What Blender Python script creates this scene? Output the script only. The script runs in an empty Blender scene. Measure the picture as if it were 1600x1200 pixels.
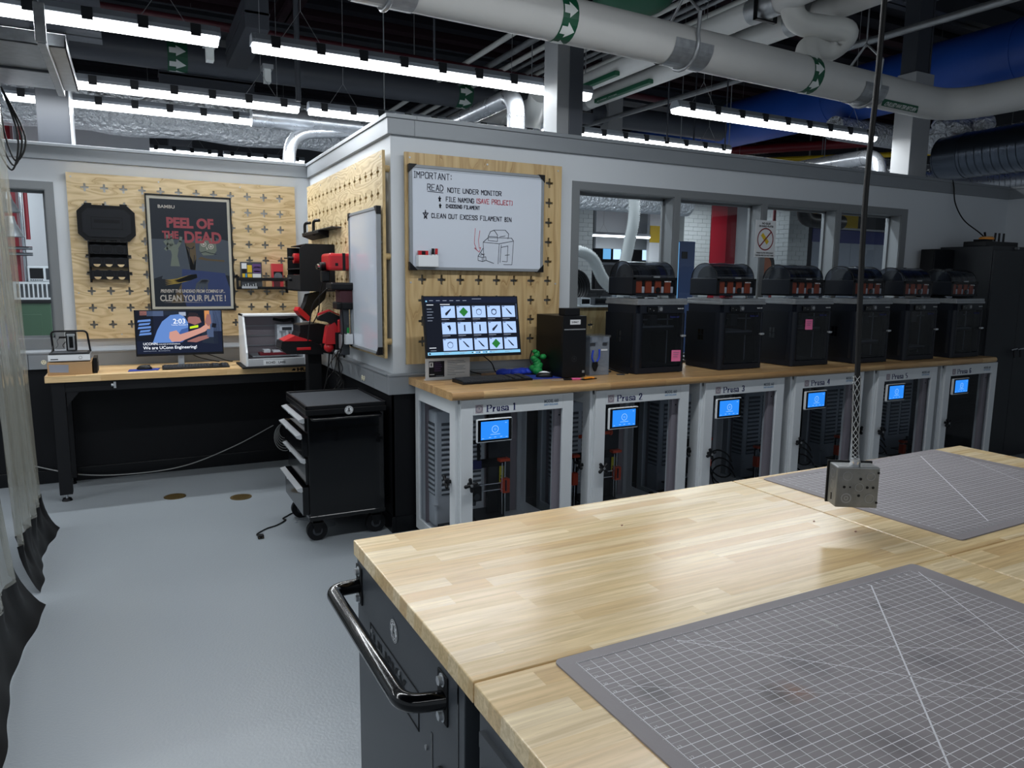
import bpy, math, random
from mathutils import Vector, Matrix
PI = math.pi
R = math.radians
SC = bpy.context.scene
COL = SC.collection
random.seed(7)

# ---------------------------------------------------------------- camera
def set_camera():
    yaw, pitch, roll = 0.480362485, 0.142342520, 0.0113922467
    w = Vector((math.sin(yaw)*math.cos(pitch), math.cos(yaw)*math.cos(pitch), -math.sin(pitch)))
    r = Vector((math.cos(yaw), -math.sin(yaw), 0.0))
    u = r.cross(w)
    c, s = math.cos(roll), math.sin(roll)
    r2 = c*r + s*u
    u2 = -s*r + c*u
    cam = bpy.data.cameras.new('camera')
    cam.sensor_width = 36.0
    cam.lens = 36.0*1134.0/1600.0
    cam.clip_start = 0.02
    cam.clip_end = 100
    o = bpy.data.objects.new('camera', cam)
    COL.objects.link(o)
    m = Matrix((( r2.x, u2.x, -w.x, 0.0), (r2.y, u2.y, -w.y, 0.0), (r2.z, u2.z, -w.z, 1.6), (0, 0, 0, 1)))
    o.matrix_world = m
    SC.camera = o
set_camera()

# ---------------------------------------------------------------- world, exposure, light levels
world = bpy.data.worlds.new('world')
SC.world = world
world.use_nodes = True
world.node_tree.nodes['Background'].inputs[0].default_value = (0.80, 0.90, 1.0, 1)
world.node_tree.nodes['Background'].inputs[1].default_value = 0.32
SC.view_settings.view_transform = 'Standard'
SC.view_settings.look = 'None'
SC.view_settings.gamma = 1.0
SC.view_settings.use_curve_mapping = False
SC.view_settings.exposure = 0.42
SC.cycles.use_denoising = True
SC.cycles.max_bounces = 7
SC.cycles.sample_clamp_indirect = 6.0
LAMP = 6.0           # glow of the tube lenses seen from the side
TUBE_W = 28.0        # watts of the light each 2.4 m fixture throws down
LAMP_COL = (0.93, 0.97, 1.0)

# ---------------------------------------------------------------- materials
def lin(c):
    out = []
    for v in c[:3]:
        v = v/255.0
        out.append(v/12.92 if v <= 0.04045 else ((v+0.055)/1.055)**2.4)
    return (out[0], out[1], out[2], 1.0)

MATS = {}
def mat(name, rgb=(128, 128, 128), rough=0.5, metal=0.0, spec=0.5, emit=0.0, bump=0.0, bscale=60.0,
        var=0.0, vscale=4.0, coat=0.0, alpha=1.0, stretch=(1, 1, 1)):
    if name in MATS:
        return MATS[name]
    m = bpy.data.materials.new(name)
    m.use_nodes = True
    nt = m.node_tree
    b = nt.nodes['Principled BSDF']
    col = lin(rgb)
    b.inputs['Base Color'].default_value = col
    b.inputs['Roughness'].default_value = rough
    b.inputs['Metallic'].default_value = metal
    b.inputs['Specular IOR Level'].default_value = spec
    b.inputs['Coat Weight'].default_value = coat
    b.inputs['Alpha'].default_value = alpha
    if emit > 0:
        m.cycles.emission_sampling = 'NONE'
        b.inputs['Emission Color'].default_value = col
        b.inputs['Emission Strength'].default_value = emit
        b.inputs['Base Color'].default_value = (0, 0, 0, 1)
        b.inputs['Specular IOR Level'].default_value = 0.1
    elif max(rgb[:3]) < 60 and metal == 0:
        b.inputs['Specular IOR Level'].default_value = 0.3
    if bump or var:
        tc = nt.nodes.new('ShaderNodeTexCoord')
        mp = nt.nodes.new('ShaderNodeMapping')
        mp.inputs['Scale'].default_value = stretch
        nt.links.new(tc.outputs['Object'], mp.inputs['Vector'])
    if var:
        n = nt.nodes.new('ShaderNodeTexNoise')
        n.inputs['Scale'].default_value = vscale
        n.inputs['Detail'].default_value = 6
        nt.links.new(mp.outputs[0], n.inputs['Vector'])
        rp = nt.nodes.new('ShaderNodeValToRGB')
        rp.color_ramp.elements[0].position = 0.3
        rp.color_ramp.elements[1].position = 0.7
        rp.color_ramp.elements[0].color = (col[0]*(1-var), col[1]*(1-var), col[2]*(1-var), 1)
        rp.color_ramp.elements[1].color = tuple(min(1, c*(1+var)) for c in col[:3]) + (1,)
        nt.links.new(n.outputs[0], rp.inputs[0])
        nt.links.new(rp.outputs[0], b.inputs['Base Color'])
        mr = nt.nodes.new('ShaderNodeMapRange')
        mr.inputs['To Min'].default_value = max(0, rough-0.1)
        mr.inputs['To Max'].default_value = rough+0.1
        nt.links.new(n.outputs[0], mr.inputs[0])
        nt.links.new(mr.outputs[0], b.inputs['Roughness'])
    if bump:
        n2 = nt.nodes.new('ShaderNodeTexNoise')
        n2.inputs['Scale'].default_value = bscale
        n2.inputs['Detail'].default_value = 4
        nt.links.new(mp.outputs[0], n2.inputs['Vector'])
        bp = nt.nodes.new('ShaderNodeBump')
        bp.inputs['Strength'].default_value = bump
        bp.inputs['Distance'].default_value = 0.01 if bump < 1 else 0.09
        nt.links.new(n2.outputs[0], bp.inputs['Height'])
        nt.links.new(bp.outputs[0], b.inputs['Normal'])
    MATS[name] = m
    return m

def mix(nt, f, a, b, blend='MIX'):
    n = nt.nodes.new('ShaderNodeMix')
    n.data_type = 'RGBA'
    n.blend_type = blend
    for sock, v in ((n.inputs[0], f), (n.inputs[6], a), (n.inputs[7], b)):
        if hasattr(v, 'is_linked'):
            nt.links.new(v, sock)
        else:
            sock.default_value = v
    return n.outputs[2]

def mathn(nt, op, a, b=0.0):
    n = nt.nodes.new('ShaderNodeMath')
    n.operation = op
    for i, v in enumerate((a, b)):
        if hasattr(v, 'is_linked'):
            nt.links.new(v, n.inputs[i])
        else:
            n.inputs[i].default_value = v
    return n.outputs[0]

def butcher(name, c1, c2, c3, rough=0.3, sw=0.045, sl=0.42):
    """laminated staves: random tone per stave, long grain along local X"""
    m = bpy.data.materials.new(name)
    m.use_nodes = True
    nt = m.node_tree
    b = nt.nodes['Principled BSDF']
    tc = nt.nodes.new('ShaderNodeTexCoord')
    sep = nt.nodes.new('ShaderNodeSeparateXYZ')
    nt.links.new(tc.outputs['Object'], sep.inputs[0])
    row = mathn(nt, 'FLOOR', mathn(nt, 'DIVIDE', mathn(nt, 'ADD', sep.outputs[1], mathn(nt, 'MULTIPLY', sep.outputs[2], 0.15)), sw))
    wn = nt.nodes.new('ShaderNodeTexWhiteNoise'); wn.noise_dimensions = '1D'
    nt.links.new(row, wn.inputs['W'])
    xs = mathn(nt, 'ADD', mathn(nt, 'DIVIDE', sep.outputs[0], sl), mathn(nt, 'MULTIPLY', wn.outputs[0], 7.0))
    colm = mathn(nt, 'FLOOR', xs)
    cmb = nt.nodes.new('ShaderNodeCombineXYZ')
    nt.links.new(row, cmb.inputs[0]); nt.links.new(colm, cmb.inputs[1])
    w2 = nt.nodes.new('ShaderNodeTexWhiteNoise'); w2.noise_dimensions = '2D'
    nt.links.new(cmb.outputs[0], w2.inputs['Vector'])
    rp = nt.nodes.new('ShaderNodeValToRGB')
    e = rp.color_ramp.elements
    e[0].color = lin(c1); e[1].color = lin(c3)
    k = e.new(0.55); k.color = lin(c2)
    nt.links.new(w2.outputs[0], rp.inputs[0])
    # grain shifted per stave
    off = nt.nodes.new('ShaderNodeCombineXYZ')
    nt.links.new(mathn(nt, 'MULTIPLY', w2.outputs[0], 40.0), off.inputs[0])
    nt.links.new(mathn(nt, 'MULTIPLY', wn.outputs[0], 20.0), off.inputs[2])
    va = nt.nodes.new('ShaderNodeVectorMath'); va.operation = 'ADD'
    nt.links.new(tc.outputs['Object'], va.inputs[0]); nt.links.new(off.outputs[0], va.inputs[1])
    mp = nt.nodes.new('ShaderNodeMapping'); mp.inputs['Scale'].default_value = (3.0, 60, 60)
    nt.links.new(va.outputs[0], mp.inputs[0])
    gn = nt.nodes.new('ShaderNodeTexNoise'); gn.inputs['Scale'].default_value = 1.6; gn.inputs['Detail'].default_value = 7
    gn.inputs['Distortion'].default_value = 0.6
    nt.links.new(mp.outputs[0], gn.inputs['Vector'])
    gr = nt.nodes.new('ShaderNodeMapRange'); gr.inputs[1].default_value = 0.35; gr.inputs[2].default_value = 0.7
    gr.inputs[3].default_value = 0.0; gr.inputs[4].default_value = 0.6
    nt.links.new(gn.outputs[0], gr.inputs[0])
    dark = tuple(v*0.62 for v in lin(c1)[:3]) + (1,)
    c = mix(nt, gr.outputs[0], rp.outputs[0], dark)
    # fine dark pores
    mp2 = nt.nodes.new('ShaderNodeMapping'); mp2.inputs['Scale'].default_value = (14.0, 260, 260)
    nt.links.new(va.outputs[0], mp2.inputs[0])
    pn = nt.nodes.new('ShaderNodeTexNoise'); pn.inputs['Scale'].default_value = 1.5
    nt.links.new(mp2.outputs[0], pn.inputs['Vector'])
    pr = nt.nodes.new('ShaderNodeMapRange'); pr.inputs[1].default_value = 0.62; pr.inputs[2].default_value = 0.72
    pr.inputs[3].default_value = 0.0; pr.inputs[4].default_value = 0.4
    nt.links.new(pn.outputs[0], pr.inputs[0])
    c = mix(nt, pr.outputs[0], c, dark)
    nt.links.new(c, b.inputs['Base Color'])
    b.inputs['Roughness'].default_value = rough
    MATS[name] = m
    return m

def plywood(name, base, light, dark, horiz=True, seed=0.0, freq=9.0):
    """rotary cut softwood ply: contour-like cathedral grain"""
    m = bpy.data.materials.new(name)
    m.use_nodes = True
    nt = m.node_tree
    b = nt.nodes['Principled BSDF']
    tc = nt.nodes.new('ShaderNodeTexCoord')
    mp = nt.nodes.new('ShaderNodeMapping')
    mp.inputs['Location'].default_value = (seed, seed*1.7, seed*0.3)
    mp.inputs['Scale'].default_value = (0.9, 1, 3.4) if horiz else (4.2, 1, 0.55)
    nt.links.new(tc.outputs['Object'], mp.inputs[0])
    n = nt.nodes.new('ShaderNodeTexNoise'); n.inputs['Scale'].default_value = 1.5; n.inputs['Detail'].default_value = 2.5
    n.inputs['Distortion'].default_value = 0.25
    nt.links.new(mp.outputs[0], n.inputs['Vector'])
    fr = mathn(nt, 'FRACT', mathn(nt, 'MULTIPLY', n.outputs[0], freq*1.7))
    rp = nt.nodes.new('ShaderNodeValToRGB')
    e = rp.color_ramp.elements
    e[0].position = 0.0; e[0].color = lin(dark)
    e[1].position = 1.0; e[1].color = lin(base)
    k = e.new(0.1); k.color = lin(base)
    k = e.new(0.5); k.color = lin(light)
    k = e.new(0.9); k.color = tuple((x+y)/2 for x, y in zip(lin(base), lin(dark)))
    nt.links.new(fr, rp.inputs[0])
    n2 = nt.nodes.new('ShaderNodeTexNoise'); n2.inputs['Scale'].default_value = 2.2; n2.inputs['Detail'].default_value = 4
    nt.links.new(mp.outputs[0], n2.inputs['Vector'])
    mr = nt.nodes.new('ShaderNodeMapRange'); mr.inputs[1].default_value = 0.35; mr.inputs[2].default_value = 0.75; mr.inputs[3].default_value = 0.0; mr.inputs[4].default_value = 0.5
    nt.links.new(n2.outputs[0], mr.inputs[0])
    c = mix(nt, mr.outputs[0], rp.outputs[0], lin(base))
    mp3 = nt.nodes.new('ShaderNodeMapping'); mp3.inputs['Scale'].default_value = (8, 1, 220) if horiz else (220, 1, 8)
    nt.links.new(tc.outputs['Object'], mp3.inputs[0])
    n3 = nt.nodes.new('ShaderNodeTexNoise'); n3.inputs['Scale'].default_value = 1.0
    nt.links.new(mp3.outputs[0], n3.inputs['Vector'])
    mr3 = nt.nodes.new('ShaderNodeMapRange'); mr3.inputs[1].default_value = 0.5; mr3.inputs[2].default_value = 0.8; mr3.inputs[3].default_value = 0.0; mr3.inputs[4].default_value = 0.3
    nt.links.new(n3.outputs[0], mr3.inputs[0])
    c = mix(nt, mr3.outputs[0], c, lin(dark))
    nt.links.new(c, b.inputs['Base Color'])
    b.inputs['Roughness'].default_value = 0.5
    MATS[name] = m
    return m

def glassmat(name, tint=(235, 240, 245), gloss=0.08, rough=0.02, film=0.0, filmcol=(200, 200, 200)):
    m = bpy.data.materials.new(name)
    m.use_nodes = True
    nt = m.node_tree
    nt.nodes.remove(nt.nodes['Principled BSDF'])
    out = nt.nodes['Material Output']
    t = nt.nodes.new('ShaderNodeBsdfTransparent'); t.inputs[0].default_value = lin(tint)
    g = nt.nodes.new('ShaderNodeBsdfGlossy'); g.inputs['Roughness'].default_value = rough
    fr = nt.nodes.new('ShaderNodeLayerWeight'); fr.inputs[0].default_value = 0.5
    mx = nt.nodes.new('ShaderNodeMixShader')
    f5 = mathn(nt, 'POWER', fr.outputs['Facing'], 4.0)
    nt.links.new(mathn(nt, 'ADD', mathn(nt, 'MULTIPLY', f5, 0.5), gloss*0.5), mx.inputs[0])
    nt.links.new(t.outputs[0], mx.inputs[1]); nt.links.new(g.outputs[0], mx.inputs[2])
    last = mx.outputs[0]
    if film > 0:
        d = nt.nodes.new('ShaderNodeBsdfDiffuse'); d.inputs[0].default_value = lin(filmcol)
        m2 = nt.nodes.new('ShaderNodeMixShader'); m2.inputs[0].default_value = film
        nt.links.new(last, m2.inputs[1]); nt.links.new(d.outputs[0], m2.inputs[2])
        last = m2.outputs[0]
    nt.links.new(last, out.inputs[0])
    MATS[name] = m
    return m

# ---------------------------------------------------------------- mesh builder
class MB:
    def __init__(s):
        s.v = []; s.f = []; s.mi = []; s.sm = []; s.mats = []
    def m(s, mt):
        if isinstance(mt, str): mt = MATS[mt]
        if mt not in s.mats: s.mats.append(mt)
        return s.mats.index(mt)
    def raw(s, vs, fs, mt, smooth=False, tf=None):
        o = len(s.v); k = s.m(mt)
        s.v += [tuple(tf(Vector(p))) if tf else tuple(p) for p in vs]
        for f in fs:
            s.f.append([o+i for i in f]); s.mi.append(k); s.sm.append(smooth)
        return s
    def poly(s, pts, mt): return s.raw(pts, [list(range(len(pts)))], mt)
    def box(s, x0, y0, z0, x1, y1, z1, mt, tf=None):
        vs = [(x0,y0,z0),(x1,y0,z0),(x1,y1,z0),(x0,y1,z0),(x0,y0,z1),(x1,y0,z1),(x1,y1,z1),(x0,y1,z1)]
        fs = [(3,2,1,0),(4,5,6,7),(0,1,5,4),(1,2,6,5),(2,3,7,6),(3,0,4,7)]
        return s.raw(vs, fs, mt, False, tf)
    def cyl(s, p, q, r, mt, n=16, r2=None, caps=True):
        p = Vector(p); q = Vector(q); r2 = r if r2 is None else r2
        d = (q-p).normalized()
        a = d.orthogonal().normalized(); b = d.cross(a)
        vs = []
        for c, rr in ((p, r), (q, r2)):
            for i in range(n):
                t = 2*PI*i/n
                vs.append(c + a*rr*math.cos(t) + b*rr*math.sin(t))
        s.raw(vs, [(i, (i+1) % n, n+(i+1) % n, n+i) for i in range(n)], mt, True)
        if caps:
            s.raw(vs[:n], [list(range(n))[::-1]], mt); s.raw(vs[n:], [list(range(n))], mt)
        return s
    def tube(s, pts, r, mt, n=8, radii=None, caps=True):
        pts = [Vector(p) for p in pts]
        N = len(pts)
        tan = []
        for i in range(N):
            a = pts[max(0, i-1)]; b = pts[min(N-1, i+1)]
            tan.append((b-a).normalized())
        nrm = tan[0].orthogonal().normalized()
        vs = []
        for i in range(N):
            if i:
                nrm = (nrm - tan[i]*nrm.dot(tan[i]))
                nrm = nrm.normalized() if nrm.length > 1e-6 else tan[i].orthogonal().normalized()
            bn = tan[i].cross(nrm)
            rr = radii[i] if radii else r
            for k in range(n):
                t = 2*PI*k/n
                vs.append(pts[i] + nrm*rr*math.cos(t) + bn*rr*math.sin(t))
        fs = [(i*n+k, i*n+(k+1) % n, (i+1)*n+(k+1) % n, (i+1)*n+k) for i in range(N-1) for k in range(n)]
        s.raw(vs, fs, mt, True)
        if caps:
            s.raw(vs[:n], [list(range(n))[::-1]], mt); s.raw(vs[-n:], [list(range(n))], mt)
        return s
    def prism(s, pts, axis, a, b, mt, smooth=False):
        """2D outline extruded along axis from a to b; axis x: (y,z); y: (x,z); z: (x,y)"""
        def P(p, t):
            return (t, p[0], p[1]) if axis == 'x' else ((p[0], t, p[1]) if axis == 'y' else (p[0], p[1], t))
        n = len(pts)
        vs = [P(p, a) for p in pts] + [P(p, b) for p in pts]
        s.raw(vs, [(i, (i+1) % n, n+(i+1) % n, n+i) for i in range(n)], mt, smooth)
        s.raw(vs, [list(range(n))[::-1], list(range(n, 2*n))], mt)
        return s
    def sphere(s, c, r, mt, n=12, m=8, sc=(1, 1, 1), zmin=-1.0):
        vs = []; 
        for j in range(m+1):
            t = PI*j/m
            z = max(zmin, math.cos(t)); rr = math.sin(t)
            for i in range(n):
                a = 2*PI*i/n
                vs.append((c[0]+r*sc[0]*rr*math.cos(a), c[1]+r*sc[1]*rr*math.sin(a), c[2]+r*sc[2]*z))
        fs = [(j*n+i, (j+1)*n+i, (j+1)*n+(i+1) % n, j*n+(i+1) % n) for j in range(m) for i in range(n)]
        return s.raw(vs, fs, mt, True)
    def disc(s, c, r, mt, n=24, face='y', rin=0.0):
        def P(a, rr):
            x, z = rr*math.cos(a), rr*math.sin(a)
            if face == 'y': return (c[0]+x, c[1], c[2]+z)
            if face == 'x': return (c[0], c[1]-x, c[2]+z)
            return (c[0]+x, c[1]+z, c[2])
        o = [P(2*PI*i/n, r) for i in range(n)]
        if rin <= 0: return s.raw(o, [list(range(n))], mt)
        i2 = [P(2*PI*i/n, rin) for i in range(n)]
        return s.raw(o+i2, [(i, (i+1) % n, n+(i+1) % n, n+i) for i in range(n)], mt)
    def text(s, body, size, mt, fn, align='LEFT', bold=0.0, xs=1.0, shear=0.0):
        cu = bpy.data.curves.new('t', 'FONT')
        cu.body = body; cu.size = size; cu.align_x = align; cu.offset = bold; cu.shear = shear
        cu.resolution_u = 3
        ob = bpy.data.objects.new('t', cu)
        me = bpy.data.meshes.new_from_object(ob)
        s.raw([fn(v.co.x*xs, v.co.y) for v in me.vertices], [tuple(p.vertices) for p in me.polygons], mt)
        bpy.data.objects.remove(ob); bpy.data.curves.remove(cu); bpy.data.meshes.remove(me)
        return s
    def stroke(s, pts, hw, ht, mt, fn):
        """flat pen stroke in a plane; hw half width of verticals, ht of horizontals"""
        for i in range(len(pts)-1):
            a = Vector((pts[i][0], pts[i][1])); b = Vector((pts[i+1][0], pts[i+1][1]))
            d = b-a
            if d.length < 1e-7: continue
            d.normalize(); n = Vector((-d.y, d.x))
            w = hw*abs(n.x) + ht*abs(n.y)
            a2 = a-d*ht*0.6; b2 = b+d*ht*0.6
            s.raw([fn(*(a2+n*w)), fn(*(a2-n*w)), fn(*(b2-n*w)), fn(*(b2+n*w))], [(0, 1, 2, 3)], mt)
        return s
    def letters(s, body, h, mt, fn, hw, ht=None, xs=1.0, jit=0.0, x0=0, y0=0, sp=0.25):
        ht = hw if ht is None else ht
        x = x0; rnd = random.Random(len(body)*13+3)
        u = h/6.0
        for ch in body:
            g = GLYPH.get(ch)
            wd = 2.5 if not g_w(ch) else g_w(ch)
            if g:
                jx = (rnd.random()-0.5)*jit*h; jy = (rnd.random()-0.5)*jit*h
                for st in g.split('|'):
                    pp = [(x+(float(q[0])*u + jx + (rnd.random()-.5)*jit*h*0.5)*xs, y0+(float(q[1])*u)+jy+(rnd.random()-.5)*jit*h*0.5) for q in st.split()]
                    s.stroke(pp, hw, ht, mt, fn)
            x += (wd*u + sp*h)*xs
        return s
    def mesh(s, name):
        me = bpy.data.meshes.new(name)
        me.from_pydata(s.v, [], s.f)
        for mt in s.mats: me.materials.append(mt)
        me.polygons.foreach_set('material_index', s.mi)
        me.polygons.foreach_set('use_smooth', s.sm)
        me.update()
        return me

def g_w(ch):
    g = GLYPH.get(ch)
    return max(float(q[0]) for st in g.split('|') for q in st.split())+.3 if g else 0

GLYPH = {
 'A': '00 26 40|12 32', 'B': '00 06 26 35 24 03|23 32 31 20 00', 'C': '35 26 16 05 01 10 20 31', 'D': '00 06 26 44 42 20 00',
 'E': '46 06 00 40|03 33', 'F': '46 06 00|03 33', 'G': '45 26 16 05 01 10 30 42 43 23', 'H': '00 06|40 46|03 43', 'I': '06 26|16 10|00 20',
 'L': '06 00 30', 'M': '00 06 23 46 40', 'N': '00 06 40 46', 'O': '16 05 01 10 30 41 45 36 16', 'P': '00 06 36 45 44 33 03',
 'R': '00 06 36 45 44 33 03|23 40', 'S': '45 36 16 05 04 33 42 41 30 10 01', 'T': '06 46|26 20', 'U': '06 01 10 30 41 46', 'X': '00 46|06 40', 'Y': '06 23 46|23 20',
 'J': '46 41 30 10 01', 'V': '06 20 46', 'W': '06 10 23 30 46', 'K': '00 06|46 03 40', 'Z': '06 46 00 40', 'Q': '16 05 01 10 30 41 45 36 16|22 40',
 ':': '11 12|14 15', '(': '37 24 22 3-1' if False else '36 25 21 30', ')': '06 15 11 00', '*': '04 44 10 26 30 04', '.': '10 11', '!': '16 12|11 10',
 'r': '10 14|04 14|12 23 34|00 20', 'u': '04 14 11 20 30 31|34 30 40|24 34', 's': '33 24 14 03 12 22 31 30 10 01', 'a': '03 14 24 33 30 40|32 12 01 10 20 31',
 '1': '05 16 10|00 20', '2': '04 05 16 26 35 34 00 40', '3': '05 16 26 35 34 23 13|23 32 31 20 10 01', '4': '30 36 02 42', '5': '36 06 03 23 32 31 20 00', '6': '35 26 16 05 01 10 20 31 32 23 13 02', '0': '16 05 01 10 20 31 35 26 16',
}

def setp(o, label=None, cat=None, group=None, kind=None):
    if label: o['label'] = label
    if cat: o['category'] = cat
    if group: o['group'] = group
    if kind: o['kind'] = kind
    return o

def thing(name, label, cat, loc=(0, 0, 0), rz=0.0, group=None):
    o = bpy.data.objects.new(name, None)
    o.empty_display_size = 0.05
    COL.objects.link(o)
    o.location = loc; o.rotation_euler = (0, 0, rz)
    return setp(o, label, cat, group)

def part(name, mb, parent, label=None, bevel=0.0, seg=2, loc=None, rot=None, kind=None):
    o = bpy.data.objects.new(name, mb.mesh(name) if isinstance(mb, MB) else mb)
    COL.objects.link(o)
    if parent is not None: o.parent = parent
    if loc: o.location = loc
    if rot: o.rotation_euler = rot
    if bevel:
        b = o.modifiers.new('bevel', 'BEVEL')
        b.width = bevel; b.segments = seg; b.limit_method = 'ANGLE'; b.angle_limit = R(40)
    return setp(o, label, kind=kind)

def solo(name, mb, label, cat, loc=(0, 0, 0), rz=0.0, group=None, bevel=0.0):
    o = part(name, mb, None, bevel=bevel, loc=loc, rot=(0, 0, rz))
    return setp(o, label, cat, group)

def struct(name, mb, parent=None, bevel=0.0, loc=None, rot=None):
    o = part(name, mb, parent, bevel=bevel, loc=loc, rot=rot)
    if parent is None: o['kind'] = 'structure'
    return o

def copy_tree(o, parent=None):
    c = o.copy(); COL.objects.link(c)
    if parent is not None: c.parent = parent
    for ch in list(o.children): copy_tree(ch, c)
    return c

def smooth_path(pts, n=8):
    """Catmull-Rom through the points"""
    pts = [Vector(p) for p in pts]
    out = []
    for i in range(len(pts)-1):
        p0 = pts[max(0, i-1)]; p1 = pts[i]; p2 = pts[i+1]; p3 = pts[min(len(pts)-1, i+2)]
        for k in range(n):
            t = k/n
            out.append(0.5*((2*p1)+(p2-p0)*t+(2*p0-5*p1+4*p2-p3)*t*t+(3*p1-p0-3*p2+p3)*t*t*t))
    out.append(pts[-1])
    return out

def bend_path(pts, rad=0.15, n=8):
    """polyline with rounded corners"""
    pts = [Vector(p) for p in pts]
    out = [pts[0]]
    for i in range(1, len(pts)-1):
        a = (pts[i-1]-pts[i]); b = (pts[i+1]-pts[i])
        r = min(rad, a.length*0.49, b.length*0.49)
        a.normalize(); b.normalize()
        p, q = pts[i]+a*r, pts[i]+b*r
        for k in range(n+1):
            t = k/n
            out.append((1-t)**2*p + 2*t*(1-t)*pts[i] + t*t*q)
    out.append(pts[-1])
    return out

# ---------------------------------------------------------------- material library
mat('wall_paint', (202, 207, 212), 0.55, bump=0.05, bscale=250, var=0.03, vscale=1.2)
mat('alu_trim', (136, 141, 146), 0.42, metal=0.12, var=0.04, vscale=2, stretch=(1, 1, 6))
mat('window_frame_grey', (120, 124, 127), 0.45, metal=0.1)
mat('black_panel', (3, 5, 11), 0.6, var=0.15, vscale=2)
mat('black_base', (5, 7, 12), 0.35)
mat('floor_epoxy', (138, 145, 151), 0.3, var=0.012, vscale=0.8, bump=0.12, bscale=90)
mat('hall_dark', (30, 30, 36), 0.8)
mat('hall_wall', (70, 72, 78), 0.8, var=0.2, vscale=0.6)
mat('deck_dark', (34, 34, 42), 0.7)
mat('deck_red', (46, 26, 34), 0.7)
mat('beam_dark', (52, 56, 64), 0.6)
mat('column_grey', (74, 78, 86), 0.45)
mat('column_white', (150, 152, 154), 0.5)
mat('pull_silver', (186, 189, 193), 0.3, metal=0.25)
mat('fixture_body', (150, 156, 164), 0.4)
mat('clip_dark', (30, 32, 36), 0.4)
mat('steel', (186, 190, 194), 0.28, metal=0.55)
mat('steel_dull', (150, 153, 156), 0.42, metal=0.55, var=0.12, vscale=14)
mat('galv', (160, 163, 166), 0.36, metal=0.6, var=0.16, vscale=22)
mat('chrome', (220, 222, 225), 0.12, metal=1.0)
mat('foil', (226, 229, 234), 0.34, metal=0.6, bump=1.0, bscale=21)
mat('duct', (190, 194, 200), 0.28, metal=0.75, var=0.05, vscale=6)
mat('duct_dark', (84, 92, 104), 0.28, metal=0.85)
mat('pipe_jacket', (206, 206, 204), 0.5, var=0.03, vscale=3)
mat('pipe_white', (212, 212, 208), 0.35, var=0.03)
mat('duct_blue', (38, 84, 176), 0.4, var=0.15, vscale=1)
mat('label_green', (14, 82, 56), 0.5)
mat('label_white', (226, 230, 228), 0.5)
mat('red_pipe', (120, 22, 34), 0.4)
mat('red_column', (158, 28, 44), 0.35)
mat('dark_red', (70, 24, 34), 0.5)
mat('yellow', (212, 178, 30), 0.45)
mat('black_plastic', (8, 9, 13), 0.4)
mat('black_gloss', (3, 4, 7), 0.14, coat=0.3)
mat('black_matte', (8, 10, 15), 0.65)
mat('grey_dark', (52, 56, 62), 0.45)
mat('charcoal_steel', (60, 65, 71), 0.42, bump=0.05, bscale=400)
mat('printer_body', (20, 24, 33), 0.38)
mat('printer_side', (11, 15, 23), 0.42)
mat('rubber_top', (50, 54, 60), 0.85, bump=0.4, bscale=300)
mat('cabinet_white', (216, 220, 223), 0.38, var=0.02)
mat('cabinet_grey', (176, 165, 170), 0.42)
mat('unit_grey', (222, 226, 230), 0.45)
mat('louver_dark', (104, 108, 112), 0.6)
mat('cab_back_dark', (52, 55, 60), 0.5)
mat('dark_cabinet', (38, 41, 46), 0.42)
mat('navy_ink', (22, 30, 92), 0.5)
mat('grey_ink', (96, 108, 122), 0.5)
mat('blue_ink', (110, 150, 190), 0.5)
mat('orange', (222, 72, 30), 0.4)
mat('orange_dark', (176, 74, 38), 0.45)
mat('rust', (120, 62, 30), 0.6)
mat('yellow_label', (216, 206, 40), 0.5)
mat('tool_red', (186, 26, 34), 0.32)
mat('pink_note', (240, 120, 168), 0.7)
mat('pink', (232, 96, 150), 0.5)
mat('amber', (238, 150, 40), 0.5)
mat('green_fabric', (20, 140, 66), 0.6)
mat('blue_cloth', (24, 60, 190), 0.6)
mat('blue_mat', (28, 52, 138), 0.7)
mat('white_plastic', (222, 225, 228), 0.35)
mat('whiteboard', (204, 211, 222), 0.12, coat=0.5)
mat('paper', (216, 219, 222), 0.7)
mat('cream', (222, 214, 192), 0.6)
mat('ivory', (228, 222, 196), 0.5)
mat('marker_ink', (44, 48, 66), 0.6)
mat('marker_red', (196, 96, 110), 0.6)
mat('cardboard', (172, 138, 98), 0.75, var=0.06)
mat('tape_grey', (140, 144, 156), 0.3)
mat('skin', (196, 140, 122), 0.6)
mat('poster_black', (20, 26, 36), 0.3)
mat('poster_grey', (66, 74, 84), 0.4)
mat('poster_green', (112, 120, 104), 0.4)
mat('poster_red', (164, 62, 70), 0.5)
mat('column_dark', (54, 58, 65), 0.45)
mat('poster_text', (206, 196, 182), 0.5)
mat('poster_gold', (170, 140, 40), 0.5)
mat('poster_brown', (92, 72, 34), 0.5)
mat('poster_blue', (30, 52, 104), 0.5)
mat('brick_white', (186, 190, 190), 0.6, bump=0.3, bscale=40)
mat('brick_grey', (142, 148, 150), 0.6, bump=0.3, bscale=40)
mat('mortar', (150, 154, 154), 0.8)
mat('mat_grey', (136, 131, 134), 0.6, var=0.1, vscale=5, bump=0.05, bscale=200)
mat('mat_line', (226, 226, 232), 0.6)
mat('mat_stain', (112, 98, 92), 0.6)
mat('machine_green', (66, 96, 72), 0.45)
mat('cable_black', (7, 7, 9), 0.5)
mat('cable_grey', (150, 152, 152), 0.5)
mat('brass', (120, 104, 70), 0.4, metal=0.8, bump=0.3, bscale=200)
mat('screen_off', (8, 9, 12), 0.08)
mat('flex_white', (196, 200, 200), 0.4)
mat('curtain_blue', (22, 32, 84), 0.5)
mat('door_blue', (62, 84, 128), 0.5)
mat('daylight', (190, 220, 255), emit=1.3)
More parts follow.
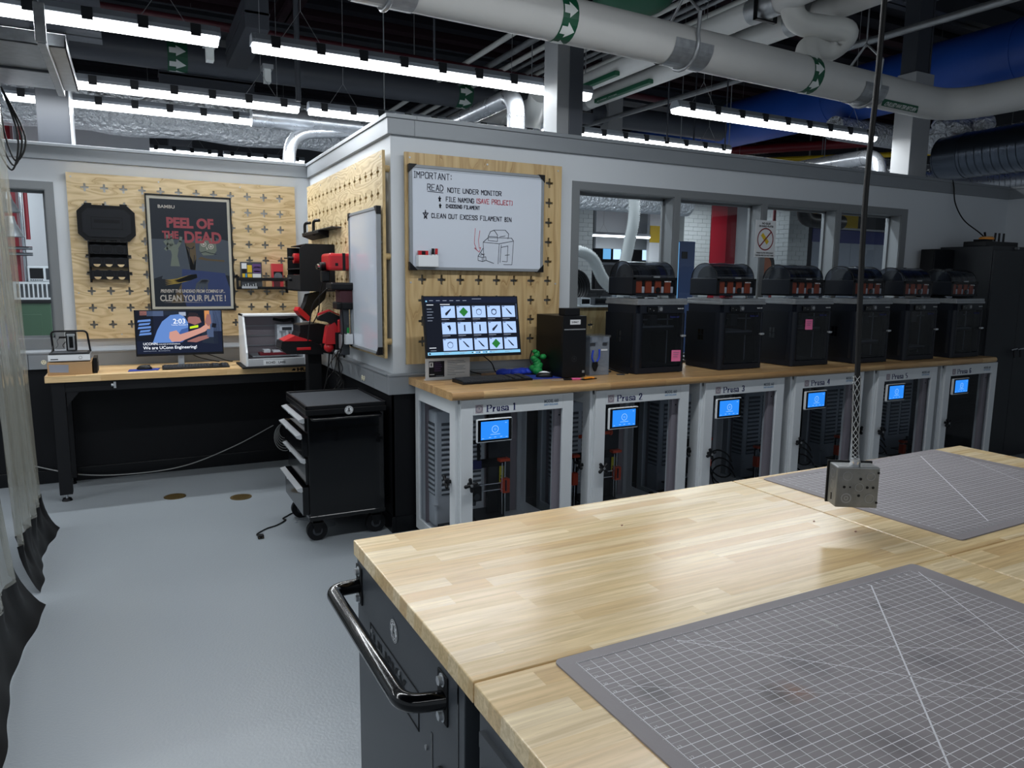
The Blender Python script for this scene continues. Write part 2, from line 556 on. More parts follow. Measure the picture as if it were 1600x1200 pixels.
mat('glow_pale_blue', (120, 190, 245), emit=0.8)
mat('purple', (90, 60, 120), 0.5)
mat('shelf_blue', (60, 150, 210), 0.5)
butcher('wood_table', (218, 184, 132), (235, 210, 162), (244, 225, 186), 0.24, sw=0.041, sl=0.5)
butcher('wood_bench', (178, 138, 92), (196, 158, 108), (212, 176, 126), 0.32, sw=0.04)
butcher('wood_desk', (206, 166, 112), (222, 186, 134), (232, 202, 154), 0.36, sw=0.045)
plywood('ply_left', (206, 182, 138), (222, 200, 160), (160, 128, 84), True, 3.0, 8)
plywood('ply_side', (208, 186, 142), (224, 204, 164), (156, 122, 78), True, 11.0, 12)
plywood('ply_front', (192, 164, 116), (204, 178, 132), (150, 116, 72), False, 5.0, 5)
mat('ply_edge', (186, 160, 112), 0.6, var=0.25, vscale=40, stretch=(4, 4, 0.6))
glassmat('glass_window', (225, 232, 236), 0.08)
glassmat('glass_enclosure', (228, 231, 235), 0.05)
glassmat('picture_glass', (240, 242, 245), 0.07)
glassmat('ams_window', (205, 208, 214), 0.06)
mat('galv_dark', (128, 130, 130), 0.36, metal=0.7, var=0.18, vscale=26)
glassmat('acrylic_clear', (214, 220, 224), 0.1, film=0.06)
glassmat('smoke_acrylic', (165, 170, 180), 0.12, rough=0.06, film=0.05, filmcol=(90, 96, 106))
glassmat('bin_plastic', (225, 230, 235), 0.1, rough=0.2, film=0.3, filmcol=(176, 184, 196))
glassmat('vinyl', (205, 210, 212), 0.34, rough=0.12, film=0.22, filmcol=(196, 194, 180))
glassmat('printer_glass', (150, 155, 165), 0.1, rough=0.03)
mat('shade_red', (196, 60, 66), 0.4)
def emis(name, rgb, s=0.9):
    return mat(name, rgb, 0.3, emit=s)
emis('e_blue', (40, 130, 232)); emis('e_blue_light', (150, 196, 250)); emis('e_tile', (168, 196, 242)); emis('e_dark', (36, 44, 58), 0.8)
emis('e_shirt', (92, 128, 190)); emis('e_shirt_d', (60, 88, 146)); emis('e_skin', (190, 140, 128)); emis('e_skin_d', (140, 96, 92))
emis('e_white', (235, 240, 250)); emis('e_navy', (24, 30, 48)); emis('e_mid', (70, 84, 112)); emis('e_hair', (40, 34, 40)); emis('e_lime', (190, 220, 40)); emis('e_green', (40, 112, 52))
emis('e_black', (20, 24, 34)); emis('e_task', (130, 190, 225)); emis('e_wood', (190, 130, 80)); emis('e_text', (150, 160, 180)); emis('e_pale', (150, 176, 222))
m_ = bpy.data.materials.new('tube_lens'); m_.use_nodes = True
b_ = m_.node_tree.nodes['Principled BSDF']
b_.inputs['Base Color'].default_value = (0.8, 0.8, 0.8, 1)
b_.inputs['Emission Color'].default_value = LAMP_COL + (1,)
b_.inputs['Emission Strength'].default_value = LAMP
MATS['tube_lens'] = m_

def stained(name, src, spots):
    m = MATS[src].copy(); m.name = name
    nt = m.node_tree; b = nt.nodes['Principled BSDF']
    tc = nt.nodes.new('ShaderNodeTexCoord')
    cur = b.inputs['Base Color'].links[0].from_socket
    nz = nt.nodes.new('ShaderNodeTexNoise'); nz.inputs['Scale'].default_value = 18
    nt.links.new(tc.outputs['Object'], nz.inputs['Vector'])
    for (x, y, r, c, amt) in spots:
        d = nt.nodes.new('ShaderNodeVectorMath'); d.operation = 'DISTANCE'
        nt.links.new(tc.outputs['Object'], d.inputs[0]); d.inputs[1].default_value = (x, y, 0.003)
        dd = mathn(nt, 'ADD', d.outputs['Value'], mathn(nt, 'MULTIPLY', mathn(nt, 'SUBTRACT', nz.outputs[0], 0.5), r*1.6))
        mr = nt.nodes.new('ShaderNodeMapRange'); mr.inputs[1].default_value = r; mr.inputs[2].default_value = 0.0; mr.inputs[3].default_value = 0.0; mr.inputs[4].default_value = amt
        nt.links.new(dd, mr.inputs[0])
        cur = mix(nt, mr.outputs[0], cur, lin(c))
    nt.links.new(cur, b.inputs['Base Color'])
    MATS[name] = m
stained('mat_stained', 'mat_grey', [(.282, .367, .035, (132, 84, 52), .6), (.25, .375, .03, (78, 74, 76), .7), (.09, .47, .04, (88, 86, 90), .8), (.36, .42, .05, (96, 92, 98), .7), (.66, .50, .025, (80, 78, 82), .8),
        (.30, .22, .05, (96, 92, 96), .6), (.56, .33, .05, (100, 96, 102), .7), (.18, .30, .06, (104, 100, 106), .7), (.75, .40, .04, (98, 94, 100), .6)])

# ================================================================ SETTING
CAPZ0, CAPZ1 = 2.442, 2.556
def wall_x(name, x0, x1, y, th, z0, z1, openings=()):
    """wall facing -Y with rectangular openings (x0,x1,z0,z1)"""
    m = MB(); x = x0
    for (a, b, c, d) in sorted(openings):
        m.box(x, y, z0, a, y+th, z1, 'wall_paint')
        m.box(a, y, z0, b, y+th, c, 'wall_paint')
        m.box(a, y, d, b, y+th, z1, 'wall_paint')
        x = b
    m.box(x, y, z0, x1, y+th, z1, 'wall_paint')
    return struct(name, m)

m = MB(); m.box(-8, -7, -0.1, 18, 17, 0.0, 'floor_epoxy'); struct('floor', m)
m = MB(); m.box(-8, -7, 5.6, 18, 17, 5.7, 'deck_dark')
for i in range(48):
    y = -6.8+i*0.5
    m.box(-8, y, 5.5, 18, y+0.2, 5.6, 'deck_red' if i % 7 in (2, 3) else 'deck_dark')
struct('ceiling', m)
for nm, b in (('wall_hall_back', (-8, 16.9, 0, 18, 17, 5.6)), ('wall_hall_right', (17.9, -7, 0, 18, 17, 5.6))):
    m = MB(); m.box(*b, 'hall_wall'); struct(nm, m)

# partition walls
W1 = (-1.45, -0.532, 1.115, 2.225)
wall_x('wall_back', -2.6, 1.524, 6.5, 0.14, 0.0, 2.5, [W1])
m = MB(); m.box(1.404, 4.288, 0, 1.524, 6.5, 2.5, 'wall_paint'); struct('wall_side', m)
WF = [(2.732, 3.552), (3.61, 4.432), (4.49, 5.29), (5.35, 6.135)]
m = MB()
m.box(1.524, 4.288, 0, 2.732, 4.428, 2.5, 'wall_paint'); m.box(6.135, 4.288, 0, 7.87, 4.428, 2.5, 'wall_paint')
m.box(2.732, 4.288, 0, 6.135, 4.428, 1.03, 'wall_paint'); m.box(2.732, 4.288, 2.212, 6.135, 4.428, 2.5, 'wall_paint')
for (a, b), (c, d) in zip(WF, WF[1:]):
    m.box(b, 4.30, 1.03, c, 4.428, 2.212, 'window_frame_grey')
struct('wall_front', m)
m = MB(); m.box(7.75, -3.0, 0, 7.87, 4.288, 2.5, 'wall_paint'); struct('wall_right', m)

def cap(name, boxes):
    m = MB()
    for b in boxes: m.box(*b, 'alu_trim')
    struct(name, m, bevel=0.003)
cap('trim_1', [(-2.6, 6.475, CAPZ0, 1.38, 6.665, CAPZ1), (-2.6, 6.465, CAPZ1-0.022, 1.38, 6.675, CAPZ1+0.003)])
cap('trim_2', [(1.38, 4.264, CAPZ0, 1.549, 6.665, CAPZ1), (1.37, 4.254, CAPZ1-0.022, 1.559, 6.675, CAPZ1+0.003)])
cap('trim_3', [(1.549, 4.264, CAPZ0, 7.725, 4.452, CAPZ1), (1.559, 4.254, CAPZ1-0.022, 7.725, 4.462, CAPZ1+0.003)])
cap('trim_4', [(7.725, -3.0, CAPZ0, 7.895, 4.452, CAPZ1), (7.715, -3.0, CAPZ1-0.022, 7.905, 4.462, CAPZ1+0.003)])
# aluminium raceway with cover joints
def raceway_x(name, x0, x1, y, joints):
    m = MB(); last = x0
    for j in list(joints)+[x1]:
        m.box(last+(0.0015 if last > x0 else 0), y-0.042, 0.892, j-0.0015, y, 1.012, 'alu_trim'); last = j
    m.box(x0+.01, y-0.036, 0.895, x1, y, 1.009, 'grey_dark')
    m.box(x0, y-0.048, 1.006, x1, y, 1.018, 'alu_trim')
    struct(name, m, bevel=0.002)
raceway_x('trim_5', -2.6, 1.404, 6.5, [-0.72, 0.8])
raceway_x('trim_6', 1.3615, 7.75, 4.288, [2.4, 3.9, 5.4])
m = MB(); last = 4.2885
for j in (4.56, 5.8, 6.458):
    m.box(1.362, last+0.0015, 0.892, 1.404, j-0.0015, 1.012, 'alu_trim'); last = j
m.box(1.368, 4.30, 0.895, 1.404, 6.45, 1.009, 'grey_dark'); m.box(1.356, 4.2885, 1.006, 1.404, 6.458, 1.018, 'alu_trim')
struct('trim_7', m, bevel=0.002)
# black lower panels and base
m = MB(); m.box(-2.6, 6.49, 0.09, 1.404, 6.5, 0.892, 'black_panel'); struct('trim_8', m)
m = MB(); m.box(1.392, 4.276, 0.09, 1.404, 6.49, 0.892, 'black_panel'); m.box(1.392, 4.276, 0.09, 7.75, 4.288, 0.892, 'black_panel'); struct('trim_9', m)
m = MB(); m.box(-2.6, 6.478, 0, 1.386, 6.5, 0.105, 'black_base'); struct('baseboard_back', m, bevel=0.003)
m = MB(); m.box(1.38, 4.266, 0, 1.404, 6.478, 0.105, 'black_base'); struct('baseboard_side', m, bevel=0.003)
m = MB(); m.box(1.404, 4.266, 0, 7.75, 4.288, 0.105, 'black_base'); struct('baseboard_front', m, bevel=0.003)

# windows
def window(name, x0, x1, y, z0, z1, fo, fi, depth=0.12):
    """fo: frame face width, fi: opening side; glass set back by depth"""
    m = MB()
    m.box(x0-fo[0], y-0.006, z1, x1+fo[1], y+0.02, z1+fo[2], 'window_frame_grey')
    m.box(x0-fo[0], y-0.006, z0-fo[3], x1+fo[1], y+0.02, z0, 'window_frame_grey')
    m.box(x0-fo[0], y-0.006, z0, x0, y+0.02, z1, 'window_frame_grey')
    m.box(x1, y-0.006, z0, x1+fo[1], y+0.02, z1, 'window_frame_grey')
    # reveals
    m.box(x0, y, z0, x0+0.006, y+0.14, z1, 'window_frame_grey'); m.box(x1-0.006, y, z0, x1, y+0.14, z1, 'window_frame_grey')
    m.box(x0, y, z1-0.006, x1, y+0.14, z1, 'window_frame_grey'); m.box(x0, y, z0, x1, y+0.14, z0+0.006, 'window_frame_grey')
    g = depth
    for b in ((x0+.006, z0, x0+.022, z1), (x1-.022, z0, x1-.006, z1), (x0, z0+.006, x1, z0+.022), (x0, z1-.022, x1, z1-.006)):
        m.box(b[0], y+g-0.02, b[1], b[2], y+g-0.002, b[3], 'window_frame_grey')
    o = struct(name, m)
    p = MB(); p.poly([(x0+0.006, y+g, z0+0.006), (x1-0.006, y+g, z0+0.006), (x1-0.006, y+g, z1-0.006), (x0+0.006, y+g, z1-0.006)], 'glass_window')
    part('pane', p, o)
    return o
window('window_1', *W1[:2], 6.5, W1[2], W1[3], (0.055, 0.055, 0.057, 0.075), 0)
for i, (a, b) in enumerate(WF):
    window('window_%d' % (i+2), a, b, 4.288, 1.03, 2.212, (0.058 if i == 0 else 0.0295, 0.085 if i == 3 else 0.0295, 0.055, 0.01), 0)

# steel columns
def column(name, x0, y0, x1, y1, z0, z1, mt, extra=None):
    m = MB(); m.box(x0, y0, z0, x1, y1, z1, mt)
    if extra: extra(m)
    struct(name, m, bevel=0.004)
column('trim_10', 2.646, 4.46, 2.85, 4.645, 0, 5.5, 'column_white', lambda m: m.box(2.74, 4.452, 2.4, 2.85, 4.46, 5.5, 'column_grey'))
column('trim_11', 6.43, 4.46, 6.69, 4.65, 0, 3.52, 'column_white')
column('trim_12', 6.47, 4.50, 6.65, 4.62, 3.52, 5.5, 'beam_dark', lambda m: (m.box(6.45, 4.49, 3.52, 6.47, 4.64, 5.5, 'beam_dark'), m.box(6.65, 4.49, 3.52, 6.67, 4.64, 5.5, 'beam_dark')))
column('trim_13', -0.57, 6.75, -0.352, 6.95, 0, 3.42, 'column_dark', lambda m: (m.box(-0.352, 6.73, 0, -0.335, 6.97, 3.42, 'steel'), m.box(-0.57, 6.73, 3.15, -0.335, 6.75, 3.42, 'column_dark')))
column('trim_14', 6.2, 9.0, 6.45, 9.2, 3.1, 5.5, 'column_white')
column('trim_15', 0.62, 12.6, 0.95, 12.9, 0, 5.5, 'column_grey')
# overhead beams
for i, (b, mt) in enumerate([((-8, 5.6, 4.7, 18, 5.8, 5.0), 'beam_dark'), ((-8, 9.4, 4.3, 18, 9.7, 4.6), 'beam_dark'), ((-8, 13, 4.2, 18, 13.3, 4.5), 'deck_dark'),
                         ((-0.9, -6, 4.9, -0.65, 16, 5.2), 'deck_dark'), ((6.6, -6, 4.5, 6.85, 16, 4.85), 'beam_dark'), ((-8, 1.6, 4.9, 18, 1.85, 5.2), 'beam_dark'),
                         ((-3.0, 6.6, 3.42, -0.1, 6.95, 3.72), 'column_grey'), ((1.9, -6, 4.95, 2.1, 16, 5.2), 'deck_red')]):
    m = MB()
    x0, y0, z0, x1, y1, z1 = b
    if x1-x0 > y1-y0:
        ym = (y0+y1)/2
        m.box(x0, y0, z0, x1, y1, z0+0.02, mt); m.box(x0, y0, z1-0.02, x1, y1, z1, mt); m.box(x0, ym-0.01, z0, x1, ym+0.01, z1, mt)
    else:
        xm = (x0+x1)/2
        m.box(x0, y0, z0, x1, y1, z0+0.02, mt); m.box(x0, y0, z1-0.02, x1, y1, z1, mt); m.box(xm-0.01, y0, z0, xm+0.01, y1, z1, mt)
    struct('trim_%d' % (16+i), m)

# ================================================================ OVERHEAD
def fixture(x0, x1, y, z, label, clips=True, nclip=9, group='tube light fixtures', k=1.0):
    t = thing('tube_light_fixture', label, 'light fixture', (x0, y, z), group=group)
    L = x1-x0
    m = MB()
    pr = [(-0.066, 0.04), (0.066, 0.04), (0.066, 0.062), (0.04, 0.1), (-0.04, 0.1), (-0.066, 0.062)]
    m.prism(pr, 'x', 0.02, L-0.02, 'fixture_body')
    for a, b in ((0, 0.02), (L-0.02, L)):
        m.prism([(p[0]*0.86, p[1]*0.97+0.002) for p in pr], 'x', a, b, 'fixture_body')
    part('housing', m, t, bevel=0.003)
    m = MB()
    lp = [(-0.058, 0.04), (-0.05, 0.012), (-0.03, 0.0), (0.03, 0.0), (0.05, 0.012), (0.058, 0.04)]
    m.prism(lp, 'x', 0.012, L-0.012, 'tube_lens')
    part('lens', m, t)
    ld = bpy.data.lights.new('tube_light', 'AREA')
    ld.shape = 'RECTANGLE'; ld.size = L-0.04; ld.size_y = 0.07
    ld.energy = k*TUBE_W*L/2.44; ld.color = LAMP_COL
    lo = bpy.data.objects.new('tube_light', ld); COL.objects.link(lo); lo.parent = t
    lo.location = (L/2, 0, -0.004)
    if clips:
        for s in (-1, 1):
            me = None
            for i in range(nclip):
                x = L*(i+0.5)/nclip
                if me is None:
                    q = MB(); q.box(-0.027, s*0.066, 0.022, 0.027, s*0.074, 0.082, 'clip_dark'); q.box(-0.027, s*0.045, 0.08, 0.027, s*0.072, 0.088, 'clip_dark')
                    me = q.mesh('clip')
                part('clip', me, t, loc=(x, 0, 0))
    for x in (0.3, L-0.3):
        m = MB(); m.tube([(x-0.12, 0, 0.1), (x, 0, 0.28), (x+0.12, 0, 0.1)], 0.0025, 'steel_dull', 5)
        m.tube([(x, 0, 0.28), (x+0.02, 0, 5.55-z)], 0.0025, 'steel_dull', 5)
        part('hanger_wire', m, t)
    return t
YA, ZA = 4.85, 2.953
FX = 'lit tube light fixture, '
fixture(-1.9, 0.545, YA, ZA, FX+'nearest row, reaching the top left corner', group=None)
fixture(0.72, 3.16, YA, ZA, FX+'nearest row, between the left corner and the first white column', group=None)
fixture(3.98, 6.42, YA, ZA, FX+'right of the first white column under the blue duct', group=None)
fixture(-1.12, 1.32, 6.42, 2.955, FX+'middle row above the poster board', group=None)
fixture(1.39, 3.60, 6.42, 2.955, FX+'middle row, just left of the side wall cap', group=None)
fixture(3.66, 6.07, 6.42, 3.03, FX+'low behind the front wall cap, right of first white column', group=None)
fixture(-0.84, 1.6, 7.3, 2.99, FX+'just above the crinkled foil duct', group=None)
fixture(0.06, 1.27, 12.2, 3.4, FX+'small and distant, left hand one under the foil duct', group=None, nclip=5)
fixture(1.35, 2.56, 12.2, 3.4, FX+'small and distant, right hand one under the foil duct', group=None, nclip=5)
fixture(9.4, 11.8, 6.42, 2.98, FX+'right of the second white column below the dark ribbed duct', group=None)
fixture(12.0, 14.4, 7.3, 3.05, FX+'at the right picture edge above the wall corner', group=None)
fixture(8.2, 10.6, 10.6, 3.1, FX+'seen through the windows, hanging in the hall behind', group=None, clips=False)
fixture(9.3, 10.9, 14.0, 2.6, FX+'low in the hall, seen through the leftmost front window', group=None, clips=False)
# further rows of the same room, above and behind the camera
for (x0, y) in ((-1.9, 2.65), (0.72, 2.65), (-1.9, -1.35), (0.72, -1.35), (-4.5, 4.85), (-4.5, 2.65)):
    fixture(x0, x0+2.44, y, ZA+0.05, 'lit tube light fixture above the camera, '+{(-1.9, 2.65): 'front left', (.72, 2.65): 'front right', (-1.9, -1.35): 'rear left', (.72, -1.35): 'rear right', (-4.5, 4.85): 'far left beyond the curtain', (-4.5, 2.65): 'left of the front ones'}[(x0, y)], clips=False, group='tube lights above the camera', k=0.75 if y > 2 else 0.15)
fixture(-3.6, -1.2, 10.0, 3.0, 'long lit tube light fixture in the hall behind the left window', clips=False, group=None)
fixture(10.5, 12.9, 12.5, 3.2, 'distant lit tube light fixture deep in the hall', clips=False, group=None)

# big insulated pipe with elbow
def arrow_band(m, P, axis, r, w, n=7):
    """green band with white arrows wrapped round a pipe; P centre, axis unit vector"""
    a = Vector(axis); u = a.orthogonal().normalized(); v = a.cross(u)
    seg = 24
    def pt(t, ang, rr): return Vector(P)+a*t+u*rr*math.cos(ang)+v*rr*math.sin(ang)
    for i in range(seg):
        a0, a1 = 2*PI*i/seg, 2*PI*(i+1)/seg
        m.raw([pt(0, a0, r), pt(w, a0, r), pt(w, a1, r), pt(0, a1, r)], [(0, 1, 2, 3)], 'label_green')
    rr = r+0.0012
    for i in range(n):
        c = 2*PI*(i+0.5)/n; h = PI/n*0.8
        for k in range(8):
            a0, a1 = -h+2*h*k/8, -h+2*h*(k+1)/8
            e0, e1 = (.92-.5*abs(a0)/h)*w, (.92-.5*abs(a1)/h)*w
            b0 = w*.08 if abs(a0+a1)/2 < h*.45 else w*.42
            m.raw([pt(b0, c+a0, rr), pt(max(b0, e0), c+a0, rr), pt(max(b0, e1), c+a1, rr), pt(b0, c+a1, rr)], [(0, 1, 2, 3)], 'label_white')
PA, PB = Vector((0.3, 3.50, 3.0)), Vector((5.86, 3.76, 3.0))
dP = (PB-PA).normalized()
def along(x): return PA + (PB-PA)*((x-PA.x)/(PB.x-PA.x))
t = thing('insulated_pipe', 'thick white jacketed pipe with green arrow bands crossing the room overhead', 'pipe', (3.0, 3.6, 3.0))
def rel(p, o=(3.0, 3.6, 3.0)): return Vector(p)-Vector(o)
m = MB(); m.tube([rel(p) for p in bend_path([PA+Vector((-3, -.14, 0)), PB, (5.9, 3.1, 3.0), (5.95, -1.0, 3.0)], 0.42, 10)], 0.118, 'pipe_jacket', 28)
part('pipe_jacket', m, t)
for x in (2.08, 4.08):
    m = MB(); arrow_band(m, rel(along(x)), dP, 0.1195, 0.10); part('arrow_band', m, t, label='green band with white arrows')
m = MB(); arrow_band(m, rel((5.905, 3.25, 3.0)), (0.01, -1, 0), 0.1195, 0.14); part('arrow_band', m, t, label='green band with white arrows')
# text strip on the lower front of the pipe
m = MB()
def onpipe(x, ang, rr=0.120):
    p = along(x); n = dP.cross(Vector((0, 0, 1))).normalized()      # towards camera (-y)
    return rel(p + n*rr*math.cos(ang) + Vector((0, 0, 1))*rr*math.sin(ang))
A0, A1 = R(-68), R(-40)
for i in range(10):
    xa = 4.86+i*0.044
    for k in range(6):
        b0, b1 = A0+(A1-A0)*k/6, A0+(A1-A0)*(k+1)/6; s0, s1 = .06*(1-k/6), .06*(1-(k+1)/6)
        m.raw([onpipe(xa+s0, b0), onpipe(xa+.0445+s0, b0), onpipe(xa+.0445+s1, b1), onpipe(xa+s1, b1)], [(0, 1, 2, 3)], 'label_green')
m.text('CHILLED WATER RETURN', 0.042, 'label_white', lambda u, v: onpipe(4.93+u*0.78, A0+R(5)+v*9.5, 0.1215), bold=0.0006)
part('pipe_label', m, t, label='green strip lettered in white')
def saddle(x, w=0.3):
    m = MB()
    seg = 14
    for i in range(seg):
        a0 = R(-160)+R(160)*i/seg; a1 = R(-160)+R(160)*(i+1)/seg
        m.raw([onpipe(x, a0, .123), onpipe(x+w, a0, .123), onpipe(x+w, a1, .123), onpipe(x, a1, .123)], [(0, 1, 2, 3)], 'galv')
    part('saddle', m, t, label='shiny metal saddle plate')
    m = MB()
    pts = [onpipe(x+w*0.55, R(a), .132) for a in range(-200, 21, 20)]
    pts = [pts[0]+Vector((0, 0.02, .1))]+pts+[pts[-1]+Vector((0, -0.01, 0.12))]
    m.tube(pts, 0.012, 'galv', 6)
    c = rel(along(x+w*0.55))
    m.tube([pts[-1], c+Vector((0, 0, .3)), pts[0]], 0.01, 'galv', 6)
    m.cyl(c+Vector((0, 0, .28)), c+Vector((0, 0, 1.9)), 0.006, 'steel_dull', 6)
    part('clevis_hanger', m, t)
saddle(2.86, .3); saddle(0.98, .3); saddle(4.62, .26)

# S-shaped white pipe joining from above
m = MB(); m.tube(bend_path([(4.1, 3.80, 4.9), (4.1, 3.80, 3.36), (4.50, 3.62, 3.32), (4.46, 3.78, 3.21), (4.20, 3.76, 3.22), (4.2, 3.69, 3.04)], 0.13, 8), 0.078, 'pipe_white', 20)
solo('pipe_elbow', m, 'glossy white double elbow pipe dropping onto the thick jacketed pipe', 'pipe')
# pair running away from the camera
for x, z, lab, nm in ((4.44, 3.5, 'right hand of the two white pipes running away under the conduits', 'a'), (4.06, 3.52, 'left hand of the two white pipes running away under the conduits', 'b')):
    t = thing('jacketed_pipe', lab, 'pipe', (x, 6, z))
    m = MB(); m.cyl((0, -6, 0), (0, 6, 0), 0.085, 'pipe_jacket', 20); part('pipe_jacket', m, t)
    m = MB(); m.box(-0.11, -0.35, -0.088, -0.06, 0.55, -0.05, 'label_green')
    m.text('CHILLED WATER', 0.045, 'label_white', lambda u, v: (-0.112+v*0.2, 0.5-u, -0.085+v*0.8), bold=0.001)
    part('pipe_label', m, t, label='green label strip')
    for y in (-2.0, 0.9):
        m = MB()
        m.cyl((0, y-0.13, 0), (0, y+0.13, 0), 0.0885, 'galv', 20, caps=False)
        m.box(-0.10, y-0.015, -0.10, -0.09, y+0.015, 0.12, 'black_plastic'); m.box(0.09, y-0.015, -0.10, 0.10, y+0.015, 0.12, 'black_plastic'); m.box(-0.10, y-0.015, -0.10, 0.10, y+0.015, -0.09, 'black_plastic')
        m.cyl((0, y, 0.09), (0, y, 1.6), 0.006, 'steel_dull', 6)
        part('pipe_hanger', m, t)
# white bend behind the first column
m = MB(); m.tube(bend_path([(3.4, 6.0, 3.3), (3.9, 7.2, 3.1), (4.9, 7.9, 3.1), (5.2, 8.0, 2.95), (5.2, 8.0, 2.9)], 0.3), 0.11, 'pipe_white', 18); m.cyl((3.95, 7.2, 3.2), (3.95, 7.2, 5.56), .006, 'steel_dull', 6)
solo('pipe_bend', m, 'white bent pipe low behind the first white column', 'pipe')
# conduits
cg = 'bundle of grey conduits overhead'
ORD = ['fifth', 'sixth', 'seventh', 'fourth', 'third', 'second', 'eighth', 'ninth', 'first', 'tenth']
ORD = ['second', 'third', 'fourth', 'fifth', 'sixth', 'seventh', 'eighth', 'ninth', 'first', 'tenth']
for i, (k, r) in enumerate(((0.500, 0.03), (0.518, 0.022), (0.532, 0.022), (0.548, 0.026), (0.566, 0.03), (0.588, 0.022), (0.61, 0.03), (0.64, 0.035), (0.48, 0.018), (0.69, 0.03))):
    x = 2.5/k
    m = MB(); m.cyl((x, 0.5, 4.1+0.01*(i % 2)), (x, 15, 4.1+0.01*(i % 2)), r, 'steel_dull' if i % 3 else 'pipe_white', 8)
    solo('conduit', m, ORD[i]+' grey conduit from the right in the bundle running away overhead', 'conduit', group=cg)
for y, lab in ((3.2, 'flat rack bar under the conduit bundle, nearest the camera'), (6.2, 'flat rack bar under the conduit bundle, middle one'), (9.2, 'flat rack bar under the conduit bundle, farthest')):
    m = MB(); m.box(3.3, y, 4.02, 5.6, y+0.05, 4.06, 'galv')
    for x in (3.35, 5.45): m.cyl((x, y+0.02, 3.98), (x, y+0.02, 5.5), 0.006, 'steel_dull', 6)
    solo('conduit_rack', m, lab, 'rack', group='conduit rack bars')
# strut beam right
m = MB(); m.tube([(6.05, 1.2, 3.72), (6.05, 12, 3.9)], 0.035, 'steel_dull', 4)
solo('strut_beam', m, 'long thin metal strut running back below the blue duct', 'strut')
m = MB(); m.box(6.9, 1.0, 4.35, 7.15, 5.0, 4.6, 'beam_dark')
solo('cable_tray', m, 'dark boxed cable tray above the second white column', 'cable tray', bevel=0.005)

# ducts
t = thing('blue_duct', 'very large blue round duct running back at upper right', 'duct', (9.1, 2, 4.22))
m = MB(); m.cyl((0, -3, 0), (0, 13.0, 0), 0.36, 'duct_blue', 32); part('shell', m, t)
for y in (0.5, 3.0, 5.5, 8.0):
    m = MB(); m.cyl((0, y, 0), (0, y+0.04, 0), 0.368, 'duct_blue', 32); part('joint_band', m, t)
def spiral(m, pts, r, mt, pitch=0.14, n=20, ridge=1.05):
    """round duct with raised seams along a path"""
    m.tube(pts, r, mt, n)
    d = 0.0
    P = [Vector(p) for p in pts]
    nxt = pitch
    for a, b in zip(P, P[1:]):
        L = (b-a).length
        while nxt <= d+L:
            c = a+(b-a)*((nxt-d)/L); ax = (b-a).normalized()
            m.cyl(c-ax*0.004, c+ax*0.004, r*ridge, mt, n, caps=False)
            nxt += pitch
        d += L
m = MB(); spiral(m, [(0, -3.6, 0), (0, 0, 0)], 0.25, 'duct_dark', 0.085, 32)
m.cyl((0, 0, 0), (0, 0.28, 0), 0.255, 'duct_dark', 32, r2=0.235)
m.cyl((0, 0.28, 0), (0, 0.29, 0), 0.24, 'duct_dark', 32)
solo('ribbed_duct', m, 'dark ribbed round duct with a plain collar at the right edge', 'duct', (8.45, 5.15, 3.05))
m = MB(); m.cyl((1.2, -.9, .2), (1.2, -.9, 2.8), .006, 'steel_dull', 6); spiral(m, bend_path([(0, 0, 0), (1.2, -0.9, 0.1), (2.2, -2.2, 0.2)], 0.5), 0.22, 'duct', 0.06, 24)
solo('flex_duct', m, 'silver flexible duct curving under the dark ribbed duct', 'duct', (8.7, 5.9, 2.76))
m = MB(); spiral(m, [(-1.5, 0, 0), (1.6, 0, 0)], 0.13, 'duct', 0.05, 20); m.cyl((1, 0, .12), (1, 0, 2.36), .006, 'steel_dull', 6)
solo('flex_duct', m, 'narrow silver flexible duct just right of the second white column', 'duct', (10.2, 6.9, 3.2))
m = MB(); m.tube(bend_path([(-1.5, 0, 0), (1.5, 0, 0)]), 0.16, 'foil', 20)
solo('foil_duct', m, 'short foil wrapped duct right of the second white column', 'duct', (10.2, 7.2, 3.72))
m = MB()
for i in range(9):
    rnd = random.Random(i); m.sphere((rnd.uniform(-.25, .3), rnd.uniform(-.3, .3), rnd.uniform(-.06, .12)), rnd.uniform(.1, .18), 'foil', 10, 6, (1.2, 1, .8))
solo('foil_wrap', m, 'crumpled dark foil insulation on top of the ribbed duct', 'insulation', (8.75, 5.35, 3.38))
# foil duct along the back
m = MB()
N = 60; pts = []; rad = []
rnd = random.Random(4)
for i in range(N+1):
    pts.append((-5+9.2*i/N, 0.015*math.sin(i*1.3), 0.012*math.sin(i*0.9))); rad.append(0.225+rnd.uniform(-.008, .008))
m.tube(pts, 0.2, 'foil', 32, radii=rad)
solo('foil_duct', m, 'crinkled foil insulated duct running behind the back wall', 'duct', (0, 8.05, 3.15))
m = MB(); m.tube([(4.3, 8, 2.66), (6.9, 8.05, 2.66)], .16, 'foil', 24); m.cyl((5, 8, 2.8), (5, 8, 5.56), .006, 'steel_dull', 6); m.cyl((6.7, 8, 2.8), (6.7, 8, 5.56), .006, 'steel_dull', 6)
solo('foil_duct', m, 'foil wrapped duct low behind the leftmost front window', 'duct')
m = MB(); spiral(m, [(1.0, 6.88, 2.985), (2.35, 6.88, 2.985)], 0.088, 'duct', 0.16, 24)
m.cyl((2.2, 6.88, 3.05), (2.2, 6.88, 5.56), .006, 'steel_dull', 6)
spiral(m, bend_path([(1.95, 6.88, 2.95), (1.32, 6.88, 2.88), (1.30, 6.88, 2.3)], 0.22), 0.056, 'duct', 0.2, 20)
solo('spiral_duct', m, 'silver spiral duct with a bent branch going down behind the back wall corner', 'duct')
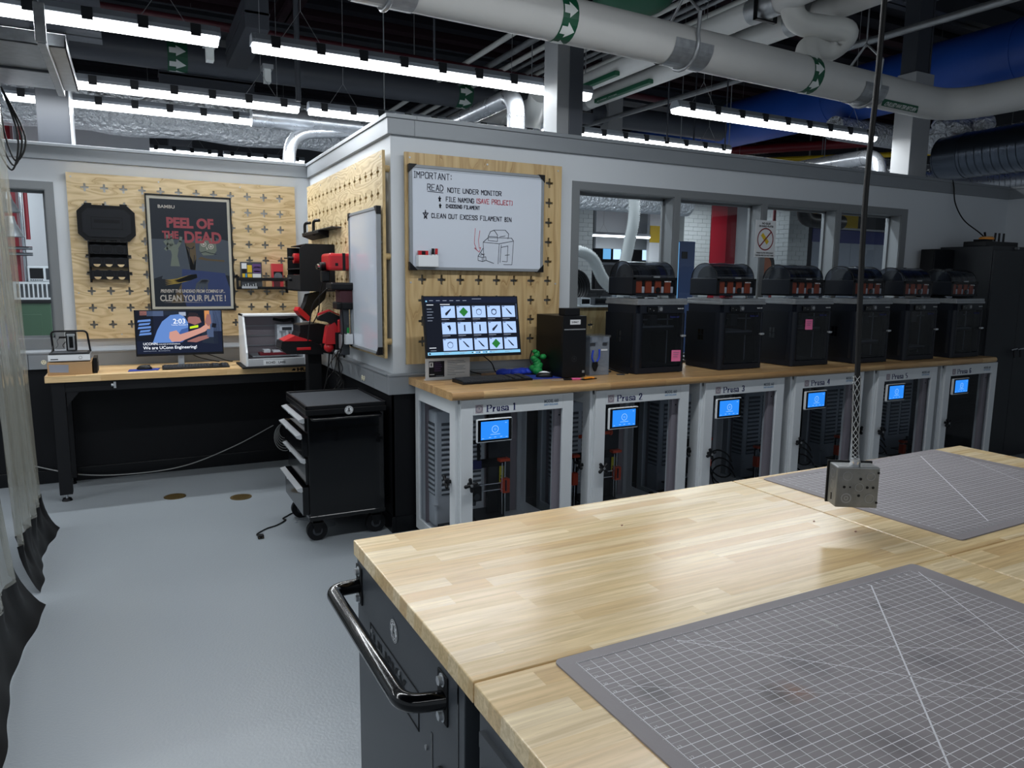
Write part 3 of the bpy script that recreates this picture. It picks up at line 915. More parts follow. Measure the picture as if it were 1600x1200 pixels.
m = MB(); spiral(m, bend_path([(2.62, 9.5, 2.97), (2.62, 5.02, 2.97), (2.62, 4.98, 1.8)], 0.15), 0.066, 'duct', 0.17, 24)
solo('spiral_duct', m, 'silver spiral duct elbow left of the first white column', 'duct')
m = MB(); spiral(m, bend_path([(6.62, 9.5, 2.86), (6.62, 4.93, 2.86), (6.66, 4.86, 2.3)], 0.16), 0.075, 'duct', 0.17, 24); m.cyl((6.62, 7, 2.92), (6.62, 7, 5.56), .006, 'steel_dull', 6)
solo('spiral_duct', m, 'silver spiral duct elbow left of the second white column', 'duct')
# hanging sheet metal hood with slotted strut, upper left
t = thing('sheet_metal_tray', 'galvanised sheet metal tray hung from slotted strut at upper left', 'tray', (-0.6, 5.2, 2.8))
m = MB(); m.box(-1.2, -0.45, 0, 0.36, 0.6, 0.008, 'galv'); m.box(-1.2, -0.45, 0, 0.36, -0.44, 0.07, 'galv'); m.box(0.35, -0.45, 0, 0.36, 0.6, 0.05, 'galv')
m.box(-1.2, 0.1, -0.012, 0.26, 0.12, 0.0, 'grey_dark')
part('pan', m, t, bevel=0.002)
m = MB(); m.box(0.24, -0.62, -0.035, 0.28, 0.62, -0.002, 'galv')
for i in range(14): m.box(0.237, -0.5+i*0.08, -0.028, 0.2405, -0.47+i*0.08, -0.01, 'black_plastic')
m.box(0.235, -0.64, -0.03, 0.285, -0.62, 0.16, 'galv'); m.cyl((0.26, -0.63, 0.14), (0.26, -0.63, 1.8), 0.005, 'steel', 6)
part('strut_channel', m, t, bevel=0.002)
m = MB()
for k in range(3): m.tube(smooth_path([(-0.2, 0.1, 0.0), (-0.24+k*.03, .1, -0.3), (-0.16+k*.015, .1, -0.52+k*.03), (-0.11+k*.02, .1, -0.3), (-0.18, .1, 0.0)]), 0.006, 'cable_black', 6)
solo('cable_loop', m, 'black cable loop hanging beside the grey column at upper left', 'cable', (-0.5, 5.8, 2.8))
# red and yellow runs, rods, green vessel
m = MB(); m.cyl((9.5, 12.5, 4.15), (14, 8, 4.3), 0.09, 'red_pipe', 12); solo('sprinkler_pipe', m, 'red sprinkler pipe far back beneath the blue duct', 'pipe')
m = MB(); m.cyl((9.7, 12.1, 3.95), (14, 7.8, 4.0), 0.05, 'yellow', 8); solo('gas_pipe', m, 'thin yellow pipe just below the far red pipe', 'pipe')
m = MB(); m.cyl((-6, 7.9, 4.05), (8, 8.3, 4.05), 0.045, 'dark_red', 8); solo('sprinkler_pipe', m, 'dark red pipe high above the back wall lights', 'pipe')
m = MB(); m.cyl((-6, 10.2, 4.7), (8, 10.2, 4.7), 0.08, 'deck_red', 8); solo('sprinkler_pipe', m, 'dim dark red pipe highest above the back wall', 'pipe')
m = MB(); m.cyl((-6, 9.2, 4.0), (8.5, 9.2, 4.0), 0.16, 'column_grey', 14); arrow_band(m, (0.48, 9.2, 4.0), (1, 0, 0), 0.162, 0.2)
arrow_band(m, (3.9, 9.2, 4.0), (1, 0, 0), 0.162, 0.2); solo('service_pipe', m, 'grey service pipe with green arrow patches behind the middle light row', 'pipe')
m = MB(); m.sphere((0, 0, 0), 0.34, 'label_green', 24, 12, (1, 1, .55)); m.cyl((0, 0, 0), (0, 0, 0.9), 0.34, 'label_green', 24)
solo('green_vessel', m, 'green rounded vessel hanging at the top edge right of the first column', 'vessel', (3.62, 4.95, 3.86))
rods = [(1.27, 6.2, 3.0, .022, 'thick grey hanger rod just left of the side wall cap'), (5.05, 6.25, 3.06, .009, 'thin hanger rod holding the light under the pipes'),
        (5.9, 6.3, 3.06, .009, 'thin hanger rod near the right end of the low light'), (7.1, 8.2, 3.1, .012, 'thin hanger rod before the blue duct'), (2.2, 5.6, 3.3, .009, 'thin hanger rod left of the first column')]
for i, (x, y, z, r, lab) in enumerate(rods):
    m = MB(); m.cyl((0, 0, 0), (0, 0, 5.5-z), r, 'beam_dark', 6)
    solo('hanger_rod', m, lab, 'rod', (x, y, z))
for (x, y, z, dx, dy, lab) in ((0.9, 9.4, 3.7, .5, .1, 'dim rectangular duct above the middle light row'), (1.1, 7.7, 3.75, .1, .7, 'dim rectangular duct end on, above the foil duct')):
    m = MB(); m.box(-dx, -dy, 0, dx, dy, .28, 'beam_dark'); m.box(-dx-.01, -dy, .12, dx+.01, dy, .14, 'grey_dark')
    solo('rectangular_duct', m, lab, 'duct', (x, y, z))
m = MB(); m.box(-.03, -.05, 0, .03, .05, .12, 'label_white'); m.box(-.05, -.08, .12, .05, .08, .16, 'steel')
for x, y, z, lab in ((0.70, 7.0, 3.42, 'small pale clamp above the left end of the middle light row'), (1.3, 7.8, 3.5, 'small pale clamp above the gap in the middle light row')):
    solo('beam_clamp', m, lab, 'clamp', (x, y, z))

# pendant outlet box
bx = Vector((1.570, 1.165, 1.053))
t = thing('pendant_outlet_box', 'galvanised square outlet box hanging on a black cord over the table', 'outlet box', tuple(bx), rz=-R(31))
s = 0.051
m = MB()
m.box(-s, -0.027, 0, s, 0.027, 0.102, 'galv_dark'); part('box', m, t, bevel=0.003)
m = MB()
for (u, v, r) in ((-.026, .08, .0115), (.03, .08, .0105), (0.004, .052, .0105), (.03, .024, .0115)):
    m.disc((u, -0.0278, v), r, 'steel_dull', 20, rin=r*0.86)
m.disc((-.026, -0.0280, .024), .013, 'steel_dull', 20, rin=.0095); m.disc((-.026, -0.0282, .024), .006, 'steel_dull', 16, rin=.003)
for (u, v, r) in ((.006, .073, .0035), (-.032, .052, .0035), (-.018, .052, .0022), (.023, .052, .0035), (.037, .052, .0035), (.004, .031, .0035)):
    m.disc((u, -0.0279, v), r, 'black_plastic', 12)
for v in (.087, .012): m.box(s-0.006, -0.0285, v, s-0.001, -0.027, v+0.005, 'black_plastic')
for v in (.08, .052, .022): m.disc((-s-0.0006, 0, v), .0115, 'steel_dull', 20, 'x', rin=.0098)
m.box(-s-0.001, -0.002, .012, -s-0.0003, .004, .03, 'black_plastic')
for u in (-.032, .032): m.disc((u, 0, .1026), .0115, 'steel_dull', 20, 'z', rin=.0098)
part('knockouts', m, t)
m = MB(); m.box(-s-0.004, 0.027, -0.003, s+0.004, 0.033, 0.106, 'black_plastic'); part('cover_plate', m, t, bevel=0.002)
m = MB(); m.cyl((0, 0, .102), (0, 0, .112), .013, 'chrome', 18); m.cyl((0, 0, .112), (0, 0, .118), .011, 'steel', 18); part('cord_connector', m, t)
cord = [(0, 0, .11), (0.004, .004, .3), (0.012, .012, .7), (0.022, .022, 1.2), (0.03, .03, 1.9), (0.034, .034, 3.9)]
ca, sa = math.cos(R(31)), math.sin(R(31))
def cw(p):   # world offset -> local
    x, y, z = p; return (x*ca - y*sa, x*sa + y*ca, z)
topw = [(0, 0, .11), (0.02, 0.02, .18), (0.055, 0.07, .72), (0.10, 0.095, 1.19), (0.17, 0.15, 2.2), (0.24, 0.2, 4.0)]
m = MB(); m.tube([cw(p) for p in smooth_path(topw, 6)], 0.0068, 'cable_black', 12); part('cord', m, t)
m = MB()
import bisect
path = [Vector(cw(p)) for p in smooth_path([(0, 0, .112), (0.02, 0.02, .18), (0.03, 0.035, .32)], 16)]
Lp = len(path)
for k in range(5):
    for sg in (-1, 1):
        pp = []
        for i, c in enumerate(path):
            a = sg*i/Lp*PI*5 + k*2*PI/5
            rr = 0.0105 if i < Lp*0.15 else 0.0088
            pp.append(c+Vector((rr*math.cos(a), rr*math.sin(a), 0)))
        m.tube(pp, 0.0007, 'steel', 4, caps=False)
part('wire_grip', m, t, label='woven steel wire cord grip')

# ================================================================ BOARDS ON THE WALLS
def pegboard(W, H, th, cols, rows, mt):
    """plywood sheet with real cross-shaped cut-outs; local x right, z up, face at y=0"""
    xs = {0.0, W}; zs = {0.0, H}
    ox, oz = (.027, .0098, .0072), (.030, .0098, .0072)
    for c in cols:
        for d in ox: xs.update((round(c-d, 5), round(c+d, 5)))
    for r in rows:
        for d in oz: zs.update((round(r-d, 5), round(r+d, 5)))
    xs = sorted(xs); zs = sorted(zs)
    def hole(x, z):
        cx = min(cols, key=lambda c: abs(c-x)); cz = min(rows, key=lambda c: abs(c-z))
        dx, dz = abs(x-cx), abs(z-cz)
        return (dx < .0098 and dz < .0098) or (dx < .0072 and dz < .030) or (dz < .0072 and dx < .027)
    nx, nz = len(xs)-1, len(zs)-1
    occ = [[not hole((xs[i]+xs[i+1])/2, (zs[j]+zs[j+1])/2) for j in range(nz)] for i in range(nx)]
    m = MB()
    n1 = len(zs)
    vs = [(x, 0, z) for x in xs for z in zs] + [(x, th, z) for x in xs for z in zs]
    o2 = len(xs)*n1
    ff, ef = [], []
    for i in range(nx):
        for j in range(nz):
            a, b, c, d = i*n1+j, (i+1)*n1+j, (i+1)*n1+j+1, i*n1+j+1
            if occ[i][j]:
                ff.append((a, b, c, d)); ff.append((o2+d, o2+c, o2+b, o2+a))
                if i == 0 or not occ[i-1][j]: ef.append((a, d, o2+d, o2+a))
                if i == nx-1 or not occ[i+1][j]: ef.append((c, b, o2+b, o2+c))
                if j == 0 or not occ[i][j-1]: ef.append((b, a, o2+a, o2+b))
                if j == nz-1 or not occ[i][j+1]: ef.append((d, c, o2+c, o2+d))
    m.raw(vs, ff, mt); k = m.m('ply_edge')
    for f in ef: m.f.append(list(f)); m.mi.append(k); m.sm.append(False)
    return m

def board_thing(label, loc, rz, W, H, cols, rows, mt, screws, gap, group=None):
    t = thing('plywood_pegboard', label, 'pegboard', loc, rz, group)
    part('sheet', pegboard(W, H, 0.018, cols, rows, mt), t)
    m = MB()
    for x, z in screws: m.cyl((x, -0.0025, z), (x, 0, z), .006, 'steel', 12)
    part('screw', m, t)
    for x, z in ((.04, .1), (W-.04, .1), (.04, H-.1), (W-.04, H-.1), (.04, H/2), (W-.04, H/2)):
        m = MB(); m.cyl((x, 0.018, z), (x, gap, z), .02, 'ply_edge', 14); part('standoff', m, t)
    return t
board_thing('wide plywood pegboard with cross holes on the back wall behind the poster', (-0.39, 6.445, 1.115), 0, 1.655, 1.24,
            [0.116+0.1285*k for k in range(12)], [0.108+0.1287*k for k in range(9)], 'ply_left', [(.03, 1.21), (.62, 1.21), (.62+.6, 1.21), (.03, .35), (.3, .03)], 0.055)
board_thing('plywood pegboard with cross holes on the side wall, holding red tools', (1.35, 6.36, 1.115), -PI/2, 2.08, 1.235,
            [0.062+0.1285*k for k in range(16)], [0.09+0.1287*k for k in range(9)], 'ply_side', [(.03, 1.2), (.5, 1.2), (1.0, 1.2), (1.5, 1.2), (2.05, 1.2), (2.05, .7), (2.05, .35)], 0.054)
board_thing('square plywood pegboard with cross holes behind the written whiteboard', (1.475, 4.235, 1.078), 0, 1.085, 1.266,
            [0.105+0.1267*k for k in range(8)], [0.138+0.1268*k for k in range(9)], 'ply_front', [(.03, 1.235), (.54, 1.235), (1.055, 1.235), (1.05, .5), (.03, .5)], 0.053)

def whiteboard(label, loc, rz, W, H, group=None):
    t = thing('whiteboard', label, 'whiteboard', loc, rz, group)
    m = MB(); m.box(0.004, -0.008, 0.004, W-.004, 0.012, H-.004, 'whiteboard'); part('panel', m, t)
    m = MB(); f = .018
    m.box(0, -.014, 0, W, .013, f, 'alu_trim'); m.box(0, -.014, H-f, W, .013, H, 'alu_trim'); m.box(0, -.014, f, f, .013, H-f, 'alu_trim'); m.box(W-f, -.014, f, W, .013, H-f, 'alu_trim')
    part('frame', m, t, bevel=.002)
    c = .05
    for pts in (((0, 0), (c, 0), (0, c)), ((W, 0), (W, c), (W-c, 0)), ((W, H), (W-c, H), (W, H-c)), ((0, H), (0, H-c), (c, H))):
        m = MB(); cx = W/2; cz = H/2
        pts = [(p[0]+(.003 if p[0] > cx else -.003), p[1]+(.003 if p[1] > cz else -.003)) for p in pts]
        m.prism(pts, 'y', -.017, .013, 'black_plastic'); part('corner_guard', m, t, bevel=.002)
    return t
wb = whiteboard('whiteboard with handwritten filament note and a sketched printer', (1.491, 4.215, 1.655), 0, 0.918, 0.616)
WH = 0.616
m = MB()
fn = lambda u, v: (u, -0.0088, v)
def hand(body, x, z, h, mt='marker_ink', w=.0022, xs=.8, jit=.05, sp=.22): m.letters(body, h, mt, fn, w, w, xs, jit, x, z, sp)
hand('IMPORTANT:', .030, .540, .036)
hand('READ', .115, .472, .036); hand('NOTE UNDER MONITOR', .245, .468, .027, xs=.86)
m.stroke([(.115, .466), (.215, .463)], .0022, .0022, 'marker_ink', fn)
hand('*', .185, .412, .03); hand('FILE NAMING', .235, .414, .026, xs=.8)
hand('(SAVE PROJECT)', .432, .414, .028, 'marker_red', xs=.78)
hand('*', .19, .374, .024); hand('CHOOSING FILAMENT', .235, .376, .020, xs=.78)
hand('*', .085, .305, .05, xs=1.0); hand('CLEAN OUT EXCESS FILAMENT BIN', .14, .312, .026, xs=.86)
def ln(pts, mt='marker_ink', w=.0016): m.stroke([(a/1000, b/1000) for a, b in pts], w, w, mt, fn)
ln([(430, 262), (424, 170), (440, 128)], 'marker_red'); ln([(462, 248), (452, 190), (458, 140)], 'marker_red'); ln([(425, 140), (458, 116), (468, 145)], 'marker_red'); ln([(425, 140), (438, 138)], 'marker_red'); ln([(458, 140), (468, 145)], 'marker_red')
ln([(490, 60), (485, 178), (598, 172), (590, 45)]); ln([(485, 178), (520, 208), (685, 210), (700, 192), (598, 172)]); ln([(700, 192), (690, 42), (630, 42)])
ln([(520, 190), (520, 215), (535, 245), (560, 255), (640, 258), (665, 235), (660, 205)]); ln([(520, 190), (585, 186), (585, 225), (570, 245), (560, 255)]); ln([(520, 215), (585, 215)]); ln([(600, 215), (640, 222)])
ln([(612, 165), (604, 55)]); ln([(612, 150), (660, 160), (655, 60), (620, 62)]); ln([(640, 100), (672, 105)])
ln([(484, 140), (450, 90), (450, 65), (480, 58), (505, 66), (504, 88), (478, 84), (450, 90)]); ln([(478, 84), (480, 58)]); ln([(470, 110), (492, 96)]); ln([(465, 98), (495, 105)]); ln([(505, 66), (560, 48)])
ln([(20, 590), (898, 590)], 'grey_ink', .001)
part('handwriting', m, wb, label='black and red marker writing')
wb2 = whiteboard('narrow blank whiteboard on the side wall pegboard', (1.325, 4.925, 1.14), -PI/2, 0.645, 0.885)

def pen_cup(label, loc, rz, pens, eraser):
    t = thing('marker_holder', label, 'marker holder', loc, rz)
    m = MB(); W, D, H = .13, .05, .07
    m.box(0, -D, 0, W, 0, .004, 'white_plastic'); m.box(0, -D, 0, W, -D+.003, H, 'white_plastic'); m.box(0, -.003, 0, W, 0, H, 'white_plastic')
    m.box(0, -D, 0, .003, 0, H, 'white_plastic'); m.box(W-.003, -D, 0, W, 0, H, 'white_plastic')
    part('cup', m, t, bevel=.0015)
    return t
def marker(label, loc, rz, mt, group=None):
    m = MB(); m.cyl((0, 0, 0), (.004, 0, .07), .008, 'white_plastic', 12); m.cyl((.004, 0, .07), (.006, 0, .105), .009, mt, 12)
    solo('marker_pen', m, label, 'marker', loc, rz, group)
h1 = pen_cup('white marker holder low on the written whiteboard', (1.527, 4.206, 1.672), 0, 0, 0)
marker('black capped marker in the holder of the written whiteboard', (1.627, 4.188, 1.678), 0, 'black_plastic')
marker('red capped marker in the holder of the written whiteboard', (1.644, 4.176, 1.678), 0, 'tool_red')
m = MB(); m.box(-.03, -.012, 0, .03, .012, .09, 'tool_red'); m.box(-.012, -.0125, .066, .012, -.012, .088, 'black_plastic'); solo('whiteboard_eraser', m, 'red eraser standing in the left of the white marker holder', 'eraser', (1.565, 4.182, 1.678), bevel=.003)
h2 = pen_cup('white marker holder at the bottom of the blank side whiteboard', (1.312, 4.985, 1.155), -PI/2, 0, 0)
marker('purple capped marker in the holder on the side whiteboard', (1.288, 4.97, 1.161), -PI/2, 'purple')
marker('red capped marker in the holder on the side whiteboard', (1.288, 4.935, 1.161), -PI/2, 'tool_red')
marker('green capped marker in the holder on the side whiteboard', (1.288, 4.895, 1.161), -PI/2, 'green_fabric')

# ---------------------------------------------------------------- poster
t = thing('framed_poster', 'black framed film style poster with red title and grasping hands', 'poster', (0.124, 6.44, 1.328))
PW, PH = 0.628, 0.905
m = MB(); f = .011
m.box(0, -.022, 0, PW, 0, f, 'black_plastic'); m.box(0, -.022, PH-f, PW, 0, PH, 'black_plastic'); m.box(0, -.022, f, f, 0, PH-f, 'black_plastic'); m.box(PW-f, -.022, f, PW, 0, PH-f, 'black_plastic')
part('frame', m, t, bevel=.002)
m = MB(); m.box(f, -.006, f, PW-f, -.001, PH-f, 'cream'); part('print', m, t)
m = MB()
def pp(pts, mt, k=1):     # print coordinates in mm-ish from the photo, origin bottom left
    m.poly([(a/1000, -.006-.0002*k, b/1000) for a, b in pts], mt)
pp([(32, 30), (596, 30), (596, 870), (32, 870)], 'poster_black', 1)
pp([(32, 250), (250, 330), (596, 280), (596, 560), (430, 600), (300, 560), (32, 560)], 'poster_grey', 2)
pp([(158, 350), (172, 440), (160, 500), (176, 525), (212, 520), (222, 480), (212, 430), (226, 350)], 'poster_green', 4)
for fpts in ([(168, 505), (142, 520), (128, 545)], [(172, 515), (150, 560), (146, 590)], [(186, 520), (176, 570), (182, 602)], [(212, 500), (238, 545), (244, 578)], [(165, 485), (140, 492), (130, 480)]):
    m.stroke([(a/1000, b/1000) for a, b in fpts], .0085, .0085, 'poster_green', lambda u, v: (u, -.0070, v))
pp([(90, 250), (140, 400), (240, 400), (300, 330), (250, 230)], 'poster_grey', 3)
pp([(270, 540), (345, 540), (350, 420), (300, 300), (240, 230), (150, 60), (230, 60), (320, 200), (350, 300)], 'poster_brown', 4)
pp([(380, 560), (410, 590), (470, 595), (500, 560), (505, 480), (480, 445), (400, 440), (375, 480)], 'poster_green', 4)
pp([(385, 430), (360, 410), (430, 400), (560, 392), (560, 405), (430, 415)], 'poster_brown', 5)
pp([(240, 330), (350, 320), (560, 300), (596, 160), (596, 30), (260, 30), (230, 160)], 'poster_blue', 5)
for q, a in enumerate((0, 14, 28, 40)):
    pp([(110, 200+a), (200, 225+a*.7), (300, 285), (345, 290), (350, 262), (300, 240), (200, 212+a*.6)], 'poster_gold', 6)
for q in range(4):
    pp([(320+q*30, 130+q*8), (334+q*30, 128+q*8), (360+q*22, 210), (400+q*14, 240), (380+q*14, 252), (340+q*20, 215)], 'poster_grey', 7)
for cx, cz in ((408, 530), (462, 512)):
    m.disc((cx/1000, -.0078, cz/1000), .021, 'poster_text', 18, rin=.016); m.disc((cx/1000, -.0078, cz/1000), .009, 'poster_text', 14)
pp([(425, 515), (440, 490), (430, 485)], 'poster_text', 9)
pp([(390, 556), (404, 588), (440, 606), (485, 600), (505, 572), (498, 555), (470, 580), (420, 578)], 'hall_dark', 8)
m.stroke([(.385, .462), (.42, .470), (.46, .458), (.50, .452)], .0015, .0025, 'poster_black', lambda u, v: (u, -.0080, v))
m.stroke([(.285, .505), (.30, .492), (.325, .492), (.335, .508)], .003, .003, 'poster_black', lambda u, v: (u, -.0080, v))
m.stroke([(.30, .49), (.297, .37)], .003, .003, 'poster_black', lambda u, v: (u, -.0080, v)); m.stroke([(.335, .44), (.33, .36)], .002, .002, 'poster_black', lambda u, v: (u, -.0080, v))
ff_ = lambda x, z: (lambda u, v: (x+u, -.0082, z+v))
m.text('BAMBU', .034, 'poster_text', ff_(.088, .800), bold=.0006, xs=1.1)
m.text('PEEL OF', .105, 'poster_red', ff_(.315, .655), 'CENTER', bold=.005, xs=.92)
m.text('THE', .078, 'poster_red', ff_(.112, .568), bold=.0035, xs=.80)
m.text('DEAD', .122, 'poster_red', ff_(.266, .540), bold=.0045, xs=.86)
m.text('PREVENT THE UNDEAD FROM COMING UP...', .036, 'poster_text', ff_(.315, .142), 'CENTER', bold=.0012, xs=.66, shear=.2)
m.text('CLEAN YOUR PLATE !', .068, 'poster_text', ff_(.315, .075), 'CENTER', bold=.0018, xs=.74)
pp([(80, 62), (240, 70), (420, 60), (240, 66)], 'poster_text', 9)
part('artwork', m, t)
m = MB(); m.poly([(f, -.0135, f), (PW-f, -.0135, f), (PW-f, -.0135, PH-f), (f, -.0135, PH-f)], 'picture_glass'); part('glazing', m, t)

# ---------------------------------------------------------------- organisers on the back board
# open black case with octagonal lid and 3x3 battery rack beneath
t = thing('hard_case', 'open black hard case with chamfered lid mounted on the back pegboard', 'case', (-0.335, 6.445, 1.86))
m = MB(); W, H = .385, .262; c = .048
oc = [(c, 0), (W-c, 0), (W, c), (W, H-c), (W-c, H), (c, H), (0, H-c), (0, c)]
m.prism(oc, 'y', -.055, -.0, 'black_matte'); part('lid', m, t, bevel=.006)
m = MB(); oc2 = [(a*.84+W*.08, b*.80+H*.1) for a, b in oc]
m.prism(oc2, 'y', -.062, -.054, 'printer_side'); part('lid_panel', m, t, bevel=.003)
m = MB(); m.box(.09, -.064, .085, .30, -.062, .175, 'black_matte'); m.box(.095, -.065, .09, .295, -.0638, .17, 'printer_side')
m.box(.11, -.066, .13, .28, -.065, .155, 'black_matte'); part('embossed_badge', m, t)
m = MB()
for x in (.05, .17, .285): m.box(x, -.05, H-.002, x+.05 if x != .17 else x+.015, -.01, H+.014, 'black_plastic')
for x in (.115, .25): m.box(x, -.06, -.012, x+.03, -.04, .006, 'black_plastic')
part('latch', m, t, bevel=.002)
t = thing('storage_rack', 'black three by three round pocket rack under the hard case', 'rack', (-0.276, 6.445, 1.545))
m = MB(); W, H = .265, .31
m.box(0, -.07, 0, .008, 0, H, 'black_matte'); m.box(W-.008, -.07, 0, W, 0, H, 'black_matte'); m.box(0, -.07, H-.008, W, 0, H, 'black_matte')
m.box(0, -.006, 0, .012, -.002, H, 'black_matte')
for j in range(3):
    z0 = .012+j*.095
    m.box(.008, -.068, z0+.012, W-.008, -.06, z0+.08, 'black_matte')
    m.box(.008, -.06, z0+.045, W-.008, -.0, z0+.052, 'black_matte')
m.box(.008, -.004, .165, W-.008, -.001, H-.008, 'black_matte')
part('frame', m, t, bevel=.002)
m = MB()
for j in range(3):
    for i in range(3):
        cx = .052+i*.08; cz = .06+j*.095
        m.disc((cx, -.069, cz), .036, 'printer_side', 20, rin=.026)
        m.disc((cx, -.0692, cz-.012), .024, 'ply_left' if j < 2 else 'black_gloss', 16) if j < 2 else m.disc((cx, -.0692, cz-.01), .024, 'black_gloss', 16)
        m.poly([(cx-.026, -.0694, cz-.016), (cx+.026, -.0694, cz-.016), (cx+.026, -.0694, cz+.024), (cx-.026, -.0694, cz+.024)], 'black_matte')
part('pocket', m, t)
m = MB()
for z in (.07, .2):
    m.box(-.02, -.01, z, 0, 0, z+.012, 'black_plastic'); m.box(W, -.01, z, W+.02, 0, z+.012, 'black_plastic')
part('clip', m, t)

# shelf with boxed bits right of the poster
t = thing('tool_shelf', 'black tray shelf on the pegboard right of the poster', 'shelf', (0.77, 6.445, 1.50))
m = MB(); W = .40
m.box(0, -.10, 0, W, 0, .006, 'black_matte'); m.box(0, -.10, 0, W, -.094, .022, 'black_matte'); m.box(0, -.10, .07, W, -.094, .096, 'black_matte')
m.box(0, -.10, 0, .006, 0, .10, 'black_matte'); m.box(W-.006, -.10, -.03, W, 0, .10, 'black_matte')
part('tray', m, t, bevel=.002)
t = thing('bit_set_box', 'small boxed accessory set with yellow and white contents on the tray shelf', 'box', (0.80, 6.36, 1.507))
m = MB(); m.box(0, 0, 0, .165, .05, .215, 'grey_dark'); part('case', m, t, bevel=.003)
m = MB()
for (a, b, c_, d, mt) in ((.006, .16, .045, .205, 'paper'), (.008, .125, .04, .157, 'black_plastic'), (.05, .13, .085, .19, 'yellow'), (.09, .165, .155, .20, 'purple'), (.095, .125, .155, .16, 'purple'),
                          (.01, .09, .03, .12, 'yellow'), (.034, .09, .045, .12, 'shelf_blue'), (.05, .09, .085, .12, 'yellow'), (.09, .085, .155, .12, 'paper'), (.1, .17, .15, .178, 'cream'), (.1, .135, .15, .145, 'yellow')):
    m.box(a, -.002, b, c_, 0, d, mt)
part('contents', m, t)
t = thing('spool_box', 'red cardboard box holding a white roll, right end of the tray shelf', 'box', (1.045, 6.36, 1.507))
m = MB(); m.box(0, 0, 0, .09, .06, .205, 'shade_red'); m.box(.012, -.001, .06, .085, 0, .14, 'black_plastic'); part('carton', m, t, bevel=.002)
m = MB(); m.cyl((.048, -.004, .098), (.048, .03, .098), .034, 'bin_plastic', 20); part('roll', m, t)
for x, c_, lab in ((.99, 'cardboard', 'small tan packet standing mid shelf behind the rail'), (1.055, 'dark_red', 'dark red packet low behind the shelf rail')):
    m = MB(); m.box(0, 0, 0, .05, .02, .06, c_); solo('packet', m, lab, 'packet', (x, 6.348 if x > 1 else 6.352, 1.507 if x < 1 else 1.5075), bevel=.002)
m = MB(); m.box(0, 0, 0, .12, .02, .018, 'steel')
for i in range(6): m.cyl((.01+i*.02, .01, .018), (.01+i*.02, .01, .028+.008*(i % 3)), .004, 'steel', 8)
solo('bit_rail', m, 'steel rail of driver bits low at the left of the tray shelf', 'tool', (0.80, 6.348-.02+.006, 1.5065))
m = MB(); m.tube([(0, -.005, 0), (0, -.03, 0), (0, -.03, .02)], .006, 'black_plastic', 6); m.box(-.02, -.006, -.006, .02, 0, .006, 'black_plastic')
solo('peg_hook', m, 'small black hook on the pegboard just right of the poster corner', 'hook', (0.775, 6.445, 1.60))

# ---------------------------------------------------------------- tools on the side wall board
t = thing('curved_shelf', 'black bracket shelf with two hooked ends on the side pegboard', 'shelf', (1.35, 6.25, 1.955))   # hooks to -x
m = MB(); m.box(-.075, -1.0, .0, 0, 0, .008, 'grey_dark'); m.prism([(-.08, -.02), (0, -.05), (0, .0), (-.08, .0)], 'y', -.62, -.04, 'black_matte')
part('shelf_plate', m, t, bevel=.002)
for y in (-.10, -.42):
    m = MB(); m.tube(bend_path([(-.07, y, -.03), (-.07, y, .085), (-.035, y-.05, .085)], .03), .012, 'black_plastic', 8); part('hook', m, t)

t = thing('tool_organizer', 'tall black plastic tool organiser standing out from the side pegboard', 'tool organiser', (1.348, 5.46, 1.50))
m = MB(); pr = [(-.255, 0), (0, 0), (0, .345), (-.21, .345), (-.255, .31)]
m.prism(pr, 'y', 0, .008, 'black_matte'); part('side_panel', m, t, bevel=.002)
m = MB(); m.box(-.255, .008, 0, 0, .5, .01, 'black_matte'); m.box(-.255, .008, .16, 0, .5, .168, 'black_matte'); m.box(-.25, .492, 0, 0, .5, .33, 'black_matte'); m.box(-.22, .008, .335, 0, .5, .343, 'black_matte'); m.box(-.255, .008, 0, -.248, .5, .12, 'black_matte')
part('shelf', m, t, bevel=.002)
for z, lab in ((.19, 'red cordless tool on the upper level of the black organiser'), (.03, 'red cordless tool on the lower level of the black organiser')):
    t = thing('power_tool', lab, 'power tool', (1.21, 5.78, 1.50+z-.02+.0))
    m = MB(); m.cyl((-.10, 0, .075), (.10, 0, .075), .038, 'tool_red', 16); part('motor_housing', m, t)
    m = MB(); m.box(-.02, -.02, 0, .04, .02, .06, 'black_plastic'); part('handle', m, t, bevel=.004)
    m = MB(); m.cyl((-.14, 0, .075), (-.10, 0, .075), .014, 'black_plastic', 12); m.cyl((-.17, 0, .075), (-.14, 0, .075), .005, 'black_plastic', 8); part('chuck', m, t)

t = thing('cordless_drill', 'red boxy cordless tool hung beside the blank whiteboard', 'power tool', (1.19, 5.05, 1.70))
m = MB(); m.box(-.01, -.12, -.05, .155, .12, .065, 'tool_red'); part('body', m, t, bevel=.018)
m = MB(); m.box(.08, -.1215, -.05, .10, .122, .066, 'black_plastic'); m.box(.03, -.123, -.02, .05, -.12, .0, 'black_plastic'); part('grip_band', m, t, bevel=.004)
m = MB(); m.cyl((-.01, 0, -.02), (-.05, -.01, -.025), .028, 'black_plastic', 14); m.cyl((-.05, -.01, -.025), (-.07, -.015, -.025), .018, 'chrome', 12); part('chuck', m, t)
m = MB(); m.box(-.04, -.03, -.13, .02, .03, -.05, 'black_plastic'); part('handle', m, t, bevel=.01)

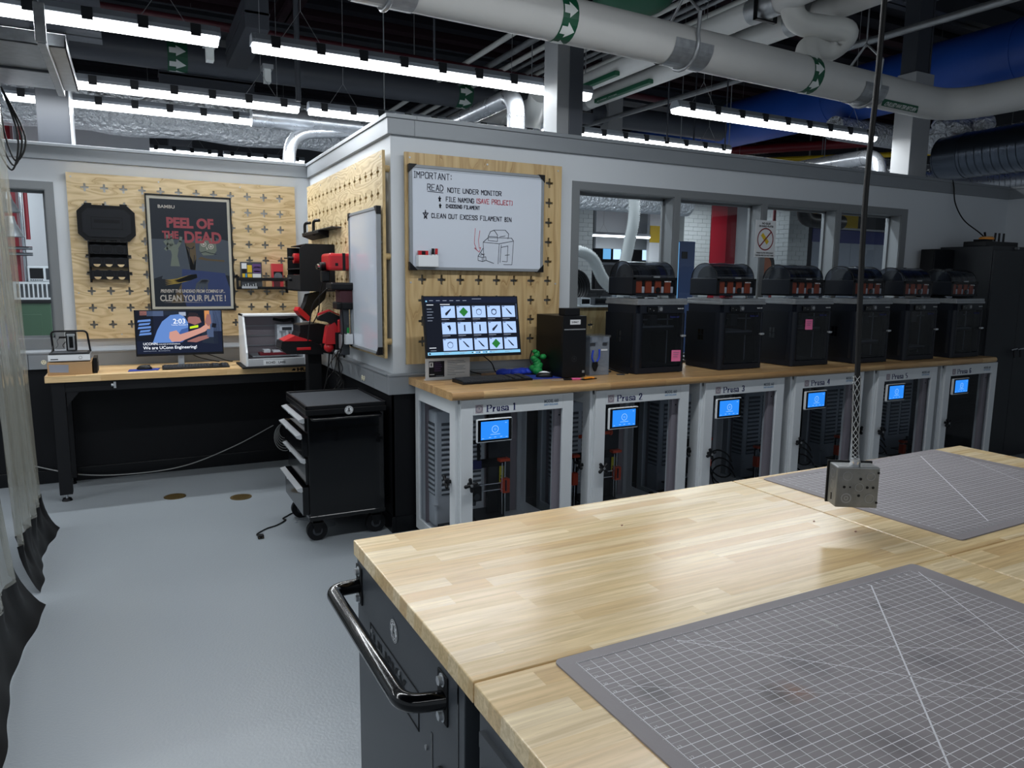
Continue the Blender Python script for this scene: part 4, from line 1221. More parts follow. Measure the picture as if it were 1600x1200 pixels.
t = thing('cordless_drill', 'black drill with red base hanging under the organiser', 'power tool', (1.16, 5.5, 1.38), R(20))
m = MB(); m.prism([(-.02, .10), (.14, .13), (.12, .06), (.02, -.02), (-.03, -.10), (-.09, -.05), (-.04, .04)], 'y', -.025, .025, 'black_plastic'); part('handle', m, t, bevel=.008)
m = MB(); m.prism([(-.03, -.10), (-.09, -.05), (-.115, -.02), (-.10, .01), (-.04, -.04), (.0, -.08)], 'y', -.028, .028, 'tool_red'); part('battery_foot', m, t, bevel=.006)

t = thing('battery_charger', 'black charger with red trimmed battery and cord on the side pegboard', 'charger', (1.27, 4.93, 1.42))
m = MB(); m.box(-.10, -.08, .10, .07, .08, .15, 'black_plastic'); part('charger_body', m, t, bevel=.012)
m = MB(); m.box(-.04, -.06, .0, .06, .06, .10, 'dark_red'); m.box(-.06, -.065, -.03, .075, .065, .02, 'black_plastic'); part('battery', m, t, bevel=.01)
m = MB(); m.box(-.02, -.03, -.34, .03, .03, -.03, 'grey_dark'); m.box(-.03, -.035, -.30, -.02, .035, -.2, 'steel_dull'); part('tool_shaft', m, t, bevel=.004)
part('power_cord', MB().tube(smooth_path([(-.08, 0, .13), (-.17, .1, .02), (-.20, .12, -.1), (-.22, .12, -.25)], 8), .0045, 'cable_black', 6), t)

t = thing('nail_gun', 'red and black angular tool hanging left of the small marker holder', 'power tool', (1.24, 5.02, 1.17))
m = MB(); m.prism([(-.13, .16), (-.05, .20), (.06, .15), (.07, .11), (.0, .08), (-.06, .13), (-.12, .14)], 'y', -.035, .035, 'black_plastic'); part('handle', m, t, bevel=.008)
m = MB(); m.prism([(-.09, -.02), (-.07, .10), (-.02, .13), (.02, .06), (-.02, -.02)], 'y', -.04, .04, 'tool_red'); m.box(.0, -.045, .0, .06, .045, .15, 'tool_red'); part('body', m, t, bevel=.01)
m = MB(); m.box(-.02, -.05, -.06, .07, .05, .06, 'black_plastic'); m.cyl((.05, 0, -.12), (.05, 0, -.05), .008, 'black_plastic', 8); part('base', m, t, bevel=.006)
m = MB(); m.sphere((-.055, 0, -.045), .035, 'tool_red', 12, 8); part('knob', m, t)
m = MB(); m.prism([(-.125, .175), (-.05, .205), (.06, .155), (.05, .165), (-.05, .215), (-.12, .19)], 'y', -.02, .02, 'tool_red'); part('trim', m, t)
part('power_cord', MB().tube(smooth_path([(-.05, .0, -.05), (-.06, .02, -.2), (-.09, .03, -.35), (-.14, .05, -.47)], 8), .0045, 'cable_black', 6), t)

t = thing('vacuum_station', 'black and red shop tool station on a tall black stand by the desk end', 'tool stand', (1.17, 5.45, 0))
m = MB(); m.box(-.05, -.05, .0, .05, .05, 1.06, 'black_matte'); m.box(-.13, -.10, 0, .13, .14, .03, 'black_matte'); part('stand', m, t, bevel=.005)
m = MB(); m.prism([(-.16, 1.10), (.12, 1.04), (.17, 1.12), (.17, 1.24), (.02, 1.27), (-.11, 1.26), (-.11, 1.21)], 'y', -.10, .16, 'black_plastic'); part('upper_body', m, t, bevel=.012)
m = MB(); m.prism([(-.26, 1.10), (-.25, 1.15), (-.10, 1.155), (.02, 1.12), (.04, 1.05), (-.22, 1.06)], 'y', -.16, .05, 'black_plastic'); part('lower_body', m, t, bevel=.01)
m = MB(); m.prism([(-.24, 1.153), (-.16, 1.19), (-.04, 1.15), (-.1, 1.15)], 'y', -.165, .04, 'tool_red'); m.box(-.15, -.168, 1.085, -.05, -.16, 1.105, 'tool_red'); m.box(.0, -.11, 1.08, .04, -.1, 1.12, 'dark_red'); part('red_trim', m, t, bevel=.003)
part('power_cord', MB().tube(smooth_path([(.0, -.0, 1.26), (.02, -.12, 1.36), (.03, -.15, 1.5), (.06, -.2, 1.62)], 8), .0045, 'cable_black', 6), t)
t = thing('cable_bundle', 'tangle of thin black cables dropping behind the tool cart', 'cable', (1.27, 5.1, 0.9))
for k in range(6):
    rnd = random.Random(k)
    part('cable', MB().tube(smooth_path([(rnd.uniform(-.05, .05), rnd.uniform(-.1, .1), .2), (rnd.uniform(-.1, .05), rnd.uniform(-.1, .1), .08), (rnd.uniform(-.12, .05), rnd.uniform(-.15, .0), -.02), (rnd.uniform(-.14, .02), rnd.uniform(-.2, .0), -.14)], 6), .003, 'cable_black', 5), t)
# cord from charger hanging to the floor side
solo('hanging_cord', MB().tube(smooth_path([(1.24, 4.86, 1.44), (1.25, 4.87, 1.2), (1.22, 4.9, 1.05), (1.24, 4.92, .9)], 10), .0045, 'cable_black', 6), 'single black cord hanging straight down in front of the side pegboard', 'cord')

# outlets
def outlet(loc, rz, label):
    t = thing('wall_outlet', label, 'outlet', loc, rz)
    m = MB()
    for x in (-.022, .022): m.cyl((x, -.003, 0), (x, 0, 0), .0175, 'ivory', 18)
    part('socket', m, t)
    m = MB()
    for x in (-.022, .022):
        m.box(x-.008, -.0036, .002, x-.005, -.003, .01, 'black_plastic'); m.box(x+.005, -.0036, .002, x+.008, -.003, .01, 'black_plastic'); m.cyl((x, -.0036, -.008), (x, -.003, -.008), .003, 'black_plastic', 8)
    part('slots', m, t)
outlet((-0.60, 6.457, 0.945), 0, 'ivory double outlet in the raceway left of the desk')
outlet((1.361, 4.80, 0.93), -PI/2, 'ivory double outlet in the side wall raceway above the tool cart')
# paper sign on the window mullion
t = thing('warning_sign', 'white paper sign with a red prohibition circle taped to the window mullion', 'sign', (4.365, 4.275, 1.80), 0)
m = MB(); m.box(0, -.001, 0, .222, 0, .288, 'paper'); part('sheet', m, t)
m = MB(); F = lambda x, z: (lambda u, v: (x+u, -.0018, z+v))
m.text('NO GLUE', .021, 'black_plastic', F(.111, .257), 'CENTER', bold=.0009); m.text('ON BUILD PLATES', .019, 'black_plastic', F(.111, .236), 'CENTER', bold=.0009)
m.text('WASH PLATES WITH SOAP', .015, 'black_plastic', F(.111, .030), 'CENTER', bold=.0007); m.text('WATER AND DO NOT WIPE', .015, 'black_plastic', F(.111, .010), 'CENTER', bold=.0007)
m.disc((.111, -.0016, .142), .088, 'red_pipe', 36, rin=.078)
m.stroke([(.05, .082), (.172, .202)], .004, .004, 'red_pipe', F(0, 0))
m.raw([(.06, -.0014, .17), (.082, -.0014, .192), (.15, -.0014, .125), (.128, -.0014, .10)], [(0, 1, 2, 3)], 'yellow'); m.raw([(.15, -.0014, .10), (.158, -.0014, .096), (.17, -.0014, .084)], [(0, 1, 2)], 'amber')
part('print', m, t)

# ================================================================ LEFT DESK
t = thing('work_desk', 'long desk with butcher block top and black steel legs at the back wall', 'desk', (-0.57, 5.875, 0))
DW, DD, DZ = 1.885, 0.585, 0.905
m = MB(); m.box(0, 0, DZ-.048, DW, DD, DZ, 'wood_desk'); part('top', m, t, bevel=.003)
m = MB(); m.text('HUSKY', .036, 'black_plastic', lambda u, v: (1.70+u*1.5, -.0008, DZ-.041+v), bold=.002)
m.prism([(1.655, DZ-.036), (1.675, DZ-.018), (1.69, DZ-.026), (1.685, DZ-.038)], 'y', -.0008, 0, 'black_plastic'); part('maker_mark', m, t)
m = MB(); m.box(.03, .02, DZ-.12, DW-.03, .05, DZ-.048, 'black_matte'); m.box(.03, DD-.05, DZ-.12, DW-.03, DD-.02, DZ-.048, 'black_matte'); m.box(.03, .05, DZ-.12, .06, DD-.05, DZ-.048, 'black_matte'); m.box(DW-.06, .05, DZ-.12, DW-.03, DD-.05, DZ-.048, 'black_matte')
m.prism([(.12, DZ-.12), (.2, DZ-.12), (.12, DZ-.22)], 'y', .022, .045, 'black_matte')
part('apron', m, t, bevel=.002)
m = MB(); m.box(.415, .008, DZ-.105, .43, .02, DZ-.06, 'steel'); m.cyl((.40, .014, DZ-.083), (.415, .014, DZ-.083), .01, 'steel', 10); part('clamp_bracket', m, t, label='small steel bracket under the top')
for x in (.035, DW-.115):
    for y in (.015, DD-.085):
        m = MB(); m.box(x, y, .05, x+.08, y+.07, DZ-.048, 'black_matte'); l = part('leg', m, t, bevel=.003)
        m = MB(); m.cyl((x+.04, y+.035, 0), (x+.04, y+.035, .018), .034, 'black_plastic', 20, r2=.028); m.cyl((x+.04, y+.035, .018), (x+.04, y+.035, .05), .009, 'steel', 10); part('levelling_foot', m, l)
# monitor on the desk
def monitor(name_label, loc, W, H, zbot, tilt, stand='column'):
    t = thing('monitor', name_label, 'monitor', loc)
    return t
t = thing('monitor', 'monitor on the left desk showing a lock screen with a bent over student', 'monitor', (0.31, 6.19, DZ))
W, H = .618, .35
ti = R(-4)
rot = (ti, 0, 0)
m = MB(); m.box(-W/2, 0, 0, W/2, .03, H, 'black_plastic'); part('housing', m, t, bevel=.003, loc=(0, -.05, .09), rot=rot)
m = MB()
x0, z0, SW, SH = -W/2+.008, .018, W-.016, H-.026
def sp(pts, mt, k=1): m.poly([(x0+a*SW, -.0006-.0001*k, z0+b*SH) for a, b in pts], mt)
sp([(0, 0), (1, 0), (1, 1), (0, 1)], 'e_navy')
for i, (a, b, c_, d, mt) in enumerate(((0, .3, .2, 1, 'e_black'), (.13, .88, .32, 1, 'e_mid'), (.32, .9, .5, 1, 'e_dark'), (.8, .55, .86, 1, 'e_wood'), (.86, .5, 1, 1, 'e_mid'), (.58, .75, .8, 1, 'e_black'), (.66, .84, .72, .92, 'e_skin_d'), (.5, .88, .58, .97, 'e_text'), (.76, .2, .95, .5, 'e_dark'), (.9, .2, 1, 1, 'e_navy'), (.05, .9, .13, 1, 'e_skin_d'))):
    sp([(a, b), (c_, b), (c_, d), (a, d)], mt, 2)
for i, (a, z) in enumerate(((.02, .74), (.03, .66), (.02, .58), (.04, .50), (.03, .43))):
    sp([(a, z), (.17-.02*(i % 2), z+.02), (.17, z+.07), (a+.01, z+.05)], 'e_shirt', 3)
sp([(.18, .25), (.24, .55), (.30, .75), (.40, .90), (.50, .92), (.56, .86), (.60, .72), (.60, .55), (.50, .45), (.45, .25)], 'e_shirt', 4)
sp([(.42, .25), (.47, .42), (.52, .56), (.60, .60), (.60, .40), (.52, .25)], 'e_shirt_d', 5)
sp([(.36, .62), (.44, .78), (.56, .70), (.50, .50), (.40, .45)], 'e_shirt', 5)
sp([(.38, .50), (.37, .36), (.40, .27), (.50, .27), (.80, .50), (.86, .60), (.82, .68), (.74, .58), (.50, .44), (.46, .54)], 'e_skin', 6)
sp([(.58, .28), (.72, .38), (.84, .42), (.84, .34), (.70, .25), (.60, .22)], 'e_skin_d', 6)
sp([(.60, .86), (.66, .92), (.74, .84), (.76, .72), (.68, .66), (.60, .72)], 'e_skin_d', 6)
sp([(.58, .80), (.62, .96), (.70, .95), (.76, .82), (.70, .86), (.62, .86)], 'e_hair', 7)
sp([(.62, .62), (.72, .66), (.72, .60), (.62, .57)], 'e_lime', 7)
sp([(.80, .72), (.84, .62), (.88, .70), (.87, .90), (.83, .92)], 'e_skin_d', 7); sp([(.82, .36), (.90, .36), (.90, .56), (.82, .56)], 'e_mid', 6); sp([(.88, .6), (.93, .58), (.94, .68), (.89, .7)], 'e_black', 8)
sp([(0, 0), (1, 0), (1, .18), (.6, .26), (0, .22)], 'e_navy', 8)
G = lambda x, z: (lambda u, v: (x0+x*SW+u, -.0022, z0+z*SH+v))
m.text('2:03', .052, 'e_white', G(.50, .70), 'CENTER', bold=.0006); m.text('Tuesday, November 4', .013, 'e_white', G(.50, .655), 'CENTER')
m.text('UCONN', .026, 'e_white', G(.07, .205), bold=.0002, xs=1.0); m.text('| COLLEGE OF ENGINEERING', .012, 'e_white', G(.235, .205))
m.text('We are UConn Engineering!', .0325, 'e_white', G(.07, .105), bold=.0003, xs=1.0); m.text('engineering.uconn.edu    @uconnengineering', .010, 'e_text', G(.07, .055))
part('screen', m, t, loc=(0, -.05, .09), rot=rot)
m = MB(); m.box(-.022, -.03, .008, .022, -.012, .17, 'steel'); m.box(-.03, -.025, .14, .03, .0, .22, 'black_plastic'); part('neck', m, t, bevel=.003)
m = MB(); m.box(-.11, -.11, 0, .11, .07, .008, 'steel'); part('base', m, t, bevel=.003)

def keyboard(label, loc, rz, W=.44, D=.135):
    t = thing('keyboard', label, 'keyboard', loc, rz)
    m = MB(); m.prism([(0, 0), (D, 0), (D, .022), (0, .012)], 'x', 0, W, 'black_plastic'); part('case', m, t, bevel=.003)
    m = MB()
    kw = (W-.02)/21
    q = MB()
    for r in range(6):
        for c in range(21):
            if c in (15, 18) and r < 6: continue
            x = .01+c*kw; y = .01+r*(D-.02)/6; z = .012+.010*y/D
            q.box(x+.0012, y+.0015, z, x+kw-.0012, y+(D-.02)/6-.0015, z+.007, 'grey_dark')
    part('keys', q, t, kind='stuff')
    return t
keyboard('black keyboard below the left desk monitor', (0.17, 5.965, DZ), 0, .47)
def mouse(label, loc, rz, mt='black_plastic', shell='black_plastic'):
    t = thing('computer_mouse', label, 'mouse', loc, rz)
    m = MB(); m.sphere((0, 0, 0.002), .034, mt, 18, 10, (.9, 1.6, .95), zmin=-.05); part('shell', m, t)
    m = MB(); m.box(-.003, -.04, .026, .003, -.02, .034, 'grey_dark'); part('wheel', m, t)
    if shell != mt:
        m = MB(); m.sphere((0, 0, 0.004), .0335, shell, 18, 10, (.72, 1.45, 1.0), zmin=-.05); part('top_cover', m, t)
    return t
m = MB(); m.prism([(0, 0), (.20, .02), (.215, .13), (.01, .12)], 'z', 0, .004, 'blue_mat'); solo('mouse_pad', m, 'blue mouse pad on the left desk', 'mouse pad', (-.06, 5.95, DZ), bevel=.001)
mouse('black mouse on the left desk mouse pad', (.05, 6.03, DZ+.004), R(80))

# laser engraver on a cardboard box
t = thing('cardboard_box', 'brown cardboard box with grey tape under the small laser engraver', 'box', (-0.552, 5.915, DZ))
m = MB(); m.box(0, 0, 0, .268, .30, .088, 'cardboard'); part('carton', m, t, bevel=.002)
m = MB(); m.prism([(.012, .022), (.125, .016), (.128, .072), (.01, .076)], 'y', -.0008, 0, 'tape_grey'); part('tape', m, t)
m = MB(); m.box(.275, .04, 0, .30, .26, .11, 'black_plastic'); m.box(.30, .08, .01, .305, .2, .08, 'grey_dark'); solo('power_supply', m, 'black power brick standing right of the cardboard box', 'power supply', (-.552, 5.915, DZ), bevel=.004)
t = thing('laser_engraver', 'small white and black desktop laser engraver on the cardboard box', 'engraver', (-0.545, 5.93, DZ+.089))
m = MB(); m.box(0, 0, .006, .255, .235, .052, 'steel'); m.box(0, -.002, .010, .255, 0, .048, 'white_plastic'); part('base', m, t, bevel=.008)
m = MB(); m.text('CAMWORKS', .012, 'grey_dark', lambda u, v: (.015+u, -.0028, .02+v), bold=.0003) if False else m.box(.015, -.003, .018, .06, -.002, .025, 'grey_dark')
part('front_label', m, t)
m = MB(); m.disc((.195, -.003, .03), .011, 'grey_dark', 20, rin=.009); part('power_mark', m, t)
m = MB(); m.box(.004, .01, .052, .251, .23, .060, 'black_matte'); m.box(.02, .03, .060, .235, .21, .064, 'grey_dark'); part('bed', m, t, bevel=.002)
m = MB(); m.tube(bend_path([(.02, .19, .055), (.012, .19, .205), (.235, .19, .205), (.25, .19, .055)], .03), .007, 'black_plastic', 8)
m.tube(bend_path([(.02, .04, .055), (.02, .18, .10)], .03), .004, 'black_plastic', 6); part('carry_frame', m, t)
m = MB(); m.box(.105, .12, .07, .17, .19, .20, 'black_plastic'); m.box(.115, .116, .075, .16, .12, .185, 'steel_dull'); m.box(.125, .112, .09, .15, .117, .17, 'black_gloss'); m.box(.112, .112, .175, .163, .12, .19, 'steel'); part('laser_head', m, t, bevel=.003)
m = MB(); m.box(.06, .17, .155, .105, .18, .168, 'black_plastic'); m.tube(smooth_path([(.07, .17, .16), (.05, .15, .14), (.055, .14, .11), (.04, .13, .09)], 6), .0015, 'cable_black', 5)
m.tube(smooth_path([(.1, .15, .13), (.085, .14, .11), (.09, .13, .09)], 6), .003, 'cable_black', 5); part('wiring', m, t)

# desktop mill
t = thing('desktop_mill', 'white and clear enclosed desktop milling machine at the right of the desk', 'milling machine', (0.745, 5.83, DZ))
W, D, H = .45, .40, .405
m = MB(); m.box(-.03, -.02, 0, W+.02, D-.02, .012, 'black_matte'); part('base_mat', m, t, bevel=.003)
sidep = [(0, .014), (D-.02, .014), (D-.02, H), (.13, H), (0, .12)]
for x, in ((0.0,), (W-.014,)):
    m = MB(); m.prism([(.0, .014), (D-.02, .014), (D-.02, H), (.14, H), (.012, .14), (0, .12)], 'x', x, x+.014, 'white_plastic'); part('side_panel', m, t, bevel=.002)
m = MB(); m.box(.014, D-.034, .014, W-.014, D-.022, H, 'cabinet_grey'); m.box(.0, .13, H-.012, W, D-.02, H, 'white_plastic')
for z in (.14, .22, .30): m.box(.02, D-.05, z, W*.6, D-.034, z+.008, 'steel')
part('back_panel', m, t)
m = MB(); m.prism([(0, .014), (.05, .014), (.05, .07), (0, .07)], 'x', .014, W-.014, 'pull_silver'); part('front_sill', m, t, bevel=.002)
m = MB(); m.text('ECHO   LABS', .024, 'grey_dark', lambda u, v: (.145+u, -.0012, .032+v), bold=.0006, xs=1.05); m.box(.125, -.0006, .022, .275, 0, .06, 'white_plastic'); m.disc((.345, -.001, .045), .006, 'steel', 14)
m.prism([(.193, .032), (.205, .046), (.199, .046), (.208, .058), (.196, .044), (.201, .044)], 'y', -.0014, -.001, 'black_plastic'); part('front_label', m, t)
m = MB(); m.raw([(.014, .012, .075), (W-.014, .012, .075), (W-.014, .142, H-.004), (.014, .142, H-.004)], [(0, 1, 2, 3)], 'picture_glass'); part('clear_door', m, t)
m = MB(); m.box(.27, .2, .13, .41, .32, .32, 'unit_grey'); m.box(.285, .185, .27, .40, .2, .31, 'white_plastic'); m.box(.305, .183, .275, .38, .185, .30, 'grey_dark')
for x in (.30, .33, .36, .39): m.box(x, .19, .14, x+.006, .2, .26, 'steel')
m.cyl((.345, .185, .20), (.345, .185, .27), .011, 'white_plastic', 12); part('spindle_carriage', m, t, bevel=.002)
m = MB(); m.box(.06, .08, .075, .40, .32, .085, 'steel_dull'); m.box(.12, .11, .085, .35, .22, .105, 'red_pipe'); m.box(.15, .12, .105, .20, .2, .13, 'white_plastic'); m.box(.22, .12, .105, .32, .2, .12, 'white_plastic'); part('vise', m, t, bevel=.002)
m = MB(); m.tube(smooth_path([(.26, .3, .36), (.33, .25, .35), (.40, .25, .36), (.41, .3, .34)], 8), .012, 'black_plastic', 8); part('cable_chain', m, t)
# cables behind monitor
t = thing('monitor_cables', 'black cables drooping behind the left desk monitor', 'cable', (.4, 6.3, DZ))
part('cable', MB().tube(smooth_path([(-.05, -.08, .12), (.03, .0, .06), (.12, .0, .03), (.2, .02, .01)], 8), .004, 'cable_black', 6), t)
part('cable', MB().tube(smooth_path([(-.05, -.05, .12), (.1, .0, .08), (.25, .0, .02), (.3, .02, .008)], 8), .004, 'cable_black', 6), t)
# grey cable on the wall under the desk with coil
t = thing('network_cable', 'thin grey cable sagging along the black wall under the desk to a coil', 'cable', (0, 6.46, 0))
part('run', MB().tube(smooth_path([(-.78, .0, .17), (-.45, -.02, .06), (-.1, -.05, .03), (.3, -.04, .05), (.7, 0, .17), (1.03, .02, .32)], 12), .005, 'cable_grey', 6), t)
m = MB()
for k in range(6):
    r = .065+.012*k; c = (1.12, -.01-.004*k, .27)
    m.tube([(c[0]+r*.75*math.cos(a*2*PI/24), c[1], c[2]+r*math.sin(a*2*PI/24)-.01*k) for a in range(25)], .004, 'cable_grey', 5, caps=False)
part('coil', m, t)

# ================================================================ TOOL CART
t = thing('tool_cart', 'black rolling tool cart with silver drawer pulls and a rubber top', 'tool cart', (0.88, 4.305, 0))
CW, CD, CH = .468, .60, .845
m = MB(); m.box(0, 0, .14, CW, CD, CH-.055, 'black_gloss'); m.box(-.004, -.004, .14, CW+.004, CD+.004, .17, 'black_gloss'); part('body', m, t, bevel=.005)
m = MB(); m.box(-.012, -.012, CH-.055, CW+.012, CD+.012, CH-.02, 'black_plastic')
for b in ((-.012, -.012, .0, CD+.012), (CW, -.012, CW+.012, CD+.012)): m.box(b[0], b[1], CH-.02, b[2], b[3], CH+.004, 'black_plastic')
m.box(-.012, -.012, CH-.02, CW+.012, 0, CH+.004, 'black_plastic'); m.box(-.012, CD, CH-.02, CW+.012, CD+.012, CH+.004, 'black_plastic'); part('top_tray', m, t, bevel=.004)
m = MB(); m.box(.001, .001, CH-.02, CW-.001, CD-.001, CH-.006, 'rubber_top'); part('top_liner', m, t)
for z0_, z1_, op in ((.685, .775, 0), (.535, .68, .018), (.36, .53, .0), (.17, .355, .022)):
    d = MB(); d.box(-.016-op, .02, z0_+.004, .02, CD-.02, z1_-.004, 'black_gloss')
    dd = part('drawer', d, t, bevel=.003)
    h = MB(); h.prism([(-.05-op, z1_-.012), (-.016-op, z1_-.004), (-.014-op, z1_-.03), (-.022-op, z1_-.036), (-.044-op, z1_-.026)], 'y', .02, CD-.02, 'pull_silver'); part('pull', h, dd, label='long silver pull', bevel=.002)
    h = MB(); h.box(-.0505-op, CD*.52, z1_-.022, -.0495-op, CD*.56, z1_-.012, 'paper'); part('number_tag', h, dd)
m = MB(); m.tube(bend_path([(.02, -.008, CH-.07), (.02, -.05, CH-.075), (CW-.03, -.05, CH-.075), (CW-.03, -.008, CH-.07)], .025), .009, 'black_gloss', 10); part('push_handle', m, t)
def seal(m, c, r, u, v, main='white_plastic', ink='grey_dark'):
    """round inspection sticker: c centre, u,v plane unit vectors"""
    c = Vector(c); u = Vector(u); v = Vector(v)
    def ring(r0, r1, off, mt, a0=0, a1=2*PI, n=28):
        nn = u.cross(v).normalized()
        for i in range(n):
            t0 = a0+(a1-a0)*i/n; t1 = a0+(a1-a0)*(i+1)/n
            P = lambda rr, tt: c+nn*off+u*rr*math.cos(tt)+v*rr*math.sin(tt)
            if r0 > 0: m.raw([P(r0, t0), P(r1, t0), P(r1, t1), P(r0, t1)], [(0, 1, 2, 3)], mt)
            else: m.raw([P(0, 0), P(r1, t0), P(r1, t1)], [(0, 1, 2)], mt)
    s_ = 1
    ring(0, r, .0006*s_, main); ring(r*.88, r*.94, .0009*s_, ink)
    for k in range(9): ring(r*.68, r*.8, .0009*s_, ink, k*2*PI/9, k*2*PI/9+.45, 3)
    nn = u.cross(v).normalized()*.0009
    for a, b, w, h in ((-.12, .3, .1, .25), (.12, .3, .1, .25), (0, -.1, .32, .12), (-.2, -.35, .12, .2), (.2, -.35, .12, .2)):
        m.raw([c+nn+u*r*(a-w)+v*r*(b-h), c+nn+u*r*(a+w)+v*r*(b-h), c+nn+u*r*(a+w)+v*r*(b+h), c+nn+u*r*(a-w)+v*r*(b+h)], [(0, 1, 2, 3)], ink)
m = MB(); seal(m, (.245, -.0135, CH-.035), .026, (1, 0, 0), (0, 0, 1)); part('round_sticker', m, t, label='round white sticker')
for (x, y) in ((.05, .06), (CW-.05, .06), (.05, CD-.06), (CW-.05, CD-.06)):
    m = MB(); m.cyl((x, y-.02, .062), (x, y+.02, .062), .062, 'black_matte', 28); m.cyl((x, y-.023, .062), (x, y+.023, .062), .03, 'grey_dark', 18); c_ = part('caster_wheel', m, t)
    m = MB(); m.box(x-.03, y-.03, .115, x+.03, y+.03, .14, 'black_plastic'); m.prism([(x-.015, .05), (x+.015, .05), (x+.04, .125), (x-.03, .125)], 'y', y-.030, y-.025, 'black_plastic'); m.prism([(x-.015, .05), (x+.015, .05), (x+.04, .125), (x-.03, .125)], 'y', y+.025, y+.030, 'black_plastic')
    part('caster_fork', m, c_)
m = MB(); m.tube(smooth_path([(.1, .7, .16), (.04, .66, .02), (-.02, .6, .006), (-.07, .54, .006), (-.06, .50, .006), (-.13, .42, .006), (-.2, .38, .006), (-.27, .3, .006), (-.26, .25, .006)], 8), .0045, 'cable_black', 6)
t2 = thing('extension_lead', 'black power cord trailing on the floor left of the tool cart', 'cord', (.88, 4.305, 0)); part('cord', m, t2)
m = MB(); m.box(-.275, .215, 0, -.24, .25, .022, 'black_plastic'); m.box(-.27, .2, .008, -.267, .215, .014, 'brass'); m.box(-.25, .2, .008, -.247, .215, .014, 'brass'); part('plug', m, t2, bevel=.004)
# floor cleanouts
for (x, y, lab) in ((.195, 5.70, 'left round bronze floor drain cover'), (.625, 5.48, 'right round bronze floor drain cover')):
    t = thing('floor_drain', lab, 'floor drain', (x, y, 0))
    m = MB(); m.cyl((0, 0, 0), (0, 0, .004), .075, 'brass', 32); part('cover', m, t, bevel=.001)
    m = MB()
    for k in range(-5, 6):
        hw = math.sqrt(max(0, .062**2-(k*.011)**2)); m.box(-hw, k*.011-.0015, .004, hw, k*.011+.0015, .0055, 'brass')
    part('grate_ribs', m, t)

# ================================================================ RIGHT BENCH
ZC = 0.997
t = thing('countertop', 'long oak coloured butcher block countertop with rounded front edge along the front wall', 'countertop', (1.49, 3.545, 0))
for (a, b) in ((0, 3.155), (3.158, 5.01)):
    m = MB()
    r = .018
    pr = [(r, ZC-.044), (.735, ZC-.044), (.735, ZC), (r, ZC)] + [(r-r*math.sin(q*PI/8), ZC-.022+.022*math.cos(q*PI/8)) for q in range(1, 8)]
    m.prism(pr, 'x', a, b, 'wood_bench')
    part('slab', m, t, bevel=.002)

